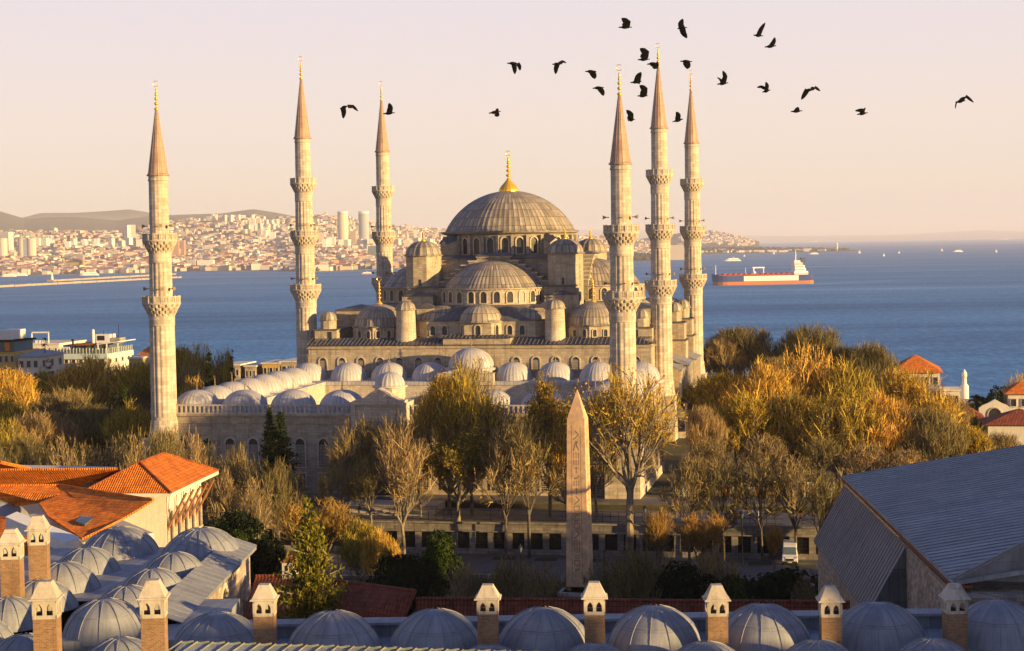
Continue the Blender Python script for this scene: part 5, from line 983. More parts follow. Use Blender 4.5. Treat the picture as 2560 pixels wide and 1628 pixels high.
def lamp(u, v, h, label, z=-5):
    q = onZ(u, v, z); r = empty('street_lamp', tuple(q)); tag(r, label, 'street lamp', 'street lamps on the plaza'); b = MB(); b.lathe([(.22, 0), (.2, .5), (.1, .7), (.07, h-1.0), (.12, h-.95)], 10); b.build('post', 'black_metal', r)
    b = MB(); b.lathe([(.14, h-.95), (.28, h-.35), (.1, h-.32), (.1, h-.2), (.02, h)], 8, mi=0, smooth=False); b.build('lantern', 'glass', r); b = MB(); b.lathe([(.33, h-.36), (.12, h-.12), (.02, h+.12)], 8, smooth=False); b.build('lantern_cap', 'black_metal', r)
lamp(1302, 1440, 4.0, 'black lamp post left of the obelisk, shorter one on the open plaza'); lamp(1322, 1397, 7.0, 'tall black lamp post just left of the obelisk, before the grilled wall'); lamp(1614, 1405, 7.5, 'tall black lamp post right of the big plane tree'); lamp(1856, 1410, 7.0, 'tall black lamp post left of the white van'); lamp(2084, 1475, 4.0, 'black lamp post with lantern beside the lead roofed building'); lamp(1512, 1465, 4.6, 'lamp post right beside the obelisk foot'); lamp(885, 1400, 5.5, 'black lamp post at the foot of the steps by the pale trunk')
# stalls, screens, tents behind the plaza wall
def screen(u0, u1, v0, v1, Y, m, label, cat, name, th=.2):
    a = onY(u0, v1, Y); c = onY(u1, v0, Y); w_ = c[0]-a[0]; b = MB(); b.box(-w_/2, w_/2, 0, th, 0, c[2]-a[2]); n = max(2, int(w_/1.2))
    for i in range(n+1): b.box(-w_/2+w_*i/n-.06, -w_/2+w_*i/n+.06, -.08, 0, -.2, c[2]-a[2]+.08)
    return tag(b.build(name, m, loc=((a[0]+c[0])/2, Y, a[2])), label, cat)
screen(1700, 1775, 1218, 1265, -96, 'plaster', 'grey white panel screen left of the orange booth', 'screen', 'panel_screen'); screen(1826, 1940, 1218, 1250, -94, 'plaster', 'sunlit white fence panels between the orange boards', 'screen', 'panel_screen'); screen(1975, 2085, 1206, 1252, -93, 'plaster', 'bright white fence panels behind the dark trunks at right', 'screen', 'panel_screen')
o = screen(1785, 1822, 1216, 1246, -96.5, 'orange_paint', 'orange booth panel with a grey window behind the trees', 'booth', 'orange_booth'); 
for i, (u, lb) in enumerate([(1896, 'orange board on the white fence, left one'), (1936, 'orange board on the white fence, right one')]):
    q = onY(u, 1238, -94.6); tag(MB().box(-.55, .55, 0, .1, 0, 1.0).build('orange_board', 'orange_paint', loc=tuple(q)), lb, 'board', 'orange boards on the white fence')
q = onY(1908, 1243, -94.7); tag(MB().box(-.4, .4, 0, .1, 0, .9).build('green_board', 'leaf_green', loc=tuple(q)), 'small green and white board between the orange boards', 'board')
screen(1960, 2100, 1256, 1310, -104, 'red_tent', 'dark red fence sheet behind the bare trunks near the lead roof', 'screen', 'red_screen')
q = onY(1870, 1308, -119.5); r = empty('tent', tuple(q)); tag(r, 'small white barrel roofed tent on top of the grilled wall', 'tent'); b = MB(); V = [(-1.4 if s < 0 else 1.4, 1.1*-math.cos(PI*i/8), 1.0+.75*math.sin(PI*i/8)) for s in (-1, 1) for i in range(9)]+[(s*1.4, t, 0) for s in (-1, 1) for t in (-1.1, 1.1)]
b.add(V, [(i, i+1, 10+i, 9+i) for i in range(8)]+[tuple([18, 19]+list(range(8, -1, -1))), tuple([21, 20]+list(range(9, 18))), (18, 0, 9, 20), (8, 19, 21, 17)]); b.build('canopy', 'white_paint', r)
q = onY(1838, 1308, -119.5); r = empty('kiosk', tuple(q)); tag(r, 'low brown roofed kiosk left of the white tent', 'kiosk'); MB().box(-1.2, 1.2, -1, 1, 0, 1.0).build('wall', 'stone_dark', r); b = MB(); hip(b, -1.2, 1.2, -1, 1, 1.0, .7, .3, 0); b.build('roof', 'tile_brown', r)
q = onY(1712, 1245, -99); r = empty('kiosk', tuple(q)); tag(r, 'sunlit white gabled kiosk behind the trees right of the mosque', 'kiosk'); MB().box(-1, 1, -.8, .8, -.6, 1.4).build('wall', 'white_paint', r); b = MB(); b.add([(-1.2, -.9, 1.4), (1.2, -.9, 1.4), (0, -.9, 2.3), (-1.2, .9, 1.4), (1.2, .9, 1.4), (0, .9, 2.3)], [(0, 1, 2), (3, 5, 4), (0, 2, 5, 3), (1, 4, 5, 2), (0, 3, 4, 1)]); b.build('roof', 'plaster', r)
# ---------------------------------------------------------------- van
vq = onZ(1973, 1417, -5); van = empty('van', (float(vq[0]), float(vq[1])+2.8, -4.96), R(2)); tag(van, 'white minibus parked facing the viewer on the dark plaza at right', 'van')
b = MB(); W_ = 1.02   # side outline, front towards -y
side = [(-2.75, .45), (-2.8, .95), (-2.68, 1.12), (-1.95, 1.32), (-1.3, 2.28), (-1.0, 2.42), (-.2, 2.62), (2.8, 2.58), (2.95, 2.3), (2.95, .4)]
n = len(side); V = []
for s, f in ((-1, 0), (1, 0)):
    for y, z in side: V.append((s*(W_-(.16 if z > 2.2 else (.04 if z > 1.3 else 0))), y, z))
b.add(V, [tuple(range(n)), tuple(range(2*n-1, n-1, -1))]+[(i, n+i, n+(i+1) % n, (i+1) % n) for i in range(n)]); body_ = b.build('body', 'white_paint', van)
bm = body_.modifiers.new('bev', 'BEVEL'); bm.width = .07; bm.segments = 2
b = MB(); b.add([(-.84, -1.945, 1.36), (.84, -1.945, 1.36), (.76, -1.335, 2.26), (-.76, -1.335, 2.26)], [(0, 1, 2, 3)]); b.v = [(x, y-.03, z+.02) for x, y, z in b.v]; b.build('windscreen', 'glass', van)
for s in (-1, 1):
    b = MB(); b.box(s*1.0-.02, s*1.0+.02, -1.5, -.7, 1.45, 2.15); b.box(s*1.0-.02, s*1.0+.02, -.5, 2.6, 1.5, 2.15); b.build('side_window', 'glass', van)
    b = MB(); b.lathe([(.0, -.16), (.36, -.16), (.36, .16), (.0, .16)], 20); b.v = [(z+s*.86, y-1.9, x+.36) for x, y, z in b.v]; b.build('wheel', 'black_metal', van); b = MB(); b.lathe([(.0, -.16), (.36, -.16), (.36, .16), (.0, .16)], 20); b.v = [(z+s*.86, y+1.8, x+.36) for x, y, z in b.v]; b.build('wheel', 'black_metal', van)
    b = MB(); b.add([(s*.55, -2.80, .98), (s*.95, -2.72, 1.0), (s*.95, -2.6, 1.2), (s*.62, -2.70, 1.16)], [(0, 1, 2, 3)]); b.build('headlight', 'glass', van); b = MB(); b.box(s*1.22-.1, s*1.22+.1, -1.65, -1.5, 1.35, 1.75); b.build('wing_mirror', 'black_metal', van)
MB().box(-.5, .5, -2.86, -2.78, .72, 1.0).build('grille', 'black_metal', van); MB().box(-.95, .95, -2.9, -2.7, .38, .66).build('bumper', 'black_metal', van); MB().box(-.26, .26, -2.93, -2.9, .5, .62).build('number_plate', 'white_paint', van)
# ---------------------------------------------------------------- people
def person(name_l, loc, top, legs, pose='walk', rz=0, h=1.72):
    me = bpy.data.meshes.new('person'); k = h/1.75
    J = {'pel': (0, 0, .95), 'ch': (0, .02, 1.3), 'nk': (0, .01, 1.48), 'hd': (0, -.02, 1.62), 'ht': (0, -.01, 1.74), 'sl': (-.19, .01, 1.42), 'el': (-.26, .06, 1.16), 'wl': (-.25, -.08, .93), 'sr': (.19, .01, 1.42), 'er': (.26, -.04, 1.16), 'wr': (.25, -.2, .98),
         'hl': (-.1, 0, .9), 'kl': (-.11, -.14, .5), 'al': (-.11, -.08, .09), 'tl': (-.11, -.26, .04), 'hr': (.1, 0, .9), 'kr': (.11, .02, .5), 'ar': (.11, .2, .12), 'trr': (.11, .06, .04)}
    if pose == 'sit':
        for q in ('kl', 'kr'): J[q] = (J[q][0], -.42, .9)
        for q, y in (('al', -.45), ('tl', -.62), ('ar', -.45), ('trr', -.62)): J[q] = (J[q][0], y, .5 if q in ('al', 'ar') else .45)
        J = {a: (x, y, z-.45) for a, (x, y, z) in J.items()}
    rad = {'pel': .15, 'ch': .17, 'nk': .06, 'hd': .105, 'ht': .07, 'sl': .07, 'el': .05, 'wl': .035, 'sr': .07, 'er': .05, 'wr': .035, 'hl': .1, 'kl': .065, 'al': .045, 'tl': .04, 'hr': .1, 'kr': .065, 'ar': .045, 'trr': .04}
    names = list(J); E_ = [('pel', 'ch'), ('ch', 'nk'), ('nk', 'hd'), ('hd', 'ht'), ('ch', 'sl'), ('sl', 'el'), ('el', 'wl'), ('ch', 'sr'), ('sr', 'er'), ('er', 'wr'), ('pel', 'hl'), ('hl', 'kl'), ('kl', 'al'), ('al', 'tl'), ('pel', 'hr'), ('hr', 'kr'), ('kr', 'ar'), ('ar', 'trr')]
    me.from_pydata([tuple(c*k for c in J[a]) for a in names], [(names.index(a), names.index(c)) for a, c in E_], []); o = bpy.data.objects.new('person', me); C.objects.link(o); sm = o.modifiers.new('skin', 'SKIN')
    for i, a in enumerate(names): me.skin_vertices[0].data[i].radius = (rad[a]*k, rad[a]*k*(.75 if a in ('ch', 'pel') else 1))
    me.skin_vertices[0].data[0].use_root = True; o.modifiers.new('sub', 'SUBSURF').render_levels = 1
    m, nt, p = mat('person_'+top[0]); g, ob__ = coords(nt); s = N(nt, 'ShaderNodeSeparateXYZ'); nt.links.new(ob__, s.inputs[0]); off = -.45 if pose == 'sit' else 0
    nt.links.new(ramp(nt, s.outputs[2], [(0, legs), ((.93+off)*k/2 if 0 else .46 if pose != 'sit' else .25, legs)]), p.inputs['Base Color'])
    rr = [n_ for n_ in nt.nodes if n_.type == 'VALTORGB'][0]; rr.color_ramp.interpolation = 'CONSTANT'; mr = N(nt, 'ShaderNodeMath', operation='MULTIPLY'); mr.inputs[1].default_value = .5; nt.links.new(s.outputs[2], mr.inputs[0]); nt.links.new(mr.outputs[0], rr.inputs[0])
    e = rr.color_ramp.elements; hh = (0 if pose != 'sit' else -.45)
    e[1].position = (.95+hh)*k/2; e[1].color = (*top[1], 1); a = e.new((1.5+hh)*k/2); a.color = (.45, .28, .2, 1); a = e.new((1.66+hh)*k/2); a.color = (.03, .02, .015, 1)
    me.materials.append(m); o.location = loc; o.rotation_euler.z = rz; tag(o, name_l, 'person'); return o
q = onY(722, 1236, -103.6); person('person in a salmon pink jacket walking before the courtyard wall', (q[0], q[1], .03), ('pink', (.85, .25, .15)), (.03, .03, .05), rz=1.3, h=2.0)
q = onZ(1999, 1462, -5); person('person in a red top standing on the plaza beside the van', (q[0], q[1], -4.97), ('red', (.45, .02, .03)), (.02, .02, .03), rz=.5)
q = onZ(912, 1296, -1); person('dark clothed person sitting at the foot of the steps', (pa[0]+3.6, -115.15, -.62), ('dark', (.015, .015, .02)), (.02, .02, .02), 'sit')
q = onZ(1925, 1400, -5); person('dark clothed person standing left of the white van', (q[0], q[1], -4.97), ('black', (.02, .02, .025)), (.015, .015, .02), rz=2)
# ================================================================ NEAR DOMED ROOFS
def rdome(root, x, y, z, r, h, ribs=12, sx=1, rz=0):
    b = MB(); n = ribs*4; b.lathe(dome_prof(r, h, .05, 12, drop=.3, pw='cap' if h < r*.95 else 1), n, (x, y, z), sx=sx, rz=rz)
    Rs = (r*r+h*h)/(2*h); ta = math.asin(min(1, r/Rs))
    for i in range(ribs):     # rolled lead seams
        a = 2*PI*(i+.5)/ribs; pr = None
        for j in range(9):
            t = ta*(1-j/9*.97); rr = Rs*math.sin(t)+.01; zz = Rs*math.cos(t)-(Rs-h)+.07; px, py = rr*math.cos(a)*sx, rr*math.sin(a); q_ = (x+px*math.cos(rz)-py*math.sin(rz), y+px*math.sin(rz)+py*math.cos(rz), z+zz)
            if pr: b.tube(pr, q_, .026, .026, 5, cap=False)
            pr = q_
    k = .62; t = ta*k; rr = Rs*math.sin(t)+.012; zz = Rs*math.cos(t)-(Rs-h)+.06; pr = None
    for i in range(33):
        a = 2*PI*i/32; px, py = rr*math.cos(a)*sx, rr*math.sin(a); q_ = (x+px*math.cos(rz)-py*math.sin(rz), y+px*math.sin(rz)+py*math.cos(rz), z+zz)
        if pr: b.tube(pr, q_, .014, .014, 4, cap=False)
        pr = q_
    return b.build('dome', 'lead_front', root)
crn = random.Random(12)
def chimney(root, p_, w_, z0, rz, fw='chimney_brick'):
    x, y, zt = p_; s = w_/1.4; rz += crn.uniform(-.06, .06); s *= crn.uniform(.94, 1.08); zt += crn.uniform(-.08, .08); mxx = lambda q: q
    b = MB(); b.obox(x, y, z0, zt-1.75*s, w_*.86, w_*.86, rz); c = b.build('chimney', fw, root)
    b = MB(); M_ = Matrix.Translation((x, y, 0)) @ Matrix.Rotation(rz, 4, 'Z'); h = w_*.45; za, zb_ = zt-1.78*s, zt-.86*s
    H_ = zb_-za; ow = h*.27
    for k in range(4):
        Rk = M_ @ Matrix.Rotation(k*PI/2, 4, 'Z'); b.box(-h, h, -h, -h+.1, za, za+H_*.2, mx=Rk); b.box(-h, h, -h, -h+.1, zb_-H_*.16, zb_, mx=Rk)
        for c0 in (-h*.42, h*.42):      # a pointed opening in each half
            a0_, a1_ = (-h, 0) if c0 < 0 else (0, h); zs_ = za+H_*.5; zt_ = zb_-H_*.16; pts = [(c0-ow, za+H_*.2), (c0-ow, zs_), (c0-ow*.75, zs_+(zt_-zs_)*.45), (c0, zt_-.02), (c0+ow*.75, zs_+(zt_-zs_)*.45), (c0+ow, zs_), (c0+ow, za+H_*.2)]
            for d_, fl in ((-h, 1), (-h+.1, -1)):
                F_ = [(0, 1, 2, 3, 7, 9), (3, 4, 5, 6, 10, 8)]; V = [Rk @ Vector((x_, d_, z_)) for x_, z_ in pts+[(a0_, zt_), (a1_, zt_), (a0_, za+H_*.2), (a1_, za+H_*.2)]]; b.add(V, [f[::fl] for f in F_]+[(7, 3, 8)[::-fl]])
            V = [Rk @ Vector((x_, d_, z_)) for d_ in (-h, -h+.1) for x_, z_ in pts]; b.add(V, [(q_, q_+1, q_+8, q_+7) for q_ in range(6)])
    b.box(-h*.62, h*.62, -h*.62, h*.62, za, za+.22*s, 1, mx=M_)
    b.build('vent_head', ['chimney_plaster', 'dark_gap'], c)
    b = MB(); V = []; ztt = zt
    for z, a in ((zb_, h+.16), (zb_+.08, h+.12), (zb_+.10, h+.05), (zt-.1*s, h*.56), (zt, h*.5)): V += [M_ @ Vector((s_*a, t_*a, z)) for s_, t_ in ((-1, -1), (1, -1), (1, 1), (-1, 1))]
    b.add(V, [(3, 2, 1, 0), (16, 17, 18, 19)]+[(4*j+i, 4*j+(i+1) % 4, 4*j+4+(i+1) % 4, 4*j+4+i) for j in range(4) for i in range(4)]); b.build('cap', 'chimney_plaster', c); return c
RA = R(11); rv = np.array([math.cos(RA), math.sin(RA), 0]); fv = np.array([-math.sin(RA), math.cos(RA), 0])
rowc = at(1515, 1598, 105); rowc[2] = 13.3
rr_ = empty('domed_building', tuple(rowc+np.array([0, 0, -18.75]))); tag(rr_, 'near building whose flat lead roof carries a long row of grey domes and chimneys', 'domed building')
def L3(s, f, z): return (rv[0]*s+fv[0]*f, rv[1]*s+fv[1]*f, z)
z0 = 18.75
b = MB(); b.box(-30, 30, -14, 4.6, 0, z0-.25, mx=Matrix.Rotation(RA, 4, 'Z')); b.build('wall', 'rubble', rr_)
MB().box(-30.3, 30.3, -14.3, 4.9, z0-.25, z0, mx=Matrix.Rotation(RA, 4, 'Z')).build('roof', 'lead_flat', rr_)
b = MB(); b.box(-30.3, 30.3, 3.9, 4.9, z0, z0+.75, 0, mx=Matrix.Rotation(RA, 4, 'Z')); b.box(-30.4, 30.4, 3.55, 5.1, z0+.75, z0+.92, 1, mx=Matrix.Rotation(RA, 4, 'Z')); b.build('parapet', ['lead_roof', 'lead_front'], rr_)
dk = 1/.9406; inv = Matrix.Rotation(-RA, 3, 'Z')
for u in [513, 785, 1025, 1278, 1540, 1795, 2065, 2345]:
    q = onZ(u*dk, 1602, 13.75) ; q = at(u*dk, 1600-(u-1450)*.000, 105); lx = float(np.dot(q-rowc, rv)); rdome(rr_, *L3(lx, 0, z0+.05), 2.88, 2.33, 14)
for u in (650, 910, 1150, 1400, 1665, 1930, 2200): q = at(u*dk, 1700, 98.5); lx = float(np.dot(q-rowc, rv)); rdome(rr_, *L3(lx, -5.9, z0+.05), 2.3, 1.45, 14)
for u, v in [(627, 1367), (1147, 1366), (1395, 1362), (1680, 1368), (1945, 1368), (2235, 1368)]:
    q = at(u*dk, v*dk, 103.2); lx = float(np.dot(q-rowc, rv)); x, y, z = L3(lx, -2.6, 0); chimney(rr_, (x, y, float(q[2])+5.45), 1.36, z0-.1, RA)
# slatted timber roof edge right below the camera
q0 = at(455, 1607, 62); q1 = at(1020, 1626, 62); q2 = at(1900, 1650, 62); r = empty('slatted_roof', tuple(q0)); tag(r, 'pale green slatted roof edge at the very bottom of the view', 'roof'); b = MB(); d = (q2-q0); Ln = float(np.linalg.norm(d)); d = d/Ln; nb = np.array([-.02, -1, -.18])
P = [np.zeros(3), d*Ln, d*Ln+nb*8, nb*8]; b.slab([tuple(p_) for p_ in P], .12); b.build('roof_deck', 'lead_roof', r); b = MB()
for i in range(int(Ln/.55)): s = d*(i*.55); b.tube(tuple(s+np.array([0, 0, .05])), tuple(s+nb*7.5+np.array([-1.6, 0, .05])), .03, .03, 4)
for i in range(int(Ln/.55)): s = d*(i*.55+.1); b.tube(tuple(s+np.array([0, 0, .0])), tuple(s+d*.3+np.array([0, 0, .06])), .045, .045, 5)
b.tube((0, 0, 0), tuple(d*Ln), .05, .05, 5); b.build('batten', 'timber', r)
# ---------------------------------------------------------------- left bath with many domes
lr = empty('bathhouse', (20, -243, -5)); tag(lr, 'old bathhouse with clustered lead domes and a striped stone wall at lower left', 'bathhouse')
def LB(p_): return (float(p_[0])-20, float(p_[1])+243, float(p_[2])+5)
zr = 14.3
ca_ = onZ(641, 1365, zr); cb_ = onZ(469, 1542, zr); dirv = (ca_-cb_)/np.linalg.norm(ca_-cb_); left = np.array([-dirv[1], dirv[0], 0])
quad = [cb_-dirv*2, ca_, ca_+left*16.5, cb_-dirv*9+left*22]
b = MB(); b.prism([tuple((q-np.array([20, -243, 0]))[:2]) for q in [cb_-dirv*2-left*-.45, ca_+left*.45-dirv*.4, ca_+left*16-dirv*.4, cb_-dirv*9+left*21.5]], 0, zr+5-.3); wl = b.build('wall', 'striped_wall', lr)
b = MB(); b.slab([(*LB(q)[:2], zr+5) for q in quad], .28); b.build('roof', 'lead_flat', lr)
b = MB(); e0, e1 = cb_-dirv*2, ca_; V = [LB(e0-left*.05), LB(e1-left*.05), LB(e1+left*2.1), LB(e0+left*2.1)]; b.add([(V[0][0], V[0][1], zr+5.02), (V[1][0], V[1][1], zr+5.02), (V[2][0], V[2][1], zr+5.75), (V[3][0], V[3][1], zr+5.75)], [(0, 1, 2, 3)])
for i in range(24): s = e0+(e1-e0)*i/23; p1 = LB(s); p2 = LB(s+left*2.1); b.tube((p1[0], p1[1], zr+5.05), (p2[0], p2[1], zr+5.77), .04, n=4)
b.build('sloping_edge', 'lead_front', lr)
wa = math.atan2(-left[1], -left[0])
for t, h, w_ in ((.12, 2.4, 1.0), (.24, 2.4, 1.0)): q = LB(e1+(e0-e1)*t+left*.45); window(lr, q[0], q[1], zr+5-5.2, wa, .6, 1.6, rect=True)
q = LB(e1+(e0-e1)*.42+left*.45); window(lr, q[0], q[1], zr+5-4.2, wa, 2.2, 3.2, fw=.4)
for u, vt, rp, h in [(157, 1403, 88, 1.75), (217, 1367, 78, 1.6), (319, 1462, 82, 1.6), (383, 1419, 82, 1.6), (436, 1379, 78, 1.6), (96, 1448, 92, 1.75), (262, 1495, 101, 2.0), (21, 1491, 78, 1.75), (300, 1592, 92, 1.5), (60, 1584, 92, 1.5), (560, 1512, 101, 2.0), (-60, 1540, 95, 1.8)]:
    if u == 560: continue
    q = onZ(u, vt, zr+h+.1); D = float(np.linalg.norm(q-CAM)); rdome(lr, *LB((q[0], q[1], zr)), rp*D/F, h, 12)
for u, vt, rp, h in [(283, 1322, 92, 1.8), (490, 1324, 96, 1.9)]:
    q = onZ(u, vt, zr+h+.1); D = float(np.linalg.norm(q-CAM)); x, y, z = LB((q[0], q[1], zr)); rdome(lr, x, y+1.0, z, rp*D/F, h, 16, sx=1.45, rz=math.atan2(dirv[1], dirv[0]))
for u, vt, w_, D in [(27.6, 1321, 1.42, 112), (95, 1286, 1.42, 118), (115, 1452, 1.42, 93), (383, 1452, 1.42, 93)]:
    q = at(u, vt, D); chimney(lr, LB(q), w_, zr+4.8, RA+.1)
b = MB(); b.obox(-6, -13, 17, 19.3, 34, 12, RA); b.build('lower_wing', 'lead_flat', lr)
# ---------------------------------------------------------------- tiled buildings at left
def P3(u, v, z): q = onZ(u, v, z); return (float(q[0]), float(q[1]), float(q[2]))
pv = empty('tiled_pavilion', (6.5, -206.5, -5)); tag(pv, 'pavilion with hipped orange tiled roof, wide eaves and arched windows', 'pavilion')
Fc, Rc = np.array(P3(427.6, 1232.8, 15.2)), np.array(P3(546.6, 1176.5, 15.2)); dr_ = Rc-Fc; dl = np.array([-dr_[1], dr_[0], 0])/np.linalg.norm(dr_)*8.6; Lc, Bc = Fc+dl, Rc+dl; org = (Fc+Rc+Lc+Bc)/4; org[2] = -5; pv.location = tuple(org)
mid0, mid1 = (Fc+Lc)/2, (Rc+Bc)/2; ax = (mid1-mid0)/np.linalg.norm(mid1-mid0); A1, A2 = mid0+ax*4.2, mid1-ax*4.2; A1[2] = A2[2] = 17.5
V = [tuple(q-org) for q in (Fc, Rc, Bc, Lc, A1, A2)]; b = MB(); b.add(V, [(0, 1, 5, 4), (1, 2, 5), (2, 3, 4, 5), (3, 0, 4)]); rf = b.build('roof', 'tile_orange', pv)
b = MB()
for a, c in ((0, 4), (1, 5), (2, 5), (3, 4), (4, 5)): b.tube(V[a], V[c], .13, .13, 6)
b.build('ridge_tiles', 'tile_brown', rf); b = MB(); b.slab([tuple(q) for q in V[:4]], .32); b.v = [(x, y, z-.04) for x, y, z in b.v]; b.build('eaves', 'plaster', pv)
cen = (Fc+Rc+Bc+Lc)/4; ins = [c_+(cen-c_)/np.linalg.norm(cen-c_)*2.5 for c_ in (Fc, Rc, Bc, Lc)]; b = MB(); b.prism([tuple((q-org)[:2]) for q in ins], 0, 19.8); wl = b.build('wall', 'plaster', pv)
fa = math.atan2(-dl[1], -dl[0]); I0, I1 = ins[0]-org, ins[1]-org
for i in range(5):
    q = I0+(I1-I0)*(i+.5)/5; window(pv, q[0], q[1], 15.2, fa, 1.15, 2.9, fw=.2); window(pv, q[0], q[1], 11.2, fa, 1.0, 2.2, fw=.2, rect=True)
    q2 = I0+(I1-I0)*(i/5+.02); o_ = -dl/np.linalg.norm(dl); b = MB(); b.box(-.16, .16, 0, .18, 11, 19.7, mx=Matrix.Translation((q2[0], q2[1], 0)) @ Matrix.Rotation(fa-PI/2+PI, 4, 'Z')); b.build('pilaster', 'plaster', pv)
    b = MB(); b.tube((q2[0], q2[1], 16.4), (q2[0]+o_[0]*1.9, q2[1]+o_[1]*1.9, 19.85), .12, .12, 5); b.build('brace', 'wood', pv)
b = MB(); b.slab([tuple(I0+np.array([0, 0, 0])+(-dl/8.6)*1.0+np.array([0, 0, 0]))[:2]+(14.4,), tuple(I1+(-dl/8.6)*1.0)[:2]+(14.4,), tuple(I1)[:2]+(14.4,), tuple(I0)[:2]+(14.4,)], .3); b.build('ledge', 'stone_pale', pv)
def house(label, org, faces, wallpoly, zb, zt, m='tile_orange', wm='plaster', name='tiled_house', th=.18, extra=None, ridges=()):
    r = empty(name, tuple(org)); tag(r, label, 'house'); o_ = np.array(org); b = MB()
    for f in faces: b.slab([tuple(np.array(q)-o_) for q in f], th)
    rf = b.build('roof', m, r)
    if ridges:
        b = MB()
        for a, c in ridges: b.tube(tuple(np.array(a)-o_), tuple(np.array(c)-o_), .13, .13, 6)
        b.build('ridge_tiles', 'tile_orange' if m == 'tile_orange' else 'tile_red', rf)
    b = MB(); b.prism([tuple((np.array(q)-o_)[:2]) for q in wallpoly], zb-org[2], zt-org[2]); b.build('wall', wm, r); return r
T1, T2 = P3(148, 1213, 16.6), P3(383, 1250, 16.4); B2, B2b, B3, B4, L1 = P3(311, 1293, 15.2), P3(296, 1291, 15.2), P3(254, 1322, 14.6), P3(205, 1345, 14.0), P3(98, 1257, 15.6)
h1 = house('low orange tiled roof stepping down before the hipped pavilion', (6, -214, -5), [[T1, T2, B2, B3, B4, P3(120, 1290, 15.0), L1, P3(150, 1236, 16.05), P3(190, 1247, 15.9)]], [T2, B2, B3, B4, P3(150, 1300, 14), P3(150, 1225, 14)], -5, 13.6, ridges=[(T1, T2)])
q = (np.array(T2)+np.array(B2))/2-np.array([6, -214, -5]); MB().slab([tuple(np.array(P3(188, 1310, 14.6))-np.array([6, -214, -5])+np.array([0, 0, .25])), tuple(np.array(P3(212, 1318, 14.5))-np.array([6, -214, -5])+np.array([0, 0, .25])), tuple(np.array(P3(240, 1305, 14.6))-np.array([6, -214, -5])+np.array([0, 0, .5])), tuple(np.array(P3(215, 1295, 14.7))-np.array([6, -214, -5])+np.array([0, 0, .5]))], .3).build('skylight', 'glass', h1)
A_, B_ = P3(-60, 1175, 17.0), P3(292, 1172, 17.0); C_, D_ = P3(200, 1212, 15.2), P3(-60, 1212, 15.2)
house('long orange and dark red tiled roof running left behind the pavilion', (0, -205, -5), [[A_, B_, C_, D_], [A_, B_, (B_[0]+1, B_[1]+8, 14.6), (A_[0]+1, A_[1]+8, 14.6)]], [B_, (B_[0], B_[1]+6, 0), (A_[0], A_[1]+6, 0), D_, C_], -5, 14.2, 'tile_orange', ridges=[(A_, B_)])
A_, B_, C_, D_ = P3(-60, 1215, 16.6), P3(148, 1213, 16.6), P3(188, 1246, 15.9), P3(-60, 1275, 14.2)
house('middle orange brown tiled roof at the left edge', (2, -213, -5), [[A_, B_, C_, P3(150, 1238, 16.0), P3(95, 1254, 15.5), D_]], [A_, B_, P3(150, 1255, 14), D_], -5, 13.2, 'tile_orange', ridges=[(A_, B_)])
A_, B_, C_, D_ = P3(-40, 1152, 18.2), P3(0, 1155, 18.0), P3(75, 1171, 16.9), P3(-40, 1172, 16.9)
house('small sunlit orange roof at the far left edge', (-6, -196, -5), [[A_, B_, C_, D_]], [(-14, -197, 0), (-2, -198, 0), (-2, -194, 0), (-14, -193, 0)], -5, 16, ridges=[(A_, B_), (B_, C_)])
A_, B_, C_, D_ = P3(-40, 1290, 14.6), P3(60, 1300, 14.6), P3(90, 1395, 12.8), P3(-40, 1380, 12.8)
house('orange tiled roof behind the two leftmost chimneys', (8, -226, -5), [[A_, B_, C_, D_]], [A_, B_, C_, D_], -5, 12.4, ridges=[(A_, B_)])
sk = empty('metal_hood', P3(110, 1310, 15.4)); tag(sk, 'long sloping white metal hood between the orange roofs and domes', 'roof hood'); o_ = np.array(sk.location); b = MB(); b.slab([tuple(np.array(P3(*q))-o_) for q in [(14, 1292, 15.9), (42, 1279, 15.9), (198, 1342, 14.6), (165, 1356, 14.6)]], .9); b.build('hood', 'white_paint', sk)
wd_ = empty('lead_vault', P3(15, 1275, 14.5)); tag(wd_, 'pale rounded lead roof at the left edge above the chimneys', 'roof'); rdome(wd_, -1.5, 0, -.5, 2.6, 1.5, 10, sx=1.3)
# red roofs in the middle
A_, B_ = P3(1040, 1497, 12.0), P3(2125, 1505, 12.0); C_, D_ = P3(2125, 1562, 10.4), P3(1040, 1556, 10.4); nrm = np.array([-.1, 1, 0])*4.5
house('long dark red tiled roof just behind the row of grey domes', (52, -234, -5), [[A_, B_, C_, D_], [A_, B_, (B_[0]-.4, B_[1]+4.5, 10.2), (A_[0]-.4, A_[1]+4.5, 10.2)]], [D_, C_, (B_[0]-.4, B_[1]+4, 10), (A_[0]-.4, A_[1]+4, 10)], -5, 10, 'tile_red', ridges=[(A_, B_)])
A_, B_, C_, D_ = P3(805, 1447, 13.2), P3(1040, 1478, 13.2), P3(1008, 1552, 11.3), P3(850, 1556, 11.0)
house('brownish red tiled roof right of the golden cedar', (32, -232, -5), [[A_, B_, C_, D_], [A_, D_, P3(760, 1562, 10.8), P3(790, 1500, 11.6)]], [A_, B_, C_, D_], -5, 10.6, 'tile_red', ridges=[(A_, B_), (A_, D_)])
A_, B_, C_, D_ = P3(640, 1440, 12.6), P3(770, 1440, 12.6), P3(850, 1558, 10.4), P3(600, 1560, 10.4)
h2 = house('dark red tiled roof half hidden under the cedar', (24, -228, -5), [[A_, B_, C_, D_]], [A_, B_, C_, D_], -5, 10, 'tile_red', ridges=[(A_, B_)])
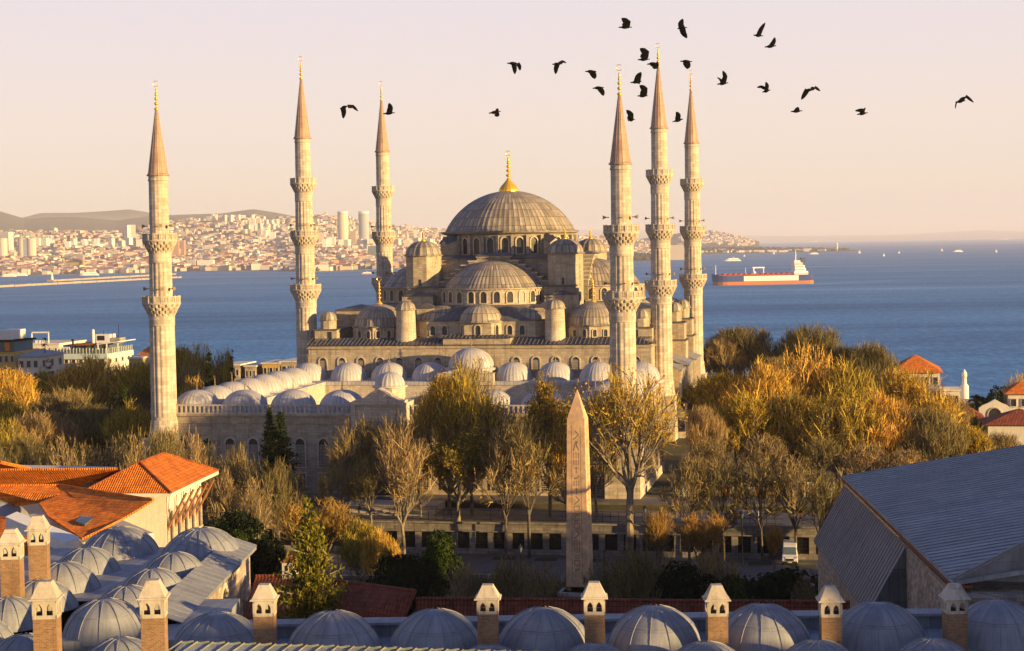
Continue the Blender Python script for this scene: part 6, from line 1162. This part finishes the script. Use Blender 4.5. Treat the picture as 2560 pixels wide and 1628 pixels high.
q = np.array(P3(726, 1440, 12.6))-np.array([24, -228, -5]); b = MB(); b.box(q[0]-.5, q[0]+.5, q[1]-.45, q[1]+.45, q[2]-.6, q[2]+1.1); b.box(q[0]-.26, q[0]-.06, q[1]-.47, q[1]-.45, q[2]+.45, q[2]+.85, 1); b.box(q[0]+.1, q[0]+.3, q[1]-.47, q[1]-.45, q[2]+.45, q[2]+.85, 1); c = b.build('chimney', ['plaster', 'dark_gap'], h2); b = MB(); b.add([(q[0]-.65, q[1]-.55, q[2]+1.1), (q[0]+.65, q[1]-.55, q[2]+1.1), (q[0], q[1]-.55, q[2]+1.55), (q[0]-.65, q[1]+.55, q[2]+1.1), (q[0]+.65, q[1]+.55, q[2]+1.1), (q[0], q[1]+.55, q[2]+1.55)], [(0, 1, 2), (3, 5, 4), (0, 2, 5, 3), (1, 4, 5, 2), (0, 3, 4, 1)]); b.build('chimney_roof', 'tile_red', c)
# ---------------------------------------------------------------- big lead roofed building at right
br = empty('lead_roofed_building', (80, -215, -5)); tag(br, 'large stone hall with broad ribbed lead roofs at lower right', 'hall'); bo = np.array([80, -215, -5.])
A = onZ(2106, 1190, 15.); Cc = onZ(2382, 1453, 15.); e = (Cc-A)/np.linalg.norm(Cc-A); pr = np.array([-e[1], e[0], 0]); Bv = pr*16.65+np.array([0, 0, 2.657]); far = 26.
def rolls(b, p0, p1, up, n, r=.055):
    for i in range(n+1): s = p0+(p1-p0)*i/n; b.tube(tuple(s), tuple(s+up), r, r, 4)
up = Bv/16.65*far; C2 = Cc+e*.3; b = MB(); b.slab([tuple(q-bo) for q in (A, C2, C2+up, A+up)], .25); rolls(b, A-bo+[0, 0, .03], C2-bo+[0, 0, .03], up, 48, .03); b.build('main_roof', 'lead_roof', br)
b = MB(); o_ = A-bo; f = -pr*.02; b.slab([tuple(q) for q in (A-bo-pr*.1+[0, 0, -.25], C2-bo-pr*.1+[0, 0, -.25], C2-bo+pr*1.2+[0, 0, -.25], A-bo+pr*1.2+[0, 0, -.25])], .16); b.build('eaves_board', 'tile_brown', br)
G = onZ(2290, 1367, 14.2); D0 = A+e*1.2+np.array([0, 0, -.85]); D1 = D0+e*float(np.dot(G-D0, e)); lo = -pr*2.85+np.array([0, 0, -5.1]); b = MB(); b.slab([tuple(q-bo) for q in (D0, D1, D1+lo, D0+lo)], .2); rolls(b, D0-bo+np.array([-.03, 0, .03]), D1-bo+np.array([-.03, 0, .03]), lo, 34, .035); b.build('lower_roof', 'lead_side', br)
b = MB(); P_ = [D1, D1+lo, D1+lo+pr*2.85, ]; q = [tuple(x-bo+e*.02) for x in (D1, D1+lo, D1+np.array([0, 0, -5.1]))]; b.add(q+[tuple(np.array(x)-e*.2) for x in q], [(0, 1, 2), (2, 1, 0), (3, 4, 5), (0, 3, 4, 1), (1, 4, 5, 2)]); b.build('lead_gable', 'lead_flat', br)
s0, s1 = A+pr*.04, Cc+pr*.04; b = MB(); b.prism([tuple((q-bo)[:2]) for q in (s0+e*.5, s1+e*2, s1+pr*24+e*2, s0+pr*24+e*.5)], 0, 19.3); wl = b.build('wall', 'rubble', br)
b = MB(); t0 = D0+lo+pr*.35; t1 = D1+lo+pr*.35; b.prism([tuple((q-bo)[:2]) for q in (t0, t1, t1+pr*2.5, t0+pr*2.5)], 0, 13.6); b.build('low_wall', 'rubble', br)
an = math.atan2(-pr[1], -pr[0]); 
for k in (.5, .8): q = D1+(Cc-D1)*k+pr*.3-bo; q = q-pr*.26; window(wl, q[0], q[1], 12.2 if k < .5 else 12.6, an, .9, 3.6, fw=.2, mats=('stone', 'pane'))
# end wing facing the viewer
E0 = onZ(2392, 1468, 14.3); E1 = onZ(2760, 1464, 14.3); hv = pr*4.393+np.array([0, 0, 2.269]); K0 = Cc+np.array([0, 0, .12]); K1 = K0+hv*2.1; b = MB(); b.slab([tuple(q-bo) for q in (E0, E1, K1, K0)], .2)
for i in range(11): t = (i+.5)/11; s = E0+(E1-E0)*t; tp = K0+(K1-K0)*t; b.tube(tuple(s-bo+[0, 0, .05]), tuple(tp-bo+[0, 0, .05]), .05, .05, 5)
b.tube(tuple(K0-bo+[0, 0, .06]), tuple(K1-bo+[0, 0, .06]), .09, .09, 6); b.build('wing_roof', 'lead_front', br)
b = MB(); b.prism([tuple((q-bo)[:2]) for q in (E0+[.5, .5, 0], E1+[0, .5, 0], E1+[0, 8, 0], E0+[.5, 8, 0])], 0, 19.3); b.build('wing_wall', 'rubble', br)
b = MB(); b.prism([tuple((q-bo)[:2]) for q in (E0+[.1, .1, 0], E1+[0, .1, 0], E1+[0, .6, 0], E0+[.1, .6, 0])], 18.4, 19.35)
for i in range(50): s = E0+(E1-E0)*i/50-bo; b.obox(s[0], s[1]+.0, 18.5, 18.85, .12, .3)
b.build('dentil_cornice', 'wood', br)
# ---------------------------------------------------------------- buildings in the middle distance
def bld(name, u0, u1, vt, vb, Y, dep, wm, label, roof=None, cat='building', wins=(0, 0), rz=0, rm='tile_orange', wincol='pane'):
    a = onY(u0, vt, Y); c = onY(u1, vb, Y); w_ = c[0]-a[0]; r = empty(name, ((a[0]+c[0])/2, Y, c[2]), rz); tag(r, label, cat); h = a[2]-c[2]; wl = MB().box(-w_/2, w_/2, 0, dep, -12, h).build('wall', wm, r)
    if roof == 'flat': MB().box(-w_/2-.3, w_/2+.3, -.3, dep+.3, h, h+.35).build('roof', 'plaster', r)
    elif roof: b = MB(); hip(b, -w_/2, w_/2, 0, dep, h, roof, .8, 0); b.build('roof', rm, r)
    for j in range(wins[1]):
        for i in range(wins[0]): window(r, -w_/2+w_*(i+.5)/wins[0], 0, h-2.6-j*3.1, -PI/2, min(1.3, w_/wins[0]*.5), 1.5, rect=True, fw=.12)
        for i in range(max(1, int(dep/4))): window(r, w_/2, dep*(i+.5)/max(1, int(dep/4)), h-2.6-j*3.1, 0, 1.2, 1.5, rect=True, fw=.12)
    return r, w_, h
plain('pale_teal', (.52, .62, .62)); HY = 95
r, w_, h = bld('terrace_hotel', 120, 268, 885, 975, HY, 17, 'plaster', 'white hotel with glazed roof terrace, sea behind, at left', None, 'hotel', (8, 2)); hx = r.location.x
def hu(u): return float(onY(u, 880, HY)[0])-hx
MB().box(-w_/2-.5, w_/2+.5, -.5, 17.5, h-1.5, h).build('cornice', 'pale_teal', r)
b = MB(); n = 18
for i in range(n+1): b.box(-w_/2+w_*i/n-.07, -w_/2+w_*i/n+.07, -.3, -.15, h, h+1.5)
for i in range(15): b.box(w_/2+.15, w_/2+.3, 17*i/14-.07, 17*i/14+.07, h, h+1.5)
b.box(-w_/2, w_/2, -.25, -.2, h, h+1.15, 1); b.box(w_/2+.2, w_/2+.25, 0, 17, h, h+1.15, 1); b.build('glass_balustrade', ['white_paint', 'glass'], r)
b = MB(); b.box(hu(178), hu(262), 3, 12, h, h+2.2); b.build('glazed_room', 'glass', r); MB().box(hu(172), hu(236), 1.5, 12.5, h+2.2, h+2.5).build('brown_roof', 'tile_brown', r); b = MB(); b.slab([(hu(238), 1, h+2.6), (hu(292), 1, h+3.3), (hu(292), 13, h+3.3), (hu(238), 13, h+2.6)], .25)
for u in (240, 262, 290): b.box(hu(u)-.12, hu(u)+.12, 1.2, 1.45, h, h+2.8)
b.build('awning', 'white_paint', r); MB().box(hu(150), hu(176), 2, 11, h+.3, h+2.3).build('blue_awning', 'blue_paint', r)
for i in range(9): MB().box(hu(146+3.4*i)-.1, hu(146+3.4*i)+.1, -.1, .1, h, h+1.9).build('terrace_post', 'white_paint', r)
MB().box(hu(209), hu(245), 8, 12, h+2.5, h+4.9).build('plant_room', 'white_paint', r); MB().box(hu(214), hu(232), 7.9, 8, h+3.2, h+4.5).build('vent_panel', 'black_metal', r); MB().box(hu(246), hu(270), 8, 12, h+2.5, h+3.9).build('plant_room', 'stone_dark', r)
MB().lathe([(.42, h+2.4), (.42, h+6.0), (.25, h+6.3), (.05, h+6.35)], 12, (hu(203), 8, 0)).build('roof_tank', 'white_paint', r); MB().lathe([(.25, h), (.25, h+3.4), (.42, h+3.5), (.42, h+4.0), (.1, h+4.1)], 10, (hu(181), .5, 0)).build('flue', 'black_metal', r)
for u, hh in ((250, 5.2), (262, 4.6), (266, 7.5), (228, 5.8)): MB().box(hu(u)-.06, hu(u)+.06, 8.5, 8.62, h+2.5, h+hh).build('aerial', 'black_metal', r)
r, w_, h = bld('yellow_house', -20, 40, 880, 960, 60, 14, 'yellow_wall', 'yellow house with a red panelled upper storey at the left edge', None, 'house', (4, 2)); MB().box(-w_/2, w_/2, -.3, 10, h, h+2.6).build('upper_storey', 'glass', r); MB().box(w_*.1, w_*.3, -.5, -.3, h+.3, h+2.4).build('red_panel', 'orange_paint', r); MB().box(-w_/2-.6, w_/2+.6, -1, 11, h+2.6, h+3).build('roof', 'leaf_green', r); MB().box(-w_/2, w_*.2, 2, 10, h+3, h+5.4).build('roof_room', 'white_paint', r)
bld('grey_house', 45, 100, 892, 960, 55, 14, 'plaster', 'pale grey house with dark roof between the yellow house and the cedar', 1.6, 'house', (3, 2), rm='lead_roof')
r, w_, h = bld('back_hotel', 60, 150, 862, 960, 120, 18, 'plaster', 'flat roofed white building with a pergola behind the grey house', 'flat', 'building', (6, 2))
b = MB(); 
for x in (-w_*.32, w_*.16): b.box(x-.12, x+.12, 1, 1.3, h, h+3.6)
b.box(-w_*.32-.1, w_*.16+.1, 1, 1.3, h+3.3, h+3.7); b.build('pergola', 'white_paint', r)
for i in range(3): MB().box(w_*(-.2+.1*i), w_*(-.14+.1*i), .5, 1, h+.3, h+1.2).build('terrace_chair', 'white_paint', r)
bld('orange_house', 322, 352, 897, 960, 70, 12, 'yellow_wall', 'orange house right of the white hotel beside the minaret', 'flat', 'house', (3, 2)); bld('white_gable', 352, 372, 886, 960, 75, 10, 'plaster', 'white gabled house touching the left minaret', 2.2, 'house', (1, 1)); bld('white_house', -60, 15, 860, 930, 110, 14, 'plaster', 'white house with a roof garden at the far left edge', 'flat', 'house', (5, 2))
for i, (u0, u1, v, lb) in enumerate([(560, 600, 914, 'low cream roofed building left of the spruce foot'), (612, 640, 917, 'small white building behind the left row of small domes'), (655, 700, 910, 'ochre building behind the left row of small domes'), (700, 760, 906, 'long low pale building at the foot of the left mosque minaret')]): bld('low_building', u0, u1, v, 940, 85, 12, 'stone' if i != 2 else 'yellow_wall', lb, 'flat', 'building', (3, 1))
r, w_, h = bld('red_roof_villa', 2235, 2350, 932, 1040, 55, 18, 'plaster', 'cream villa with a red hipped roof above the grove at right', 3.6, 'villa', (5, 2), rm='tile_orange')
q = onY(2411, 970, 75); r = empty('white_turret', tuple(q)); tag(r, 'slender white turret against the sea at right', 'turret'); MB().lathe([(1.1, -9), (1.0, .5), (.6, .9), (.5, 2.6), (.65, 2.7), (.6, 3.6), (.2, 4.2), (.05, 4.5)], 12).build('body', 'white_paint', r)
q = onY(2487, 1047, 20); r = empty('arched_gate', tuple(q)); tag(r, 'white arched gateway with a dark opening at far right', 'gate'); b = MB(); pts = [(-3.2, -2), (-3.2, 2.2), (-2.4, 2.8), (-1.4, 3.2), (0, 4.0), (1.4, 3.2), (2.4, 2.8), (3.2, 2.2), (3.2, -2)]; n = len(pts); b.add([(x, 0, z) for x, z in pts]+[(x, 1.2, z) for x, z in pts], [tuple(range(n-1, -1, -1)), tuple(range(n, 2*n))]+[(i, (i+1) % n, n+(i+1) % n, n+i) for i in range(n)]); b.build('wall', 'plaster', r); window(r, 0, 0, -2, -PI/2, 2.6, 4.2, fw=.2, name='opening')
bld('gable_house', 2520, 2600, 985, 1020, 25, 10, 'plaster', 'white house with an orange roof at the right edge', 2.4, 'house', (3, 1)); bld('red_roof_house', 2470, 2640, 1062, 1090, -20, 10, 'plaster', 'house with a long dull red tiled roof at lower far right', 2.6, 'house', rm='tile_red'); bld('red_roof_house', 2380, 2455, 1048, 1080, -8, 10, 'plaster', 'house with a dull red roof left of the arched gateway', 2.4, 'house', rm='tile_red'); bld('shore_house', 2350, 2400, 978, 1010, 60, 8, 'plaster', 'low cream house between the villa and the turret', 'flat', 'house', (3, 1)); bld('shore_house', 2420, 2560, 1010, 1040, 45, 8, 'stone_dark', 'long dark low building behind the arched gateway', 'flat', 'building')
bld('hedge_house', 2105, 2200, 1150, 1190, -130, 6, 'plaster', 'small pale roofed house just above the lead roof ridge', 1.5, 'house', rm='tile_brown') if False else None
# ---------------------------------------------------------------- unseen house blocks added right of the frame, heights set to shade the square
for i, (x, y, w_, d_, h) in enumerate([(150, -318, 14, 20, 36.5), (150, -297, 14, 21, 36.5), (150, -281, 14, 11, 31), (150, -269.5, 14, 11, 34.5), (150, -253, 14, 21, 33), (150, -231, 14, 21, 29), (150, -209, 14, 21, 23.5), (150, -187, 14, 21, 22), (150, -166, 14, 20, 20)]):
    y -= 5; r = empty('shade_caster', (x, y, -5)); tag(r, 'added unseen house block shading the square from beyond the right edge', 'shade caster', 'added shade-casting blocks outside the right edge'); MB().box(-w_/2, w_/2, -d_/2, d_/2, -1, h-1.6, col=(.6, .5, .4)).build('wall', 'townhouse', r); b = MB(); hip(b, -w_/2, w_/2, -d_/2, d_/2, h-1.6, 2.2, .4, 0); b.build('roof', 'tile_red', r)
# ================================================================ BIRDS
def bird(pts, wings, label, D=120, s=2.6756, o=(1200, 30), bw=.05):
    # pts: head, tail; wings: each root, wrist, tip and a chord; given as seen, built at a real distance with real thickness
    P = lambda q, dd=0: Vector(at(o[0]+q[0]/s, o[1]+q[1]/s, D+dd)); hd, tl = P(pts[0]), P(pts[1]); c = (hd+tl)/2; ax = (tl-hd); ln = ax.length; ax.normalize(); fw = Vector(ray(1280, 814)).normalized(); sd = ax.cross(fw).normalized(); b = MB(); n = 8; prof = [(0, .008), (.06, .032), (.13, .04), (.2, .034), (.35, .085), (.55, .088), (.75, .055), (.88, .02), (1.0, .045)]
    V = []
    for t, r in prof:
        for i in range(n): a = 2*PI*i/n; V.append(hd+ax*ln*t+(sd*math.cos(a)+fw*math.sin(a)*(.3 if t > .9 else 1))*r*(1.25 if t < .9 else 1)-c)
    b.add(V, [(j*n+i, j*n+(i+1) % n, (j+1)*n+(i+1) % n, (j+1)*n+i) for j in range(len(prof)-1) for i in range(n)]+[tuple(range(n-1, -1, -1)), tuple(range((len(prof)-1)*n, len(prof)*n))], smooth=True)
    for w_, (rt, wr, tp, ch, dd) in enumerate(wings):
        R_, Wr, T_ = P(rt)-c, P(wr, dd*.5)-c, P(tp, dd)-c; path = [R_, (R_+Wr)/2, Wr, (Wr*.6+T_*.4), (Wr*.25+T_*.75), T_]; chs = [ch*1.0, ch*1.05, ch*.95, ch*.8, ch*.5, ch*.12]; V = []; pxm = D/F
        for k, (p_, c_) in enumerate(zip(path, chs)):
            t = (path[min(k+1, 5)]-path[max(k-1, 0)]).normalized(); cd_ = t.cross(fw).normalized()
            if cd_.dot(ax) < 0: cd_ = -cd_
            h = c_/s*pxm*1.36; th = .012+.02*(1-k/5); V += [p_-cd_*h*.5, p_+fw*th, p_+cd_*h*.5, p_-fw*th]
        b.add(V, [(4*j+i, 4*j+(i+1) % 4, 4*j+4+(i+1) % 4, 4*j+4+i) for j in range(5) for i in range(4)]+[(3, 2, 1, 0), (20, 21, 22, 23)])
    tag(b.build('bird', 'bird_black', loc=tuple(c)), label, 'bird', 'flock of dark birds over the mosque')
BW = [((925, 103), (1016, 102), [((972, 100), (985, 70), (947, 42), 38, 0)], 'dark bird with hooked raised wing, topmost left of the flock'),
 ((1320, 112), (1385, 104), [((1350, 108), (1343, 80), (1357, 46), 30, 1), ((1352, 108), (1360, 140), (1384, 176), 30, -1)], 'dark bird banking with both wings spread vertically, at the top'),
 ((1828, 155), (1893, 160), [((1862, 156), (1880, 115), (1908, 72), 22, 0)], 'dark bird with one long wing raised right, top right of the flock'), ((1903, 235), (1980, 226), [((1945, 230), (1965, 200), (1973, 170), 22, 0)], 'small dark bird just below the top right bird'),
 ((180, 343), (262, 346), [((225, 345), (232, 380), (233, 416), 24, 0), ((252, 345), (265, 365), (268, 392), 20, 1)], 'dark bird with both wings hanging down, left of the flock'), ((482, 350), (548, 348), [((518, 346), (508, 380), (506, 416), 24, 0), ((530, 344), (555, 331), (578, 340), 16, 2)], 'dark bird with one wing down and one outstretched right, second from the left group'),
 ((702, 398), (778, 399), [((748, 400), (762, 425), (769, 448), 30, 0)], 'dark bird with a short lowered wing, upper of the pair near the front right spire'), ((752, 511), (828, 505), [((800, 510), (818, 535), (826, 561), 26, 0)], 'dark bird with a lowered wing, lower of the pair near the front right spire'),
 ((1054, 320), (1134, 316), [((1095, 312), (1108, 270), (1070, 244), 38, 0)], 'dark bird with a broad hooked wing left of the tallest spire tip'), ((1115, 350), (1193, 343), [((1165, 345), (1172, 360), (1161, 381), 40, 0)], 'dark bird crossing the tip of the tallest spire'),
 ((1338, 330), (1418, 332), [((1378, 332), (1388, 360), (1387, 382), 34, 0)], 'dark bird with lowered wing right above the rightmost spire tip'), ((1005, 473), (1080, 465), [((1048, 478), (1058, 435), (1078, 403), 32, 0)], 'dark bird with raised wing between the two tall right spires, upper one'),
 ((1052, 562), (1122, 561), [((1092, 558), (1100, 515), (1068, 491), 34, 0)], 'dark bird with hooked wing between the two tall right spires, middle one'), ((1585, 484), (1660, 474), [((1628, 474), (1640, 430), (1624, 393), 24, 0), ((1618, 474), (1608, 452), (1587, 437), 14, 2)], 'dark bird with a steeply raised wing right of the rightmost spire'),
 ((1888, 537), (1942, 521), [((1915, 522), (1920, 492), (1912, 468), 20, 0), ((1910, 515), (1882, 500), (1852, 504), 16, 1)], 'dark bird with wings folding up and left, centre of the right group'), ((2170, 528), (2232, 517), [((2190, 520), (2172, 550), (2149, 587), 24, 0), ((2215, 516), (2245, 506), (2277, 529), 18, 1)], 'dark bird with widely arched wings in the right group'),
 ((2078, 667), (2155, 661), [((2115, 662), (2124, 650), (2129, 636), 22, 0)], 'small dark bird flying level below the arched winged one'), ((58, 678), (138, 665), [((108, 674), (116, 655), (119, 645), 16, 0), ((108, 676), (116, 690), (118, 702), 26, 1)], 'small dark bird above the main dome'),
 ((988, 727), (1036, 718), [((1005, 722), (1008, 685), (979, 656), 30, 0)], 'dark bird with a hooked wing just right of the near spire'), ((1358, 716), (1288, 735), [((1322, 722), (1326, 690), (1313, 668), 26, 0)], 'dark bird low between the two far right spires')]
for a, c, ws, lb in BW: bird((a, c), ws, lb)
bird(((408, 470), (466, 450)), [((430, 460), (436, 495), (432, 537), 26, 0), ((462, 454), (500, 455), (533, 487), 18, 1)], 'large dark bird with spread wings between the two left mosque minarets', s=2.733, o=(700, 100)); bird(((704, 505), (784, 497)), [((746, 500), (754, 462), (745, 431), 28, 0)], 'dark bird with raised wing beside the far left spire', s=2.733, o=(700, 100))
bird(((612, 372), (726, 352)), [((665, 360), (665, 325), (592, 332), 34, 0), ((680, 350), (688, 320), (705, 300), 20, 1)], 'dark bird second from the right in the flock', s=4.3, o=(2000, 200)); bird(((1668, 240), (1776, 222)), [((1720, 225), (1790, 178), (1868, 243), 30, 0), ((1690, 230), (1675, 265), (1670, 312), 14, 1)], 'rightmost dark bird alone over the sea horizon', s=4.3, o=(2000, 200))
# ---------------------------------------------------------------- haze
m = bpy.data.materials.new('haze'); m.use_nodes = True; nt = m.node_tree; nt.nodes.clear(); o = N(nt, 'ShaderNodeOutputMaterial'); v = N(nt, 'ShaderNodeVolumePrincipled')
v.inputs['Color'].default_value = (.92, .91, 1.0, 1); v.inputs['Density'].default_value = 4.0e-5; v.inputs['Anisotropy'].default_value = .0
nt.links.new(v.outputs[0], o.inputs['Volume']); MATS['haze'] = m
tag(MB().box(-60000, 50000, -1500, 64000, -42, 440).build('haze', 'haze'), kind='stuff')
cyc.volume_bounces = 1
